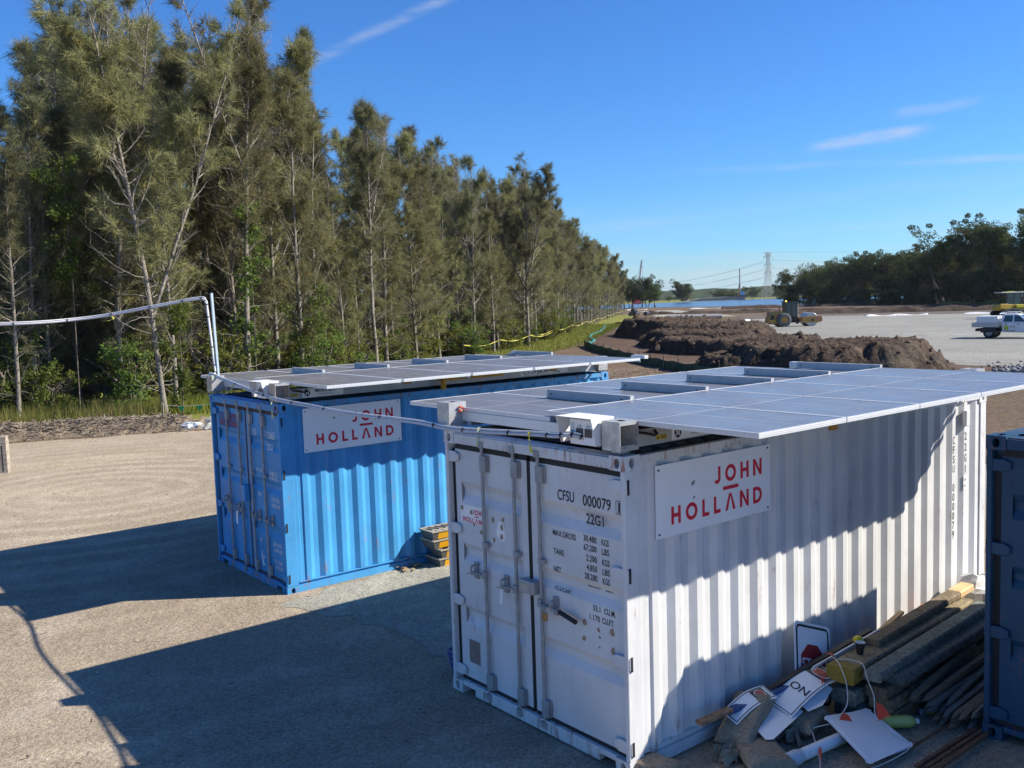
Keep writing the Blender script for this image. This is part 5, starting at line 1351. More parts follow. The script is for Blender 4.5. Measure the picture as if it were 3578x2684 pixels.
# clump at the end of the left wood, by the water
for gi, (x, y, H) in enumerate(sorted(((41, 338, 10.2), (44, 345, 11.2), (47, 336, 10.8), (50, 344, 10.0), (52, 338, 9.0), (46, 352, 10.5)), key=lambda q: q[0] / q[1])):
    tw, cr, H0 = BL[rr.randrange(4)]
    plant('mangrove_tree', tw, cr, (x, y, 0), rr.uniform(0, 6.28), 1.1, 1.25 * H / H0, 'grey green mangrove by the water, %s from the left in its clump' % ORD[gi], 'tree', 'mangroves by the water')
tw, cr, H0 = broadleaf(47, 12, 6.5, 0.2, 14, 110, 70, 0.5)
plant('fig_tree', tw, cr, (103.5, 562, 0), 0.3, 1.15, 1.1, 'large dark domed fig tree alone across the river', 'tree', None)
for i in range(34):
    x = rr.uniform(150, 330); y = 668 + rr.uniform(0, 60) + max(0, x - 240) * 0.1
    tw, cr, H0 = BL[rr.randrange(4)]; k = rr.uniform(0.55, 0.95)
    plant('far_tree', tw, cr, (x, y, 0), rr.uniform(0, 6.28), 1.3, k, 'small tree in the band along the far river bank', 'tree', 'trees on the far bank')
for i in range(16):
    x = rr.uniform(60, 170); y = 640 + rr.uniform(40, 120)
    tw, cr, H0 = BL[rr.randrange(4)]
    plant('far_tree', tw, cr, (x, y, 0), rr.uniform(0, 6.28), 1.1, rr.uniform(0.3, 0.55), 'low tree on the far bank left of the drilling rig', 'tree', 'low trees on the far bank')

# shrubs and climbers along the edge of the casuarinas
SH = [broadleaf(51, 2.4, 1.3, 0.1, 10, 60, 60, 0.10, M_shrub, 4), broadleaf(52, 2.0, 1.1, 0.1, 9, 50, 60, 0.10, M_shrub, 4), broadleaf(53, 3.2, 1.3, 0.1, 10, 60, 60, 0.10, M_vine, 3)]
rs = np.random.default_rng(15)
q = along([(-26, 32.6), (-12.9, 35.6), (-7.3, 52.5), (1.3, 80.5), (8, 118)], 105, -0.6, 3.2, rs)
for i, (x, y) in enumerate(q):
    tw, cr, H0 = SH[int(rs.integers(0, 3))]; k = rs.uniform(0.6, 1.15)
    plant('shrub', tw, cr, (float(x), float(y), 0), float(rs.uniform(0, 6.28)), k, k, 'leafy yellow green shrub growing under the casuarina edge', 'shrub', 'shrubs under the casuarinas')
def vine(x, y, z0, z1, seed, label, wid=0.6):
    rng = np.random.default_rng(seed); m = int(420 * (z1 - z0))
    nc = int(5 + 4 * (z1 - z0)); cc = np.stack([rng.normal(0, wid * 0.45, nc), rng.normal(0, wid * 0.45, nc), rng.uniform(z0, z1, nc)], -1); cr_ = rng.uniform(0.12, 0.55, nc) * wid
    pick = rng.integers(0, nc, m); dv = rng.normal(0, 1, (m, 3)); X = cc[pick] + dv * cr_[pick][:, None] * 0.55
    A = rng.normal(0, 1, (m, 3)); A /= np.linalg.norm(A, axis=1)[:, None]; Bv = np.cross(A, rng.normal(0, 1, (m, 3))); Bv /= np.linalg.norm(Bv, axis=1)[:, None]
    s = 0.10 * rng.uniform(0.6, 1.4, (m, 1))
    V = np.stack([X - A * s * 0.6, X + Bv * s * 0.4, X + A * s * 0.6, X - Bv * s * 0.4], 1).reshape(-1, 3)
    t = empty('climbing_vine', (x, y, 0), 0, label, 'vine', 'climbers on the casuarinas')
    link('leaves', np_mesh('leaves', V, np.arange(m * 4).reshape(-1, 4), M_vine), t)
    mb = MB(); mb.tube([(0, 0, 0), (0.05, 0.03, z1 * 0.5), (0, 0, z1)], [0.03, 0.02, 0.008], 5); mb.build('stem', M_bark2, t)
vine(-12.2, 34.7, 0.5, 4.6, 1, 'bright green climber on the leaning forked casuarina')
vine(-10.6, 39.0, 2.0, 8.2, 2, 'bright green climber up the tallest pale trunk', 0.75)
vine(-16.6, 36.0, 4.5, 9.8, 3, 'green climber high in the dense casuarina at the left', 0.9)
vine(-17.8, 35.2, 0.2, 3.6, 4, 'dark green climber low at the left of the wood', 0.9)
vine(-14.4, 35.4, 0.3, 3.0, 5, 'low green climber behind the mulch windrow', 0.8)
vine(-9.0, 42.4, 0.4, 4.8, 6, 'green climber left of the slim pale trunks', 0.8)

# ================================================================== things lying between the white and the dark blue container
def at_w(name, x, y, z, rz, label, cat, group=None):
    """an Empty placed in white-container coordinates"""
    return empty(name, Wl(x, y, z), RZ_W + rz, label, cat, group)
M_tim = [groundmat('timber_%d' % i, [c, tuple(k * 1.3 for k in c), tuple(k * 0.6 for k in c)], bump=0.006, bscale=20.0, big=2.0, rough=0.85) for i, c in enumerate([(0.24, 0.20, 0.13), (0.15, 0.17, 0.15), (0.13, 0.10, 0.07), (0.10, 0.11, 0.11), (0.16, 0.13, 0.09)])]
M_yelend = plain('yellow_paint', (0.24, 0.165, 0.025), 0.7, 0, 0.35, 12)
M_freshcut = plain('fresh_pine', (0.58, 0.40, 0.20), 0.7, 0, 0.2, 9)
def chamfered(mb, a, b, w, h, c=0.015):
    a, b = Vector(a), Vector(b); d = (b - a).normalized(); sx = d.cross(Vector((0, 0, 1))).normalized(); uy = sx.cross(d)
    pl = [(-w / 2 + c, -h / 2), (w / 2 - c, -h / 2), (w / 2, -h / 2 + c), (w / 2, h / 2 - c), (w / 2 - c, h / 2), (-w / 2 + c, h / 2), (-w / 2, h / 2 - c), (-w / 2, -h / 2 + c)]
    mb.prism(pl, lambda p, q, t: a + d * t + sx * p + uy * q, 0, (b - a).length)
# heavy timbers: (start, end, w, h, material, label)
timbers = [((0.55, 2.10, 0.43), (0.36, 4.72, 0.43), 0.26, 0.14, 0, 'thick brown timber with a yellow painted end, on top of the stack', True),
           ((0.55, 2.14, 0.22), (0.42, 4.80, 0.22), 0.24, 0.14, 1, 'thick green tinted timber under the yellow ended one', False),
           ((0.55, 2.2, 0.075), (0.45, 4.8, 0.075), 0.24, 0.13, 3, 'lowest dark timber of the stack beside the white container', False),
           ((0.80, 2.26, 0.30), (0.66, 4.8, 0.30), 0.2, 0.10, 2, 'brown timber lying at the middle of the stack', False),
           ((0.82, 2.3, 0.19), (0.70, 4.85, 0.19), 0.22, 0.11, 4, 'second brown timber from the ground in the right column of the stack', False),
           ((0.83, 2.36, 0.07), (0.72, 4.85, 0.07), 0.22, 0.12, 2, 'bottom brown timber in the right column of the stack', False),
           ((0.80, 2.20, 0.46), (0.63, 4.66, 0.48), 0.16, 0.09, 1, 'slim grey green timber lying on the stack beside the brown one', False),
           ((0.88, 2.42, 0.40), (0.76, 4.75, 0.40), 0.18, 0.09, 3, 'dark grey timber lying under the slim grey green one', False),
           ((0.47, 2.75, 0.53), (0.31, 4.95, 0.555), 0.15, 0.075, 4, 'long cracked brown timber with a fresh pale far end, highest of all', False)]
for a, b, w, h, mi, lab, yel in timbers:
    t = at_w('timber_beam', a[0], a[1], 0, 0, lab, 'timber', 'timbers in the stack')
    o = Vector((a[0], a[1], 0)); mb = MB(); chamfered(mb, Vector(a) - o, Vector(b) - o, w, h); mb.build('beam', M_tim[mi], t)
    d = (Vector(b) - Vector(a)).normalized()
    if yel:
        mb = MB(); chamfered(mb, Vector(a) - o - d * 0.003, Vector(a) - o + d * 0.14, w + 0.004, h + 0.004); mb.build('painted_end', M_yelend, t)
    if 'fresh' in lab:
        mb = MB(); chamfered(mb, Vector(b) - o - d * 0.34, Vector(b) - o + d * 0.004, w + 0.004, h + 0.004); mb.build('fresh_end', M_freshcut, t)
# a sloping heap of hardwood pegs next to it
M_peg = plain('grey_hardwood', (0.14, 0.13, 0.12), 0.9, 0, 0.35, 20, 0.004, 90)
M_peg2 = plain('brown_hardwood', (0.20, 0.14, 0.09), 0.9, 0, 0.35, 20, 0.004, 90)
rr = random.Random(31)
def peg(L):
    mb = MB(); w = 0.022
    mb.add([(-w, 0.12, -w), (w, 0.12, -w), (w, 0.12, w), (-w, 0.12, w), (-w, L, -w), (w, L, -w), (w, L, w), (-w, L, w), (-0.005, 0, 0), (0.005, 0, 0)],
           [(0, 1, 5, 4), (1, 2, 6, 5), (2, 3, 7, 6), (3, 0, 4, 7), (4, 5, 6, 7), (0, 8, 9, 1), (1, 9, 2), (2, 9, 8, 3), (3, 8, 0)])
    return mb
pegm = [peg(1.4).mesh('peg', M_peg), peg(1.6).mesh('peg', M_peg2), peg(1.2).mesh('peg', M_peg)]
for i in range(24):
    lay = i // 8; k = i % 8
    x = 0.99 + k * 0.058 + rr.uniform(-0.012, 0.012) + lay * 0.01; z = 0.035 + lay * 0.048 + max(0, (4 - k)) * 0.03
    o = link('wooden_peg', pegm[rr.randrange(3)], None, Wl(x, 2.50 + rr.uniform(-0.12, 0.16) + k * 0.03, z), (R(rr.uniform(-1, 3)), R(rr.uniform(-20, 20)), RZ_W + R(4 + rr.uniform(-3, 3))))
    tag(o, 'pointed grey wooden peg in the heap beside the timber stack', 'peg', 'pegs heaped beside the timbers')
# rusty bars on the ground in front of the dark blue container
for i, (x0, y0, x1, y1, lab) in enumerate(((1.42, 1.78, 1.455, 3.6, 'rusty steel bar nearest the white board'), (1.49, 1.80, 1.49, 3.5, 'rusty steel bar in the middle of the three'), (1.57, 1.70, 1.53, 3.4, 'rusty steel bar nearest the dark blue container'))):
    mb = MB(); L = math.hypot(x1 - x0, y1 - y0); mb.bar((0, 0, 0.022 + 0.01 * i), (x1 - x0, y1 - y0, 0.03), 0.03, 0.02)
    o = mb.build('steel_bar', M_rusty, None, loc=Wl(x0, y0, 0), rot=(0, 0, RZ_W)); tag(o, lab, 'steel bar', 'rusty bars on the ground')
mb = MB(); mb.tube([(0, 0, 0.03), (0.02, 0.95, 0.04)], 0.012, 6); o = mb.build('steel_rod', M_rusty, None, loc=Wl(1.24, 1.98, 0), rot=(0, 0, RZ_W)); tag(o, 'thin brown rod on the ground behind the white board', 'rod')

# white road sign blanks, boards and plates
def plate(pts, th, name, mat, label, cat, group=None, rim=None):
    """flat plate from 3-D corner points (white-container coordinates)"""
    P = [Vector(p) for p in pts]; c = sum(P, Vector()) / len(P); nrm = (P[1] - P[0]).cross(P[-1] - P[0]).normalized()
    t = empty(name, Wl(*c), RZ_W, label, cat, group)
    mb = MB(); n = len(P); mb.add([p - c for p in P] + [p - c - nrm * th for p in P], [tuple(range(n)), tuple(range(n, 2 * n))[::-1]] + [(i, n + i, n + (i + 1) % n, (i + 1) % n) for i in range(n)])
    mb.build('plate', mat, t)
    return t, c, nrm
def rounded(A, B, C, D, r=0.06, k=4):
    """corner points of a rounded rectangle spanned by A,B,C,D"""
    P = [Vector(q) for q in (A, B, C, D)]; out = []
    for i in range(4):
        p, q, s = P[i], P[i - 1], P[(i + 1) % 4]; u, v = (q - p).normalized(), (s - p).normalized()
        c = p + (u + v) * r
        for j in range(k + 1):
            a = math.pi / 2 * j / k; out.append(c - v * (r * math.cos(a)) - u * (r * math.sin(a)) if False else c - u * (r * math.sin(a)) * 1.0 - v * (r * math.cos(a)))
    return out
def order(pts, nrm_z=1):
    return pts
q = rounded((0.60, 1.74, 0.17), (1.20, 1.46, 0.06), (1.27, 2.05, 0.05), (0.73, 2.24, 0.14), 0.05)
q = [p for i in range(4) for p in q[i * 5:(i + 1) * 5][::-1]]
t, c, nv = plate(q, 0.006, 'sign_blank', M_sign, 'blank white square board with rounded corners lying on the ground', 'sign')
for dx, dy in ((-0.22, -0.05), (0.12, -0.14), (-0.2, 0.02)):
    mb = MB(); u = (q[6] - q[1]).normalized(); v = nv.cross(u)
    for k in range(4):
        o_ = u * (dx + rr.uniform(-0.03, 0.03)) + v * (dy + rr.uniform(-0.03, 0.03)) + nv * 0.0025; s = rr.uniform(0.006, 0.016)
        mb.add([o_ + u * s * math.cos(a) + v * s * 0.7 * math.sin(a) for a in (0.2, 1.6, 2.9, 4.4)], [(0, 1, 2, 3)])
    o = mb.build('scuff', plain('scuff_brown', (0.25, 0.22, 0.2), 0.8), t); o['kind'] = 'stuff'
t, c, nv = plate([(0.20, 1.20, 0.21), (0.50, 1.08, 0.15), (0.54, 1.13, 0.15), (0.48, 1.64, 0.21), (0.22, 1.70, 0.27)], 0.004, 'sign_blank', M_sign, 'front white sheet of the two leaning in the junk against the container', 'sign')
t, c, nv = plate([(0.26, 1.72, 0.28), (0.52, 1.66, 0.22), (0.57, 1.80, 0.25), (0.50, 2.06, 0.30), (0.32, 2.10, 0.34)], 0.004, 'sign_blank', M_sign, 'rear white sheet leaning against the timber stack', 'sign')
# stop sign leaning on the corrugated wall
SA, SB_, SC_, SD = Vector((0.33, 1.93, 0.02)), Vector((0.33, 2.47, 0.05)), Vector((0.06, 2.50, 0.62)), Vector((0.06, 2.00, 0.80))
SA = Vector((0.26, 1.80, 0.10)); SB_ = Vector((0.26, 2.36, 0.10)); SC_ = Vector((0.05, 2.52, 0.645)); SD = Vector((0.05, 1.99, 0.80))
for _q in (SA, SB_, SC_, SD): _q.y += 0.13
ux = (SB_ - SA).normalized(); uy = ((SD - SA) - ux * (SD - SA).dot(ux)).normalized(); nn = ux.cross(uy)
stop = empty('stop_sign', Wl(*SA), RZ_W, 'white traffic board with a red STOP octagon leaning on the white container', 'sign')
Wd, Hg = 0.53, 0.74
ang = R(-21); ux, uy = ux * math.cos(ang) + uy * math.sin(ang), uy * math.cos(ang) - ux * math.sin(ang)
stop.location = Wl(*(SD - uy * Hg + nn * 0.012))
fn = lambda a, b_, e=0.0: ux * a + uy * b_ + nn * e
def rrect(w, h, r, x0=0, y0=0, k=4):
    out = []
    for cx, cy, a0 in ((w - r, r, -90), (w - r, h - r, 0), (r, h - r, 90), (r, r, 180)):
        for j in range(k + 1): a = R(a0 + 90 * j / k); out.append((x0 + cx + r * math.cos(a), y0 + cy + r * math.sin(a)))
    return out
mb = MB(); mb.prism(rrect(Wd, Hg, 0.05), lambda a, b_, tt: fn(a, b_, tt), -0.003, 0.0); mb.build('plate', M_sign, stop)
mb = MB(); ribbon(mb, rrect(Wd - 0.07, Hg - 0.07, 0.04, 0.035, 0.035), 0.022, lambda a, b_: fn(a, b_, 0.0012), True); mb.build('border', M_ink, stop)
mb = MB(); R8 = 0.19; mb.add([fn(Wd * 0.5 + R8 * math.cos(R(22.5 + 45 * k)), 0.37 + R8 * math.sin(R(22.5 + 45 * k)), 0.0012) for k in range(8)], [tuple(range(8))]); oc = mb.build('octagon', plain('stop_red', (0.36, 0.02, 0.025), 0.45), stop)
mb = MB(); textmesh(mb, 'STOP', 0.15, fn(Wd * 0.5 - 0.165, 0.315, 0.0024), ux, uy, 0.85, 0.01); mb.build('lettering', M_sign, oc)
# folded work sign: a bent plate with a danger oval and lettering, lying over dark battens
def bent_plate(c0, ux_, L, w, curve, label, rot_up, rows):
    """plate bent over its length: c0 start, ux_ along, profile curve z(t)"""
    t = empty('folded_sign', Wl(*c0), RZ_W, label, 'sign', 'bent danger signs')
    ux_ = Vector(ux_).normalized(); side = ux_.cross(Vector((0, 0, 1))).normalized()
    tilt = Vector(rot_up)
    f = lambda a, b_, e=0.0: ux_ * a + side * b_ + Vector((0, 0, 1)) * (curve(a / L) + e + b_ * tilt.x)
    def grid(a0, a1, b0, b1, e, mat, name, parent, k=10):
        mb = MB(); vs = []
        for i in range(k + 1):
            a = a0 + (a1 - a0) * i / k; vs += [f(a, b0, e), f(a, b1, e)]
        mb.add(vs, [(2 * i, 2 * i + 2, 2 * i + 3, 2 * i + 1) for i in range(k)]); o = mb.build(name, mat, parent); return o
    pl = grid(0, L, 0, w, 0, M_sign, 'plate', t)
    md = pl.modifiers.new('solid', 'SOLIDIFY'); md.thickness = 0.004; md.offset = 0
    for a0, a1, b0, b1 in ((0.012, L - 0.012, 0.012, 0.02), (0.012, L - 0.012, w - 0.02, w - 0.012)): grid(a0, a1, b0, b1, 0.0035, M_ink, 'border', pl)
    for a0 in (0.012, L - 0.02): grid(a0, a0 + 0.008, 0.0205, w - 0.0205, 0.0035, M_ink, 'border', pl, 1)
    for a0, a1 in rows: 
        g_ = grid(a0, a1, 0.025, w - 0.025, 0.0045, plain('sign_dark', (0.05, 0.05, 0.055), 0.5), 'danger_panel', pl, 6)
        for e, k_, mt in ((0.006, 1.0, M_sign), (0.0075, 0.86, plain('danger_red', (0.42, 0.035, 0.03), 0.45))):
            mb = MB(); ca, cb = (a0 + a1) / 2, w / 2; mb.add([f(ca + (a1 - a0) * 0.36 * k_ * math.cos(a), cb + (w - 0.05) * 0.42 * k_ * math.sin(a), e) for a in [2 * math.pi * j / 20 for j in range(20)]], [tuple(range(20))]); mb.build('oval', mt, g_)
    return t, f, pl
t, f, pl = bent_plate((0.20, 1.50, 0.27), (0.05, 1.0, 0), 0.74, 0.27, lambda s: 0.19 * math.sin(min(1, s * 1.05) * 1.5) - 0.05 * s * s * s, 'bent white danger sign with a red oval lying in front of the STOP board', (-0.25, 0, 0), [(0.50, 0.69)])
mb = MB(); tmp = MB(); textmesh(tmp, 'ON', 0.13, (0, 0, 0), (1, 0, 0), (0, 1, 0), 0.9, 0.01); mb.add([f(0.24 + q[1] * 0.9, 0.05 + q[0], 0.0055) for q in tmp.v], tmp.f); mb.build('lettering', M_ink, pl)
mb = MB(); tmp = MB(); textmesh(tmp, 'R', 0.085, (0, 0, 0), (1, 0, 0), (0, 1, 0), 0.9, 0.01); mb.add([f(0.565 + q[1] * 0.9, 0.045 + q[0], 0.0095) for q in tmp.v], tmp.f); mb.build('lettering', M_sign, pl)
bent_plate((0.10, 1.02, 0.27), (0.10, 1.0, 0), 0.5, 0.17, lambda s: 0.10 * s + 0.05 * math.sin(s * 3), 'smaller bent danger sign lying behind the white sheets', (-0.3, 0, 0), [(0.30, 0.45)])
# battens and pipes under the signs
M_tape = plain('black_batten', (0.018, 0.019, 0.022), 0.6)
def batten(name, a, b, w, h, mat, label, cat, group=None):
    a, b = Vector(a), Vector(b); mb = MB(); mb.bar((0, 0, 0), b - a, w, h); o = mb.build(name, mat, None, loc=Wl(*a), rot=(0, 0, RZ_W)); tag(o, label, cat, group); return o
batten('batten', (0.42, 0.92, 0.06), (0.30, 2.55, 0.36), 0.045, 0.05, M_tape, 'dark batten sloping up from the sandbags to the timber stack', 'batten')
batten('batten', (0.13, 1.05, 0.24), (0.34, 2.95, 0.56), 0.05, 0.05, M_tape, 'black batten under the bent danger sign, reaching over the timbers', 'batten')
batten('pipe', (0.34, 2.0, 0.46), (0.40, 3.0, 0.575), 0.018, 0.018, M_pvc, 'thin pale rod lying on the timber stack', 'rod')
batten('plank', (0.145, 0.66, 0.30), (0.19, 1.02, 0.325), 0.075, 0.03, groundmat('weathered_plank', [(0.24, 0.15, 0.09), (0.32, 0.22, 0.14)], bump=0.004, bscale=25, big=3), 'brown broken plank end leaning on the white container wall', 'plank')
batten('plank', (0.17, 0.98, 0.30), (0.24, 1.75, 0.335), 0.075, 0.03, plain('blue_plank', (0.02, 0.07, 0.20), 0.6), 'narrow blue painted plank under the danger sign', 'plank')
batten('wood_offcut', (0.27, 3.22, 0.46), (0.22, 3.75, 0.53), 0.05, 0.03, M_freshcut, 'pale splintered offcut behind the timber stack, in sun', 'offcut')
# sandbags
M_sack = groundmat('hessian_sack', [(0.26, 0.21, 0.15), (0.36, 0.30, 0.22), (0.21, 0.18, 0.14)], bump=0.006, bscale=70.0, big=2.0)
def sandbag(x, y, z, rx, ry, rz_, rot, seed, label, tilt=0.0, tie=True):
    t = at_w('sandbag', x, y, z, rot, label, 'sandbag', 'sandbags in the junk')
    n = 30; V = []; F = []
    for sgn in (1, -1):
        for i in range(n + 1):
            for j in range(n + 1):
                u, v = -1 + 2 * i / n, -1 + 2 * j / n
                pinch = 1 - 0.16 * (abs(u) ** 3) * (1 - abs(v)) - 0.0
                px_, py_ = rx * u * (1 - 0.10 * (1 - abs(v)) * abs(u) ** 2 + 0.06 * v), ry * v * (1 - 0.10 * (1 - abs(u)) * abs(v) ** 2)
                e = max(0.0, (1 - u ** 4)) ** 0.5 * max(0.0, (1 - v ** 4)) ** 0.5
                h_ = rz_ * e * (1 + 0.35 * mnoise.noise((u * 1.4 + seed, v * 1.4, sgn)))
                fold = (1 - e) * 0.5 + 0.25
                h_ += rz_ * 0.28 * fold * mnoise.noise((u * 5 + seed, v * 5, 2.0)) * (e > 0.01)
                z = rz_ * 0.8 + (h_ if sgn > 0 else -h_ * 0.8)
                z = max(z, 0.004 + 0.006 * abs(mnoise.noise((u * 9, v * 9, seed)))) + (v + 1) * ry * tilt
                V.append((px_, py_, z))
    N = n + 1
    for s2 in (0, 1):
        o_ = s2 * N * N
        for i in range(n):
            for j in range(n):
                q = (o_ + i * N + j, o_ + (i + 1) * N + j, o_ + (i + 1) * N + j + 1, o_ + i * N + j + 1); F.append(q if s2 == 0 else q[::-1])
    mb = MB(); mb.add(V, F); mb.build('sack', M_sack, t, smooth=True)
    if tie:
        mb = MB(); m_ = 9; vs = []
        for j in range(m_):
            a = -1.2 + 2.4 * j / (m_ - 1); vs += [(0.03 * math.sin(a), -ry * 0.93, rz_ + 0.02 * math.cos(a * 3)), (0.12 * math.sin(a) + 0.01 * math.sin(j * 3), -ry - 0.13 + 0.02 * math.cos(j * 2.3), rz_ * 0.55 + 0.05 * math.cos(j * 2.1))]
        mb.add(vs, [(2 * j, 2 * j + 2, 2 * j + 3, 2 * j + 1) for j in range(m_ - 1)]); o = mb.build('tied_neck', M_sack, t); md = o.modifiers.new('solid', 'SOLIDIFY'); md.thickness = 0.006
    return t
sandbag(0.22, 1.16, 0.0, 0.17, 0.27, 0.10, R(15), 1.0, 'grey sandbag slumped upright against the junk by the container', 0.42)
sandbag(0.48, 1.02, 0.0, 0.32, 0.20, 0.075, R(-30), 2.0, 'fat sandbag lying flat in front of the pipe')
sandbag(0.44, 1.72, 0.0, 0.15, 0.2, 0.09, R(10), 3.0, 'sandbag half hidden beneath the white sheets', 0.12)
sandbag(0.11, 0.20, 0.0, 0.20, 0.13, 0.075, R(15), 4.0, 'tan cloth sack crumpled at the near corner of the white container', 0.0, False)
# pipe, bottle, cups, flags on a string
pp = at_w('drain_pipe', 0.74, 1.04, 0.066, R(-5.5), 'short white drain pipe with a socket end lying beside the board', 'pipe')
mb = MB(); mb.lathe([(0.047, 0.16), (0.05, 0.16), (0.05, 0.95), (0.047, 0.95), (0.047, 0.16)], (0, 0, 0), (0, 1, 0), 20); mb.build('tube', M_pvcw, pp, smooth=True)
mb = MB(); mb.lathe([(0.051, 0.0), (0.062, 0.0), (0.062, 0.12), (0.0505, 0.16), (0.047, 0.165), (0.051, 0.12), (0.051, 0.0)], (0, 0, 0), (0, 1, 0), 20); mb.build('socket', M_pvc, pp, smooth=True)
m, n, l, b = newmat('yellow_green_bottle'); b.inputs['Base Color'].default_value = (0.46, 0.48, 0.14, 1); b.inputs['Roughness'].default_value = 0.25; b.inputs['Transmission Weight'].default_value = 0.1
bt = at_w('plastic_bottle', 0.86, 2.22, 0.062, R(-39), 'yellow green plastic bottle lying below the pegs', 'bottle')
mb = MB(); mb.lathe([(0, 0.0), (0.04, 0.004), (0.055, 0.03), (0.057, 0.09), (0.052, 0.11), (0.057, 0.13), (0.057, 0.24), (0.05, 0.28), (0.02, 0.31)], (0, 0, 0), (0, 1, 0), 18); mb.build('bottle', m, bt, smooth=True)
mb = MB(); mb.lathe([(0.02, 0.31), (0.024, 0.312), (0.024, 0.335), (0, 0.336)], (0, 0, 0), (0, 1, 0), 12); mb.build('cap', M_pvcw, bt)
m, n, l, b = newmat('clear_plastic'); b.inputs['Base Color'].default_value = (0.45, 0.5, 0.52, 1); b.inputs['Roughness'].default_value = 0.15; b.inputs['Transmission Weight'].default_value = 0.7
mb = MB(); mb.lathe([(0, 0), (0.03, 0.003), (0.033, 0.05), (0.029, 0.09), (0.033, 0.13), (0.03, 0.15), (0.012, 0.18), (0.012, 0.2)], (0, 0, 0), (0, 1, 0), 14)
o = mb.build('water_bottle', m, None, smooth=True, loc=Wl(0.955, 2.70, 0.035), rot=(0, 0, RZ_W + R(-30))); tag(o, 'small clear water bottle lying next to the yellow cup', 'bottle')
def cup(name, x, y, z, tiltx, col, label, rim=M_pvcw, s=1.0):
    t = at_w(name, x, y, z, 0, label, 'cup'); t.rotation_euler = (tiltx, 0, RZ_W)
    mb = MB(); mb.lathe([(0, 0.004), (0.026 * s, 0.0), (0.029 * s, 0.003), (0.042 * s, 0.105 * s)], (0, 0, 0), (0, 0, 1), 18); mb.build('cup_wall', col, t, smooth=True)
    mb = MB(); mb.lathe([(0.027 * s, 0.006), (0.040 * s, 0.105 * s), (0.0445 * s, 0.107 * s), (0.0445 * s, 0.111 * s), (0.040 * s, 0.111 * s), (0.0395 * s, 0.104 * s), (0.026 * s, 0.007), (0, 0.007)], (0, 0, 0), (0, 0, 1), 18); mb.build('cup_rim', rim, t, smooth=True)
cup('coffee_cup', 0.50, 2.50, 0.50, R(-4), plain('black_card', (0.02, 0.02, 0.022), 0.5), 'black paper coffee cup with a white rim standing on the timbers')
cup('plastic_cup', 1.03, 2.83, 0.02, R(60), plain('yellow_plastic', (0.55, 0.45, 0.02), 0.45), 'small yellow cup tipped over on the ground by the pegs', plain('yellow_plastic', (0.55, 0.45, 0.02), 0.45), 0.85)
mb = MB(); mb.lathe([(0, 0.05), (0.03, 0.046), (0.045, 0.028), (0.048, 0.0), (0.0, 0.0)], (0, 0, 0), (0, 0, 1), 16); o = mb.build('peg_cap', plain('yellow_plastic', (0.55, 0.45, 0.02), 0.45), None, smooth=True, loc=Wl(0.385, 2.66, 0.545)); tag(o, 'small yellow plastic cap behind the coffee cup', 'cap')
M_flag = plain('orange_flag', (0.62, 0.055, 0.02), 0.55, 0, 0.12, 12)
M_string = plain('white_string', (0.55, 0.54, 0.50), 0.8)
bunt = at_w('flag_string', 0.5, 2.1, 0, 0, 'white string with orange red pennants tangled over the timbers and the board', 'bunting')
O = Vector((0.5, 2.1, 0))
path1 = [(0.37, 2.25, 0.50), (0.46, 2.17, 0.53), (0.58, 2.06, 0.52), (0.70, 1.96, 0.42), (0.74, 1.90, 0.28), (0.70, 1.84, 0.17)]
path2 = [(0.46, 2.2, 0.525), (0.66, 2.25, 0.53), (0.80, 2.12, 0.46), (0.92, 2.02, 0.37), (0.98, 1.95, 0.24), (1.10, 1.98, 0.12), (1.24, 2.02, 0.06), (1.27, 1.8, 0.05), (1.19, 1.42, 0.03), (0.98, 1.20, 0.02), (0.86, 1.30, 0.05), (0.66, 1.52, 0.10), (0.58, 1.60, 0.10), (0.68, 1.72, 0.14)]
for pth in (path1, path2):
    mb = MB(); mb.tube([p - O for p in smooth_path(pth)], 0.0045, 5); mb.build('string', M_string, bunt)
def pennant(a, b_, tip, sag=0.02):
    mb = MB(); a, b_, tip = Vector(a) - O, Vector(b_) - O, Vector(tip) - O; vs = []; k = 6
    for i in range(k + 1):
        t_ = i / k; w0 = a + (tip - a) * t_; w1 = b_ + (tip - b_) * t_; bow = Vector((0.3, 0.5, 0.4)) * sag * math.sin(t_ * 5)
        vs += [w0 + bow, w1 + bow * 0.4]
    mb.add(vs, [(2 * i, 2 * i + 1, 2 * i + 3, 2 * i + 2) for i in range(k)]); o = mb.build('pennant', M_flag, bunt); md = o.modifiers.new('solid', 'SOLIDIFY'); md.thickness = 0.002
pennant((0.955, 1.99, 0.34), (1.0, 1.94, 0.20), (1.08, 2.02, 0.27)); pennant((0.72, 1.86, 0.21), (0.70, 1.80, 0.10), (0.80, 1.93, 0.14)); pennant((0.86, 1.33, 0.09), (0.93, 1.22, 0.03), (0.76, 1.42, 0.10)); pennant((0.36, 2.30, 0.50), (0.40, 2.22, 0.52), (0.33, 2.22, 0.545))
pennant((0.44, 1.97, 0.40), (0.48, 1.93, 0.37), (0.43, 2.04, 0.385))
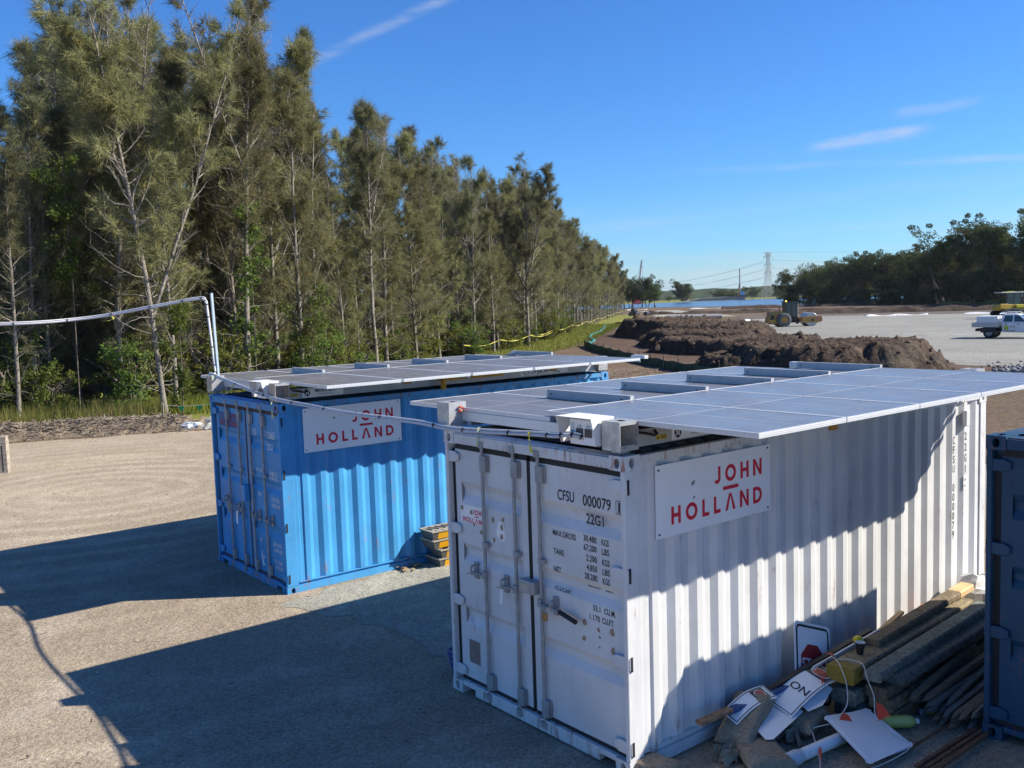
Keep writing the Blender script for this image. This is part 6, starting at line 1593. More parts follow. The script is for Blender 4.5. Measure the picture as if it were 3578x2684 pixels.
# white plastic bags and an orange scrap at the far end, in sun
M_bag = plain('white_woven_bag', (0.60, 0.59, 0.57), 0.6, 0, 0.12, 8)
def crumple(name, x, y, z, r, seed, mat, label, cat, sq=0.8):
    V = []; F = []; n, k = 22, 16
    for i in range(k + 1):
        ph = -math.pi / 2 + math.pi * i / k
        for j in range(n):
            th = 2 * math.pi * j / n; d = Vector((math.cos(ph) * math.cos(th), math.cos(ph) * math.sin(th), math.sin(ph) * sq))
            f_ = 1 + 0.5 * mnoise.noise(d * 2.1 + Vector((seed, 0, 0))) + 0.28 * abs(mnoise.noise(d * 5 + Vector((0, seed, 0))))
            p = d * r * f_; V.append((p.x, p.y, max(p.z, -r * 0.55)))
    for i in range(k):
        for j in range(n): F.append((i * n + j, i * n + (j + 1) % n, (i + 1) * n + (j + 1) % n, (i + 1) * n + j))
    mb = MB(); mb.add(V, F); o = mb.build(name, mat, None, loc=Wl(x, y, z), rot=(0, 0, RZ_W)); tag(o, label, cat); return o
crumple('bulk_bag', 0.30, 5.35, 0.30, 0.34, 3.1, M_bag, 'crumpled white bag at the far end of the timber stack', 'bag')
crumple('bulk_bag', 0.62, 5.75, 0.32, 0.36, 7.7, M_bag, 'second pale bag behind the crumpled white one', 'bag')
crumple('bulk_bag', 0.12, 5.0, 0.18, 0.2, 9.2, plain('grey_bag', (0.25, 0.23, 0.21), 0.8, 0, 0.2, 10), 'dark grey bag squeezed against the white container wall', 'bag')
crumple('mesh_scrap', 0.17, 4.35, 0.36, 0.1, 5.5, plain('orange_mesh', (0.80, 0.13, 0.03), 0.5), 'bright orange mesh scrap behind the timbers against the white wall', 'mesh')

# ------------------------------------------------------------------ stacked black and yellow ramps beside the blue container
def ramp_proto():
    t = empty('kerb_ramp', (0, 0, 0), 0)
    L, w, h, fl = 1.0, 0.36, 0.135, 0.018
    M_rub = plain('grey_rubber', (0.10, 0.098, 0.095), 0.8, 0, 0.2, 14)
    M_rim = plain('dusty_rubber_rim', (0.30, 0.27, 0.23), 0.85, 0, 0.15, 20)
    mb = MB(); e = 0.05
    # tapering hollow block, wide flange on top, split in cells
    for y0 in (0.0, 0.335, 0.67): pass
    V = [(e, e, 0), (w - e, e, 0), (w - e, L - e, 0), (e, L - e, 0), (0.012, 0.012, h - fl), (w - 0.012, 0.012, h - fl), (w - 0.012, L - 0.012, h - fl), (0.012, L - 0.012, h - fl)]
    mb.add(V, [(0, 1, 2, 3), (0, 4, 5, 1), (1, 5, 6, 2), (2, 6, 7, 3), (3, 7, 4, 0)]); mb.build('body', M_rub, t)
    mb = MB(); fr_ = 0.03
    mb.box(0, w, 0, fr_, h - fl, h); mb.box(0, w, L - fr_, L, h - fl, h); mb.box(0, fr_, fr_, L - fr_, h - fl, h); mb.box(w - fr_, w, fr_, L - fr_, h - fl, h)
    mb.box(fr_, w - fr_, fr_, L - fr_, h - fl - 0.03, h - fl - 0.028)
    for k in range(8): 
        y = fr_ + (L - 2 * fr_) * k / 8; mb.bar((fr_, y, h - 0.012), (w / 2, y + 0.1, h - 0.012), 0.012, 0.02); mb.bar((w / 2, y + 0.1, h - 0.012), (w - fr_, y, h - 0.012), 0.012, 0.02)
    mb.build('flange', M_rim, t)
    M_yel = plain('reflective_yellow', (0.72, 0.36, 0.01), 0.4, 0, 0.06, 10)
    for y0 in (0.12, 0.46, 0.76):
        mb = MB(); f_ = lambda y, z: (w - 0.05 + 0.038 * z / (h - fl) + 0.0015, y, z)
        mb.add([f_(y0, 0.006), f_(y0 + 0.2, 0.006), f_(y0 + 0.2, h - fl - 0.008), f_(y0, h - fl - 0.008)], [(0, 1, 2, 3)]); mb.build('yellow_panel', M_yel, t)
    return t
rp = ramp_proto()
labs = ['bottom black rubber ramp with a yellow panel in the stack by the blue container', 'second black rubber ramp from the ground in the stack by the blue container', 'third black rubber ramp from the ground in the stack by the blue container', 'top black rubber ramp of the stack, its cells open to the sky']
for i in range(4):
    o = rp if i == 0 else copy_tree(rp)
    o.location = B2(0.04 + (0.0, 0.03, -0.02, -0.02)[i], 2.17 + (0.0, 0.03, -0.07, -0.08)[i], 0.02 + i * 0.1375); o.rotation_euler = (0, 0, RZ_B + R((2, -1, 1, 0)[i])); tag(o, labs[i], 'ramp', 'stacked rubber ramps')
# brown leaves blown against the blue container
mb = MB()
for k in range(14):
    c_ = B2(0.12 + rr.uniform(-0.1, 0.12), 1.85 + rr.uniform(-0.2, 0.2), 0.03 + rr.uniform(0, 0.05)); a = Vector((rr.uniform(-1, 1), rr.uniform(-1, 1), rr.uniform(-0.3, 0.5))).normalized() * rr.uniform(0.05, 0.12); b_ = a.cross(Vector((0, 0, 1))).normalized() * 0.02
    mb.add([c_ - a, c_ + b_, c_ + a, c_ - b_], [(0, 1, 2, 3)])
o = mb.build('dry_leaves', plain('dry_leaf', (0.38, 0.26, 0.12), 0.7)); tag(o, 'dry brown leaves blown against the foot of the blue container', 'leaves', kind='stuff')
# blue hose coil by the far side of the white container
mb = MB(); mb.tube([(0.16 * (1 + 0.05 * k / 10) * math.cos(k * 0.52), 0.16 * math.sin(k * 0.52), 0.02 + k * 0.0045) for k in range(50)], 0.016, 6)
o = mb.build('hose_coil', plain('blue_hose', (0.015, 0.04, 0.20), 0.5), None, smooth=True, loc=Wl(-2.68, 0.35, 0.012)); tag(o, 'coil of dark blue hose beside the left corner of the white container', 'hose')
# short timber post at the left edge of the picture
M_post = groundmat('grey_post', [(0.30, 0.26, 0.21), (0.40, 0.36, 0.30), (0.22, 0.19, 0.15)], bump=0.01, bscale=22, big=1.5)
pt = empty('timber_post', (-12.62, 23.1, 0), 0.2, 'weathered square timber post at the left edge of the yard', 'post')
mb = MB(); mb.prism([(-0.11, -0.11), (0.11, -0.11), (0.11, 0.11), (-0.11, 0.11)], lambda a, b_, tt: (a * (1 - tt * 0.04), b_, tt), -0.1, 0.92); mb.build('post', M_post, pt, bevel=0.015)
mb = MB(); mb.box(-0.012, 0.012, -0.1135, -0.1105, 0.05, 0.7); mb.build('split', M_ink, pt)
# small pile of grey gravel with a plastic sheet, two green pennants on a line, at the end of the windrow
def small_pile(name, x, y, r, h, mat, label, cat, seed):
    n = 46; X, Y = np.meshgrid(np.linspace(-r, r, n), np.linspace(-r, r, n)); d = np.hypot(X, Y) / r
    Z = h * np.clip(1.05 - d, -0.3, 1) + (fbm(X * 5 + seed, Y * 5, 4, 0.7) - 0.5) * h * 0.8
    idx = np.arange(n * n).reshape(n, n); F = np.stack([idx[:-1, :-1], idx[:-1, 1:], idx[1:, 1:], idx[1:, :-1]], -1).reshape(-1, 4); keep = (Z.ravel()[F] > -0.08).any(1)
    o = link(name, np_mesh(name, np.stack([X, Y, Z], -1).reshape(-1, 3), F[keep], mat), loc=(x, y, 0)); tag(o, label, cat); return o
M_agg = groundmat('grey_aggregate', [(0.30, 0.30, 0.28), (0.42, 0.42, 0.39), (0.5, 0.5, 0.47)], bump=0.02, bscale=16, big=1.0)
small_pile('gravel_pile', -9.6, 31.6, 1.15, 0.42, M_agg, 'low pile of pale grey gravel at the end of the mulch windrow', 'gravel pile', 2.0)
crumple('plastic_sheet', -2.0, -2.0, 0, 0.3, 4.4, plain('grey_sheet', (0.42, 0.45, 0.48), 0.35), 'crumpled grey plastic sheet between mulch and gravel pile', 'sheet', 0.4).location = (-10.55, 30.6, 0.12)
fl_ = empty('pennant_line', (-11.6, 32.6, 0), 0, 'string with two green pennants at the foot of the leaning casuarina', 'bunting')
mb = MB(); mb.tube([(-0.6, 0.1, 0.62), (0.1, 0, 0.56), (0.8, -0.1, 0.60), (1.6, -0.3, 0.66)], 0.006, 4); mb.build('string', M_string, fl_)
for x in (0.1, 0.72):
    mb = MB(); mb.add([(x - 0.12, -0.04, 0.57), (x + 0.13, -0.06, 0.57), (x + 0.02, -0.08, 0.38)], [(0, 1, 2)]); o = mb.build('pennant', plain('green_flag', (0.03, 0.36, 0.08), 0.5), fl_); md = o.modifiers.new('s', 'SOLIDIFY'); md.thickness = 0.003
for x in (-0.6, 1.6):
    mb = MB(); mb.bar((x, 0.1 if x < 0 else -0.3, 0), (x, 0.1 if x < 0 else -0.3, 0.72), 0.04, 0.04); mb.build('stake', M_post, fl_)
# scattered stones, scraps and twigs on the yard (uncountable)
r = np.random.default_rng(77)
k = 900; px = r.uniform(-16, 2, k); py = r.uniform(6.5, 29, k)
sticks('yard_twigs', np.stack([px, py, np.full(k, 0.016)], -1), 0.02, 0.12, 0.006, M_stick, seed=12, label='small twigs and chips scattered over the yard surface')
k = 2600; px = r.uniform(-15, 9, k); py = r.uniform(5.5, 27, k); sz = r.uniform(0.004, 0.018, k) * (1 + (r.random(k) > 0.97) * 0.8)
oc_ = np.array([(1, 0, 0), (-1, 0, 0), (0, 1, 0), (0, -1, 0), (0, 0, 0.7), (0, 0, -0.3)], float); of = np.array([(0, 2, 4), (2, 1, 4), (1, 3, 4), (3, 0, 4)])
V = (oc_[None] * sz[:, None, None] * r.uniform(0.6, 1.3, (k, 6, 1)) + np.stack([px, py, np.full(k, 0.014)], -1)[:, None]).reshape(-1, 3); F = (of[None] + (np.arange(k) * 6)[:, None, None]).reshape(-1, 3)
o = link('yard_stones', np_mesh('yard_stones', V, F, plain('pale_stone', (0.42, 0.38, 0.33), 0.9, 0, 0.4, 3))); tag(o, 'loose small stones over the yard surface', 'stones', kind='stuff')
# ================================================================== the works beyond
# green silt fence along the soil track
M_silt = plain('green_silt_cloth', (0.012, 0.085, 0.07), 0.7, 0, 0.25, 3)
M_teal = plain('teal_silt_cloth', (0.03, 0.19, 0.16), 0.7, 0, 0.35, 2)
M_stake = plain('silt_stake', (0.25, 0.2, 0.14), 0.9)
def silt(pts, mat, label, h, lie=0.0):
    t = empty('silt_fence', (pts[0][0], pts[0][1], 0), 0, label, 'fence', 'silt fences')
    o = Vector((pts[0][0], pts[0][1], 0)); P = smooth_path([(x, y, 0) for x, y in pts], 14); vs = []
    for i, p in enumerate(P):
        d = (P[min(i + 1, len(P) - 1)] - P[max(i - 1, 0)]).normalized(); s = Vector((-d.y, d.x, 0))
        w = 0.04 * math.sin(i * 1.7) + 0.06 * math.sin(i * 0.73 + 1); hh = (h if lie == 0 else h * 0.5) * (0.94 + 0.06 * math.sin(i * 0.9))
        for a in range(5):
            q = a / 4; vs.append(p - o + s * (w * math.sin(q * 3) + lie * q) + Vector((0, 0, hh * (q if lie == 0 else 0.5 * math.sin(q * math.pi) + 0.25 * abs(math.sin(i * 2.1 + q * 5))))))
    mb = MB(); mb.add(vs, [(5 * i + a, 5 * i + a + 1, 5 * i + a + 6, 5 * i + a + 5) for i in range(len(P) - 1) for a in range(4)])
    c = mb.build('cloth', mat, t); md = c.modifiers.new('s', 'SOLIDIFY'); md.thickness = 0.01
    if not lie:
        for i in range(0, len(P), 6):
            mb = MB(); mb.bar(P[i] - o + Vector((0.02, -0.03, 0)), P[i] - o + Vector((0.02, -0.03, h + 0.18)), 0.04, 0.04); mb.build('stake', M_stake, t)
silt([(6.0, 77), (6.15, 70), (6.6, 64), (7.2, 58), (7.9, 52), (8.8, 46.5), (10.2, 41), (12.0, 36.5)], M_silt, 'dark green silt fence running behind the containers to the soil heaps', 0.5)
silt([(13.2, 133), (10.6, 112), (8.6, 101), (7.6, 93), (7.4, 86), (6.2, 79), (6.1, 76)], M_teal, 'crumpled teal silt cloth sagging at the far end of the fence', 0.42, 0.35)
# yellow barrier tape strung along the wood
M_ytape = plain('yellow_tape', (0.45, 0.40, 0.08), 0.5)
def tape(pts, label):
    t = empty('barrier_tape', (pts[0][0], pts[0][1], 0), 0, label, 'tape', 'yellow tapes along the wood'); o = Vector((pts[0][0], pts[0][1], 0))
    mb = MB()
    for (a, b_) in zip(pts[:-1], pts[1:]):
        A_, B_ = Vector((a[0], a[1], 0.95)), Vector((b_[0], b_[1], 0.95)); k = 8; vs = []
        for i in range(k + 1):
            t_ = i / k; p = A_ + (B_ - A_) * t_ - o; p.z -= 0.25 * math.sin(math.pi * t_); w = 0.03 + 0.02 * math.sin(i * 2.2); vs += [p, p + Vector((0.02 * math.sin(i), 0.02, w * 1.6))]
        mb.add(vs, [(2 * i, 2 * i + 1, 2 * i + 3, 2 * i + 2) for i in range(k)])
    q = mb.build('tape', M_ytape, t); md = q.modifiers.new('s', 'SOLIDIFY'); md.thickness = 0.004
    for a in pts:
        mb = MB(); mb.bar(Vector((a[0], a[1], 0)) - o, Vector((a[0], a[1], 1.1)) - o, 0.04, 0.04); mb.build('stake', M_stake, t)
tape([(-3.2, 64), (-0.8, 71), (1.6, 78.5), (3.9, 86)], 'yellow tape sagging near the bushy casuarina')
tape([(1.7, 80.5), (4.3, 93), (6.9, 106), (9.6, 120), (12.6, 137), (16.5, 160), (21, 187), (26, 216)], 'long yellow tape receding along the edge of the wood')
# rocks and rubble to the right of the near heap
M_rock = groundmat('blue_grey_rock', [(0.16, 0.17, 0.18), (0.26, 0.27, 0.28), (0.36, 0.37, 0.37)], bump=0.03, bscale=6, big=0.8)
rng = np.random.default_rng(61)
def rock_mesh(seed):
    r_ = np.random.default_rng(seed); mb = MB(); ico = []
    t = (1 + 5 ** 0.5) / 2
    V = np.array([(-1, t, 0), (1, t, 0), (-1, -t, 0), (1, -t, 0), (0, -1, t), (0, 1, t), (0, -1, -t), (0, 1, -t), (t, 0, -1), (t, 0, 1), (-t, 0, -1), (-t, 0, 1)], float); V /= np.linalg.norm(V[0])
    V = V * r_.uniform(0.55, 1.25, (12, 1)) * np.array([1, 0.8, 0.65])
    F = [(0, 11, 5), (0, 5, 1), (0, 1, 7), (0, 7, 10), (0, 10, 11), (1, 5, 9), (5, 11, 4), (11, 10, 2), (10, 7, 6), (7, 1, 8), (3, 9, 4), (3, 4, 2), (3, 2, 6), (3, 6, 8), (3, 8, 9), (4, 9, 5), (2, 4, 11), (6, 2, 10), (8, 6, 7), (9, 8, 1)]
    return V, np.array(F)
RK = [rock_mesh(s) for s in range(5)]
k = 2600; VV = []; FF = []; base = 0
for i in range(k):
    x = 21.5 + rng.gamma(2.0, 2.6); y = 38.5 + (x - 20) * 0.42 + rng.normal(0, 1.9); s = rng.uniform(0.05, 0.17); V, F = RK[i % 5]
    a = rng.uniform(0, 6.28); c_, s_ = math.cos(a), math.sin(a)
    Q = V * s; Q = np.stack([Q[:, 0] * c_ - Q[:, 1] * s_, Q[:, 0] * s_ + Q[:, 1] * c_, Q[:, 2]], -1) + np.array([x, y, 0.03 + 0.35 * max(0, 1 - ((y - 38.5 - (x - 20) * 0.42) / 3.0) ** 2) * min(1, max(0, (x - 20.5) / 3))])
    VV.append(Q); FF.append(F + base); base += 12
o = link('rubble', np_mesh('rubble', np.concatenate(VV), np.concatenate(FF), M_rock)); tag(o, 'bank of broken blue grey rock right of the near soil heap', 'rubble', kind='stuff')
nb_ = 40; X, Y = np.meshgrid(np.linspace(20, 38, 90), np.linspace(34, 50, 60)); cyl = Y - 38.5 - (X - 20) * 0.42
Z = 0.42 * np.clip(1 - (cyl / 3.0) ** 2, -0.5, 1) * np.clip((X - 20.5) / 3, -0.5, 1) + (fbm(X, Y, 5, 0.6) - 0.5) * 0.3 - 0.06
idx = np.arange(90 * 60).reshape(60, 90); F = np.stack([idx[:-1, :-1], idx[:-1, 1:], idx[1:, 1:], idx[1:, :-1]], -1).reshape(-1, 4); keep = (Z.ravel()[F] > -0.1).any(1)
o = link('rock_bank', np_mesh('rock_bank', np.stack([X, Y, Z], -1).reshape(-1, 3), F[keep], M_rock)); tag(o, kind='structure')
# torn soil ridges around the gravel pad
def ridge(x0, y0, x1, y1, w, h, seed, mat, label, cat='soil ridge'):
    L = math.hypot(x1 - x0, y1 - y0); nx, ny = int(L / 0.45), 14
    S, T = np.meshgrid(np.linspace(0, L, nx), np.linspace(-w, w, ny)); ux_, uy_ = (x1 - x0) / L, (y1 - y0) / L
    X, Y = x0 + S * ux_ - T * uy_, y0 + S * uy_ + T * ux_
    Z = h * np.clip(1 - np.abs(T / w) ** 1.5, -0.2, 1) * (0.25 + 1.2 * fbm(X / 3 + seed, Y / 3, 4)) + (fbm(X * 1.1, Y * 1.1 + seed, 4, 0.6) - 0.5) * 0.35 * h - 0.05
    idx = np.arange(nx * ny).reshape(ny, nx); F = np.stack([idx[:-1, :-1], idx[:-1, 1:], idx[1:, 1:], idx[1:, :-1]], -1).reshape(-1, 4)
    o = link('soil_ridge', np_mesh('soil_ridge', np.stack([X - x0, Y - y0, Z], -1).reshape(-1, 3), F, mat), loc=(x0, y0, 0)); tag(o, label, cat, 'torn soil ridges on the site')
ridge(45, 165, 108, 140, 2.2, 1.0, 1.0, M_heap, 'torn brown soil ridge behind the gravel pad')
ridge(36, 195, 100, 176, 2.0, 0.7, 2.0, M_heap, 'low soil ridge farther back across the cleared ground')
ridge(30, 205, 52, 190, 1.6, 0.8, 3.0, M_heap, 'short soil ridge beside the far gravel path')
ridge(56, 250, 92, 240, 2.0, 0.8, 4.0, M_heap, 'soil ridge near the water edge')
ridge(90, 196, 112, 160, 2.5, 1.2, 5.0, M_verge, 'grassy bank in front of the tall gums', 'bank')
# geotextile strips
M_geo = plain('white_geotextile', (0.66, 0.65, 0.63), 0.8, 0, 0.1, 0.5)
def strip(pts, w, label):
    t0 = Vector((pts[0][0], pts[0][1], 0)); P = smooth_path([(x, y, 0) for x, y in pts], 8); vs = []
    for i, p in enumerate(P):
        d = (P[min(i + 1, len(P) - 1)] - P[max(i - 1, 0)]).normalized(); s = Vector((-d.y, d.x, 0)) * (w / 2 * (1 + 0.4 * math.sin(i * 1.3)))
        vs += [p - t0 - s + Vector((0, 0, 0.02)), p - t0 + Vector((0, 0, 0.16 + 0.12 * math.sin(i * 0.9))), p - t0 + s + Vector((0, 0, 0.02))]
    mb = MB(); mb.add(vs, [(3 * i + a, 3 * i + a + 1, 3 * i + a + 4, 3 * i + a + 3) for i in range(len(P) - 1) for a in (0, 1)])
    o = mb.build('geotextile_strip', M_geo, None, loc=t0); md = o.modifiers.new('s', 'SOLIDIFY'); md.thickness = 0.01; tag(o, label, 'fabric', 'geotextile strips')
strip([(24, 122), (27, 126), (30, 130), (34, 134)], 0.9, 'white fabric strip left of the roller on the pad edge')
strip([(52, 138), (56, 137), (60, 135.5)], 1.4, 'white fabric scrap on the pad behind the roller')
strip([(64, 133), (72, 130), (80, 128)], 0.8, 'white fabric edge behind the white pickup')
strip([(52, 272), (62, 268), (74, 262)], 2.0, 'white fabric along the water edge')
strip([(36, 290), (42, 288)], 2.0, 'short white fabric at the water edge by the mangroves')
# pipes: two small stacks
M_pipe = plain('black_pipe', (0.03, 0.03, 0.035), 0.5); M_pipeg = plain('grey_pipe', (0.22, 0.22, 0.23), 0.6)
def pipe(x, y, z, L, r_, az, mat, label):
    mb = MB(); mb.lathe([(r_ * 0.8, 0), (r_, 0), (r_, L), (r_ * 0.8, L), (r_ * 0.8, 0)], (0, 0, 0), (math.cos(az), math.sin(az), 0), 14)
    o = mb.build('culvert_pipe', mat, None, smooth=False, loc=(x, y, z)); tag(o, label, 'pipe', 'culvert pipes on the site')
for i, (x, y, z) in enumerate(((25.0, 196, 0.4), (26.0, 196.3, 0.4), (25.5, 196.1, 1.15), (28.2, 196.6, 0.4))): pipe(x, y, z, 2.6, 0.42, 1.2, M_pipe, ['left black pipe end of the far pipe stack', 'middle black pipe end of the far pipe stack', 'upper black pipe of the far pipe stack', 'separate black pipe right of the far pipe stack'][i])
for i, (x, y, z, L) in enumerate(((26.4, 158, 0.36, 7), (27.5, 155, 0.36, 6), (28.4, 152.5, 0.36, 6))): pipe(x, y, z, L, 0.36, 0.15, M_pipeg, ['farthest grey pipe lying beside the long soil heap', 'middle grey pipe lying beside the long soil heap', 'nearest grey pipe lying beside the long soil heap'][i])

# ------------------------------------------------------------------ vibrating roller
M_cat = plain('dusty_yellow_machine', (0.40, 0.235, 0.06), 0.65, 0, 0.22, 1.8)
M_tyre = plain('dusty_tyre', (0.10, 0.105, 0.115), 0.9, 0, 0.2, 4)
M_glass = plain('tinted_glass', (0.03, 0.075, 0.08), 0.1, 0, 0.1, 2, spec=0.8)
M_blk = plain('machine_black', (0.025, 0.027, 0.03), 0.6)
M_drum = plain('polished_drum', (0.42, 0.42, 0.44), 0.38, 0.55, 0.1, 3)
rol = empty('road_roller', (31.9, 106.6, 0), R(2), 'dusty yellow vibrating roller on the gravel pad', 'roller')
def wheel(parent, x, y, r_, w, hubmat, rim_r, tread=True):
    mb = MB(); mb.lathe([(rim_r, -w / 2 + 0.04), (r_ * 0.94, -w / 2), (r_, -w / 2 + 0.08), (r_, w / 2 - 0.08), (r_ * 0.94, w / 2), (rim_r, w / 2 - 0.04)], (x, y, r_), (0, 1, 0), 28); t_ = mb.build('tyre', M_tyre, parent, smooth=True)
    for sg in (-1, 1):
        mb = MB(); mb.lathe([(0, sg * (w / 2 - 0.1)), (rim_r * 0.35, sg * (w / 2 - 0.07)), (rim_r * 0.4, sg * (w / 2 - 0.12)), (rim_r * 0.9, sg * (w / 2 - 0.1)), (rim_r, sg * (w / 2 - 0.04))], (x, y, r_), (0, 1, 0), 24); mb.build('rim', hubmat, t_)
    return t_
# local frame: +x is the drum end; y near = negative
for y in (-0.85, 0.85): wheel(rol, -1.25, y, 0.78, 0.55, M_cat, 0.40)
mb = MB(); mb.prism([(-3.05, 0.55), (-2.55, 0.32), (-1.9, 0.3), (-0.55, 0.45), (-0.45, 1.5), (-1.0, 1.62), (-2.0, 1.72), (-2.5, 1.55), (-2.95, 1.05)], lambda a, b_, tt: (a, tt, b_), -0.58, 0.58); hood = mb.build('engine_hood', M_cat, rol, bevel=0.06)
mb = MB(); mb.prism([(-2.75, 0.85), (-2.3, 0.85), (-2.3, 1.35), (-2.6, 1.35)], lambda a, b_, tt: (a, tt, b_), -0.6, -0.585); mb.build('grille', M_blk, hood)
mb = MB(); mb.prism([(-2.05, 1.05), (-1.65, 1.05), (-1.65, 1.3), (-2.05, 1.3)], lambda a, b_, tt: (a, tt, b_), -0.6, -0.585); mb.build('decal', plain('pale_red_decal', (0.52, 0.16, 0.14), 0.6), hood)
mb = MB(); mb.box(-2.75, -1.95, -0.59, -0.582, 0.66, 0.72); mb.build('yellow_stripe', plain('yellow_stripe', (0.65, 0.55, 0.04), 0.5), hood)
mb = MB(); mb.tube([(-1.55, -0.2, 1.65), (-1.55, -0.2, 2.15), (-1.75, -0.2, 2.28)], 0.05, 8); mb.build('exhaust', M_blk, rol)
cab = empty('cab', (0, 0, 0)); cab.parent = rol
mb = MB()
for x0, x1 in ((-0.95, -0.88), (0.28, 0.35)):
    for y in (-0.62, 0.55): mb.box(x0, x1, y, y + 0.07, 1.15, 2.72)
for y in (-0.62, 0.55): mb.box(-0.3, -0.24, y, y + 0.07, 1.15, 2.72)
mb.box(-0.95, 0.35, -0.62, 0.62, 0.85, 1.14); mb.build('cab_frame', M_blk, cab)
mb = MB(); mb.box(-1.02, 0.5, -0.68, 0.68, 2.725, 2.81); mb.build('cab_roof', M_blk, cab, bevel=0.02)
for a in (((-0.87, -0.6, 1.16), (-0.31, -0.6, 1.16), (-0.31, -0.6, 2.70), (-0.87, -0.6, 2.70)), ((-0.23, -0.6, 1.16), (0.27, -0.6, 1.16), (0.27, -0.6, 2.70), (-0.23, -0.6, 2.70)), ((0.32, -0.54, 1.16), (0.32, 0.54, 1.16), (0.32, 0.54, 2.70), (0.32, -0.54, 2.70)), ((-0.92, -0.54, 1.16), (-0.92, 0.54, 1.16), (-0.92, 0.54, 2.70), (-0.92, -0.54, 2.70)), ((-0.87, 0.6, 1.16), (0.27, 0.6, 1.16), (0.27, 0.6, 2.70), (-0.87, 0.6, 2.70))):
    mb = MB(); mb.add(a, [(0, 1, 2, 3)]); mb.build('window', M_glass, cab)
mb = MB(); mb.box(-0.6, -0.1, -0.3, 0.25, 1.15, 1.5); mb.box(-0.68, -0.58, -0.3, 0.25, 1.5, 2.1); mb.build('seat', M_blk, cab)
mb = MB(); mb.lathe([(0, 0.14), (0.05, 0.13), (0.07, 0.08), (0.07, 0)], (-0.85, -0.4, 2.81), (0, 0, 1), 10); mb.build('beacon', plain('amber_beacon', (0.9, 0.5, 0.05), 0.3, emit=2.5), cab)
mb = MB(); mb.bar((0.4, -0.6, 2.75), (0.42, -0.62, 0.95), 0.05, 0.05); mb.bar((0.38, -0.7, 2.6), (0.38, -0.9, 2.6), 0.05, 0.16); mb.build('handrail_mirror', M_drum, cab)
mb = MB(); mb.box(-0.5, 0.75, -0.45, 0.45, 0.45, 0.84); mb.tube([(0.55, 0, 0.3), (0.55, 0, 0.95)], 0.16, 10); mb.box(-0.05, 0.3, -0.68, -0.45, 0.5, 0.8); mb.build('articulation', M_blk, rol)
mb = MB()
for y in (-1.12, 0.92): mb.prism([(0.7, 0.55), (1.0, 0.42), (2.7, 0.42), (3.0, 0.55), (3.0, 1.0), (2.8, 1.1), (0.75, 1.1)], lambda a, b_, tt, y=y: (a, y + tt, b_), 0, 0.2)
mb.box(0.62, 0.95, -0.92, 0.92, 0.6, 1.05); mb.box(2.75, 3.0, -0.92, 0.92, 0.55, 1.0); df = mb.build('drum_frame', M_cat, rol)
mb = MB(); mb.box(2.28, 2.75, -1.128, -1.122, 0.8, 1.0); mb.build('decal', plain('pale_red_decal', (0.52, 0.16, 0.14), 0.6), df)
mb = MB(); mb.box(1.72, 2.05, -1.15, -1.122, 0.6, 0.82); mb.build('vent', M_blk, df)
mb = MB(); mb.lathe([(0, -0.9), (0.74, -0.9), (0.76, -0.88), (0.76, 0.88), (0.74, 0.9), (0, 0.9)], (1.85, 0, 0.76), (0, 1, 0), 40); mb.build('drum', M_drum, rol, smooth=False)

# ------------------------------------------------------------------ white tray back utility
M_carw = plain('white_car_paint', (0.72, 0.74, 0.76), 0.3, 0, 0.03, 1, spec=0.6)
M_chrome = plain('headlamp', (0.6, 0.62, 0.65), 0.15, 0.3)
ute = empty('utility_truck', (36.95, 69.2, 0), R(-42), 'white dual cab utility truck with a tray and canopy box on the gravel pad', 'truck')
# local: +x forward, y left; nose to the right and towards the camera
def ext(pl, y0, y1, name, mat, parent, bevel=0.0, inset=0.0):
    mb = MB(); n = len(pl)
    ms = [(a, b_) for a, b_ in pl]
    mb.add([(a, y0 + inset * max(0, (b_ - 1.05)), b_) for a, b_ in ms] + [(a, y1 - inset * max(0, (b_ - 1.05)), b_) for a, b_ in ms], [tuple(range(n)), tuple(range(n, 2 * n))[::-1]] + [(i, n + i, n + (i + 1) % n, (i + 1) % n) for i in range(n)])
    return mb.build(name, mat, parent, bevel=bevel)
arch = lambda cx, r_: [(cx + r_ * math.cos(a), 0.40 + r_ * math.sin(a)) for a in [math.pi * k / 8 for k in range(9)]]
low = [(-0.55, 0.45), (0.85, 0.42)] + [(1.45 - 0.45 * math.cos(a), 0.42 + 0.45 * math.sin(a)) for a in [math.pi * k / 8 for k in range(1, 8)]] + [(1.95, 0.42), (2.38, 0.48), (2.46, 0.75), (2.42, 1.0), (2.2, 1.12), (1.25, 1.2), (-0.62, 1.12)]
body = ext(low, -0.9, 0.9, 'body', M_carw, ute, 0.05)
cabp = [(-0.68, 1.125), (1.22, 1.19), (0.55, 1.70), (0.35, 1.76), (-0.45, 1.76), (-0.62, 1.68)]
ext(cabp, -0.86, 0.86, 'cabin', M_carw, ute, 0.04, 0.28)
def side_glass(pl, name):
    for sg in (-1, 1):
        mb = MB(); mb.add([(a, sg * (0.864 - 0.28 * max(0, b_ - 1.05)), b_) for a, b_ in pl], [tuple(range(len(pl)))]); mb.build(name, M_glass, ute)
side_glass([(-0.52, 1.20), (0.12, 1.20), (0.12, 1.66), (-0.40, 1.66)], 'window'); side_glass([(0.22, 1.20), (0.98, 1.22), (0.52, 1.64), (0.22, 1.66)], 'window')
mb = MB(); f_ = lambda a, b_, y: (a + 0.012, y, b_ + 0.012); mb.add([f_(1.17, 1.225, -0.74), f_(1.17, 1.225, 0.74), f_(0.58, 1.675, 0.62), f_(0.58, 1.675, -0.62)], [(0, 1, 2, 3)]); mb.build('windscreen', M_glass, ute)
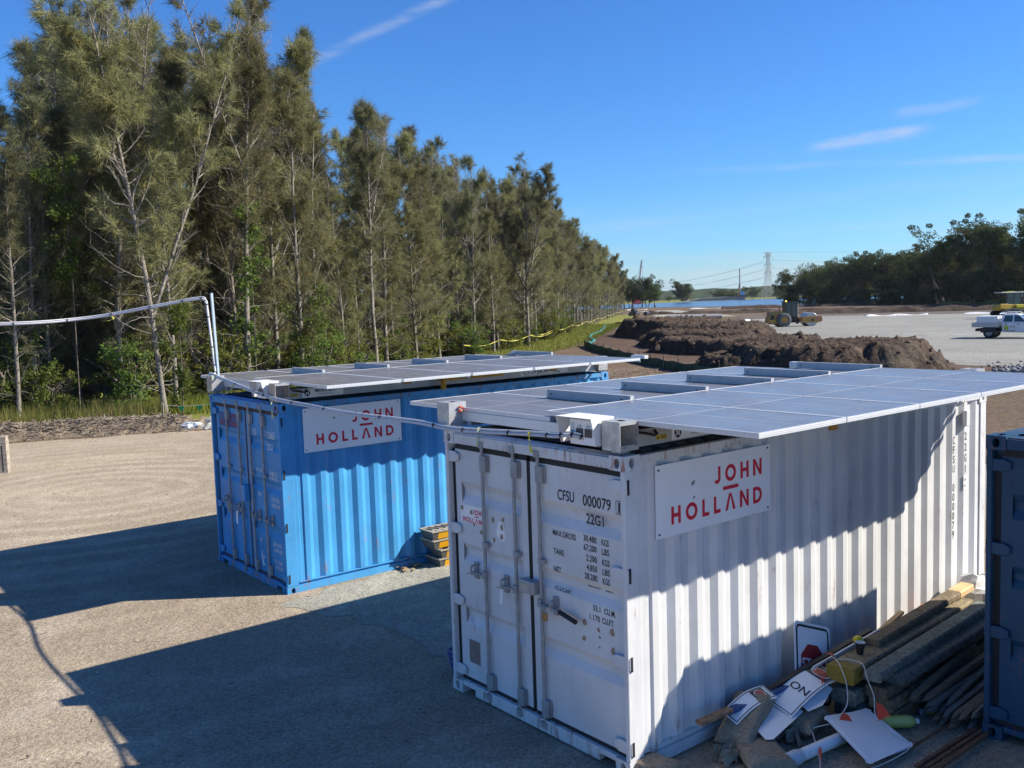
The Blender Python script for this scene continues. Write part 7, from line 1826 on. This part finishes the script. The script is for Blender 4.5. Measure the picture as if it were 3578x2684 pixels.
for x in (1.45, -1.45):
    for y in (-0.78, 0.78):
        mb = MB(); rr_ = 0.385; mb.lathe([(0.22, -0.11), (rr_ * 0.95, -0.13), (rr_, -0.1), (rr_, 0.1), (rr_ * 0.95, 0.13), (0.22, 0.11)], (x, y, rr_), (0, 1, 0), 22); tt_ = mb.build('tyre', M_blk, ute, smooth=True)
        mb = MB(); sg = -1 if y < 0 else 1; mb.lathe([(0, sg * 0.09), (0.07, sg * 0.1), (0.2, sg * 0.07), (0.225, sg * 0.115)], (x, y, rr_), (0, 1, 0), 16); mb.build('rim', M_drum, tt_)
mb = MB(); mb.box(-2.5, -0.6, -0.45, 0.45, 0.5, 0.7); mb.box(-2.0, -0.95, -0.92, 0.92, 0.42, 0.78); mb.build('chassis', M_blk, ute)
mb = MB(); mb.box(-2.62, -0.74, -0.95, 0.95, 0.82, 0.9); mb.box(-2.62, -0.74, -0.95, -0.92, 0.9, 1.15); mb.box(-2.62, -0.74, 0.92, 0.95, 0.9, 1.15); mb.box(-2.62, -2.59, -0.92, 0.92, 0.9, 1.15); mb.build('tray', plain('tray_alloy', (0.5, 0.5, 0.49), 0.5, 0.2), ute)
mb = MB(); mb.box(-2.3, -0.85, -0.9, 0.9, 0.905, 1.62); mb.build('canopy_box', M_carw, ute, bevel=0.03)
mb = MB()
for y in (-0.8, 0.8): mb.tube([(-0.72, y, 0.9), (-0.72, y, 1.84), (-0.6, y, 1.88), (0.3, y * 0.9, 1.88), (0.42, y * 0.9, 1.8)], 0.03, 6)
mb.tube([(-0.72, -0.8, 1.8), (-0.72, 0.8, 1.8)], 0.03, 6); mb.build('roof_rack', M_carw, ute)
mb = MB(); mb.prism([(2.465, 0.62), (2.47, 0.95)], lambda a, b_, tt: (a, tt, b_), -0.5, 0.5) if False else mb.box(2.40, 2.475, -0.48, 0.48, 0.66, 0.96); mb.build('grille', M_blk, ute)
for sg in (-1, 1):
    mb = MB(); mb.box(2.2, 2.44, sg * 0.7 - 0.18, sg * 0.7 + 0.18, 0.86, 1.0); mb.build('headlight', M_chrome, ute, bevel=0.03)
    mb = MB(); mb.box(2.3, 2.44, sg * 0.74 - 0.09, sg * 0.74 + 0.09, 0.5, 0.66); mb.build('fog_light', M_blk, ute)
    mb = MB(); mb.box(0.86, 1.02, sg * 0.98 - 0.1, sg * 0.98 + 0.1, 1.2, 1.36); mb.build('mirror', M_blk, ute, bevel=0.03)
    for x in (0.0, 0.85):
        mb = MB(); mb.box(x - 0.42, x - 0.22, sg * 0.905 - 0.01, sg * 0.905 + 0.01, 1.02, 1.06); mb.build('door_handle', M_blk, ute)
        mb = MB(); mb.box(x - 0.565, x - 0.555, sg * 0.9 - 0.006, sg * 0.9 + 0.006, 0.5, 1.16); mb.build('door_gap', M_blk, ute)
mb = MB(); mb.add([(-0.42, -0.9085, 0.62), (-0.14, -0.9085, 0.62), (-0.14, -0.9085, 0.92), (-0.42, -0.9085, 0.92)], [(0, 1, 2, 3)]); mb.build('yellow_panel', plain('fluoro_yellow', (0.5, 0.55, 0.03), 0.5), ute)
mb = MB(); textmesh(mb, 'JOHN', 0.14, (-0.05, -0.9085, 0.8), (1, 0, 0), (0, 0, 1), 1.0, 0.02); textmesh(mb, 'HOLLAND', 0.14, (-0.4, -0.9085, 0.5), (1, 0, 0), (0, 0, 1), 1.1, 0.02); mb.build('door_lettering', plain('faded_red2', (0.5, 0.12, 0.12), 0.5), ute)
mb = MB(); mb.box(2.465, 2.475, -0.18, 0.18, 0.5, 0.6); mb.build('number_plate', plain('plate_yellow', (0.6, 0.48, 0.08), 0.5), ute)

# ------------------------------------------------------------------ bulldozer at the right edge
doz = empty('bulldozer', (59.6, 112.5, 0), R(8), 'yellow bulldozer with a roofed cab at the right edge of the pad', 'bulldozer')
M_doz = plain('dozer_yellow', (0.50, 0.33, 0.035), 0.55, 0, 0.15, 1.5)
for y in (-1.05, 0.65):
    tr = MB(); pl = [(-1.9, 0.5), (-1.6, 0.12), (-1.3, 0.03), (1.3, 0.03), (1.65, 0.12), (1.9, 0.5), (1.7, 0.85), (0.6, 1.0), (-0.2, 1.15), (-1.3, 1.0), (-1.75, 0.8)]
    tr.prism(pl, lambda a, b_, tt, y=y: (a, y + tt, b_), 0, 0.45); track = tr.build('track', M_blk, doz, bevel=0.04)
    for x in (-1.2, -0.6, 0.0, 0.6, 1.2):
        mb = MB(); mb.lathe([(0, -0.01), (0.18, -0.01), (0.18, 0.47), (0, 0.47)], (x, y, 0.25), (0, 1, 0), 12); mb.build('track_roller', M_rusty, track)
mb = MB(); mb.prism([(-1.9, 0.9), (2.4, 0.9), (2.45, 1.35), (2.3, 1.55), (-1.7, 1.62), (-1.95, 1.3)], lambda a, b_, tt: (a, tt, b_), -0.6, 0.6); mb.box(-1.9, -0.9, -0.95, -0.6, 1.1, 1.68); mb.box(0.15, 1.9, -0.85, -0.6, 1.15, 1.58); mb.build('body', M_doz, doz, bevel=0.05)
mb = MB(); mb.box(0.3, 1.0, -0.875, -0.855, 1.24, 1.5); mb.build('warning_panel', plain('fluoro_yellow', (0.5, 0.55, 0.03), 0.5), doz)
mb = MB(); mb.box(-1.7, -0.2, -0.607, -0.602, 1.2, 1.28); mb.build('yellow_stripe', plain('yellow_stripe', (0.65, 0.55, 0.04), 0.5), doz)
for x in (-0.9, 0.05, 0.95):
    for y in (-0.6, 0.54):
        mb = MB(); mb.box(x, x + 0.08, y, y + 0.08, 1.6, 2.95); mb.build('cab_post', M_blk, doz)
mb = MB(); mb.box(-1.6, 1.3, -0.75, 0.75, 2.955, 3.06); mb.build('cab_roof', M_boxpale, doz, bevel=0.03)
mb = MB(); mb.box(-0.7, 0.2, -0.5, 0.5, 3.065, 3.14); mb.build('roof_unit', plain('fluoro_yellow', (0.5, 0.55, 0.03), 0.5), doz, bevel=0.02)
for x0, x1 in ((-0.81, 0.04), (0.14, 0.94)):
    mb = MB(); mb.add([(x0, -0.57, 1.62), (x1, -0.57, 1.62), (x1, -0.57, 2.93), (x0, -0.57, 2.93)], [(0, 1, 2, 3)]); mb.build('window', M_glass, doz)
mb = MB(); mb.prism([(2.9, 0.1), (3.05, 0.1), (3.2, 0.6), (3.1, 1.2), (2.95, 1.2), (3.0, 0.6)], lambda a, b_, tt: (a, tt, b_), -1.5, 1.5); mb.box(0.5, 2.95, -1.25, -1.1, 0.4, 0.6); mb.box(0.5, 2.95, 1.12, 1.25, 0.4, 0.6); mb.build('blade', M_doz, doz)

# ------------------------------------------------------------------ transmission tower, wires, crane, rig
M_lat = plain('galvanised_lattice', (0.42, 0.40, 0.40), 0.6, 0.1)
tower = empty('transmission_tower', (246.5, 900, 0), R(12), 'tall steel lattice power pylon across the river', 'pylon')
def lattice(mb, lv, r_):
    """lv: list of (z, half width); legs, rings and crosses"""
    for (z0, w0), (z1, w1) in zip(lv[:-1], lv[1:]):
        c0 = [(-w0, -w0, z0), (w0, -w0, z0), (w0, w0, z0), (-w0, w0, z0)]; c1 = [(-w1, -w1, z1), (w1, -w1, z1), (w1, w1, z1), (-w1, w1, z1)]
        for i in range(4):
            j = (i + 1) % 4; mb.bar(c0[i], c1[i], r_, r_); mb.bar(c0[i], c1[j], r_ * 0.7, r_ * 0.7); mb.bar(c0[j], c1[i], r_ * 0.7, r_ * 0.7); mb.bar(c1[i], c1[j], r_ * 0.7, r_ * 0.7)
mb = MB(); lattice(mb, [(0, 4.6), (6, 3.9), (12, 3.1), (17, 2.4), (21, 1.9), (24.5, 1.7), (28, 1.55), (31, 1.4), (34.5, 1.3), (37.5, 1.25), (39.5, 1.2), (42.3, 1.2)], 0.22); mb.build('mast', M_lat, tower)
ARMS = (20.5, 28.0, 35.5)
for z in ARMS:
    for sg in (-1, 1):
        mb = MB(); e = (sg * 4.6, 0, z + 2.6)
        for y in (-1, 1): mb.bar((sg * 1.4, y * 1.4, z + 2.2), e, 0.2, 0.2); mb.bar((sg * 1.3, y * 1.3, z + 4.4), e, 0.2, 0.2)
        mb.bar((sg * 2.8, 0.6, z + 2.4), (sg * 2.6, 0.6, z + 3.6), 0.15, 0.15); mb.bar(e, (e[0], 0, z - 0.4), 0.18, 0.18); mb.build('cross_arm', M_lat, tower)
for sg in (-1, 1):
    mb = MB()
    for y in (-1, 1): mb.bar((sg * 1.2, y * 1.2, 39.6), (sg * 4.6, 0, 42.6), 0.2, 0.2); mb.bar((sg * 1.2, y * 1.2, 42.3), (sg * 4.6, 0, 42.6), 0.2, 0.2)
    mb.build('earth_peak', M_lat, tower)
M_wire = plain('conductor', (0.20, 0.22, 0.25), 0.6)
def wire(a, b_, sag, label, r_=0.075):
    k = 26; A_, B_ = Vector(a), Vector(b_); mb = MB(); o = A_.copy()
    mb.tube([A_ + (B_ - A_) * (i / k) - Vector((0, 0, 4 * sag * (i / k) * (1 - i / k))) - o for i in range(k + 1)], r_, 4, False)
    q = mb.build('power_line', M_wire, None, loc=o); tag(q, label, 'power line', 'power lines of the pylon')
ca, sa = math.cos(R(12)), math.sin(R(12))
for z, nm in zip(ARMS, ('lowest', 'middle', 'upper')):
    for sg, sd in ((-1, 'far'), (1, 'near')):
        p0 = (246.5 + sg * 4.6 * ca, 900 + sg * 4.6 * sa - (8 if sg > 0 else 0) * 0, z - 0.4 - (1.1 if sg < 0 else 0))
        wire(p0, (205, 1900, z + 4 - (1 if sg < 0 else 0)), 14, '%s power line leading left from the pylon, %s of the pair' % (nm, sd))
        if sg > 0: wire(p0, (560, 760, z + 1), 8, '%s power line leading right from the pylon' % nm)
wire((246.5 + 4.4, 900, 42.6), (560, 760, 44), 5, 'thin top wire leading right from the pylon', 0.06)
crane = empty('crawler_crane', (76.2, 560, 0), 0, 'red lattice crane boom rising behind the mangroves', 'crane')
mb = MB()
a0, a1 = Vector((-0.6, 0, 2.5)), Vector((2.6, 0, 25.6))
for dx, dy in ((-0.35, -0.35), (0.35, -0.35), (0.35, 0.35), (-0.35, 0.35)): mb.bar(a0 + Vector((dx, dy, 0)), a1 + Vector((dx * 0.6, dy * 0.6, 0)), 0.2, 0.2)
for i in range(16):
    p, q_ = a0 + (a1 - a0) * (i / 16), a0 + (a1 - a0) * ((i + 1) / 16); s = 1 if i % 2 else -1
    mb.bar(p + Vector((0.35 * s, -0.35, 0)), q_ + Vector((-0.35 * s, -0.35, 0)), 0.09, 0.09); mb.bar(p + Vector((0.35 * s, 0.35, 0)), q_ + Vector((-0.35 * s, 0.35, 0)), 0.09, 0.09)
mb.build('boom', plain('crane_red', (0.62, 0.07, 0.06), 0.5), crane)
mb = MB(); mb.tube([(2.6, 0, 25.6), (-3.4, 0, 4)], 0.07, 4); mb.tube([(2.8, 0, 25.2), (2.9, 0, 6)], 0.06, 4); mb.tube([(2.4, 0, 22), (3.3, 0, 21)], 0.2, 5); mb.build('ropes', M_wire, crane)
mb = MB(); mb.box(-4, 1.2, -1.5, 1.5, 1.2, 3.2); mb.box(-3.4, 1.6, -2.4, -1.5, 0, 1.1); mb.box(-3.4, 1.6, 1.5, 2.4, 0, 1.1); mb.build('crane_body', plain('crane_red', (0.45, 0.06, 0.06), 0.5), crane)
rig = empty('drilling_rig', (156, 640, 0.5), 0, 'slim drilling rig mast with a light blue cabin on the far bank', 'rig')
mb = MB(); lattice(mb, [(3, 0.4), (7, 0.35), (12, 0.3), (17, 0.25), (20.5, 0.2)], 0.14); mb.build('mast', M_lat, rig)
mb = MB(); mb.bar((-0.9, 0, 2.5), (-0.3, 0, 9.5), 0.8, 0.8); mb.build('leader', plain('rig_orange', (0.5, 0.22, 0.06), 0.6), rig)
mb = MB(); mb.box(0.4, 2.9, -1.2, 1.2, 2.6, 5.0); mb.build('cabin', plain('light_blue_cabin', (0.16, 0.42, 0.62), 0.5), rig, bevel=0.1)
mb = MB(); mb.box(-2.6, 3.2, -1.6, 1.6, 0.3, 2.4); mb.build('undercarriage', M_blk, rig)
# works platform and a small digger on the far bank
mb = MB(); mb.prism([(-40, 0), (0, 0), (0, 2.2), (-10, 2.4), (-30, 1.6)], lambda a, b_, tt: (a, tt, b_), 0, 14); o = mb.build('rock_jetty', M_rock, None, loc=(158, 634, 0)); tag(o, 'dark rock jetty under the drilling rig', 'jetty')
dg = empty('excavator', (118, 640, 0.6), 0, 'tiny yellow excavator on the far bank', 'excavator')
mb = MB(); mb.box(-2, 2, -1.3, 1.3, 0, 1.0); mb.build('tracks', M_blk, dg)
mb = MB(); mb.box(-2.4, 1.0, -1.3, 1.3, 1.1, 2.6); mb.box(0.2, 1.6, -1.2, 0, 2.0, 3.4); mb.build('house', M_doz, dg, bevel=0.1)
mb = MB(); mb.bar((1.2, 0.5, 2), (4.0, 0.5, 4.2), 0.5, 0.6, (0, 1, 0)); mb.bar((4.0, 0.5, 4.2), (6.2, 0.5, 1.6), 0.4, 0.5, (0, 1, 0)); mb.box(5.8, 6.8, 0, 1.0, 0.6, 1.6); mb.build('arm', M_doz, dg)
# little pale houses on the far slope
for i, (x, y, z, lab) in enumerate(((232, 1500, 8, 'tiny white house far off left of the rig'), (252, 1480, 7, 'tiny white house nearest the rig on the far slope'), (262, 1520, 9, 'tiny pale house highest on the far slope'))):
    t = empty('house', (x, y, z), 0.3 * i, lab, 'house', 'houses on the far slope')
    mb = MB(); mb.box(-5, 5, -4, 4, -6, 3); mb.build('wall', M_sign, t)
    mb = MB(); mb.prism([(-5.6, 3), (5.6, 3), (0, 5.6)], lambda a, b_, tt: (a, tt, b_), -4.6, 4.6); mb.build('roof', plain('tile_roof', (0.2, 0.15, 0.14), 0.8), t)
# ================================================================== thin air between here and the hills
hz = MB(); hz.box(-4020, 4020, -820, 6020, -1.5, 48.0)
hm = bpy.data.materials.new('thin_haze'); hm.use_nodes = True
hn, hl = hm.node_tree.nodes, hm.node_tree.links
hn.clear()
ho = hn.new('ShaderNodeOutputMaterial'); hv = hn.new('ShaderNodeVolumePrincipled')
hv.inputs['Color'].default_value = (0.80, 0.88, 1.0, 1)
hv.inputs['Density'].default_value = 0.00006
hv.inputs['Anisotropy'].default_value = 0.2
hl.new(hv.outputs[0], ho.inputs['Volume'])
o = hz.build('haze', hm); tag(o, kind='stuff')
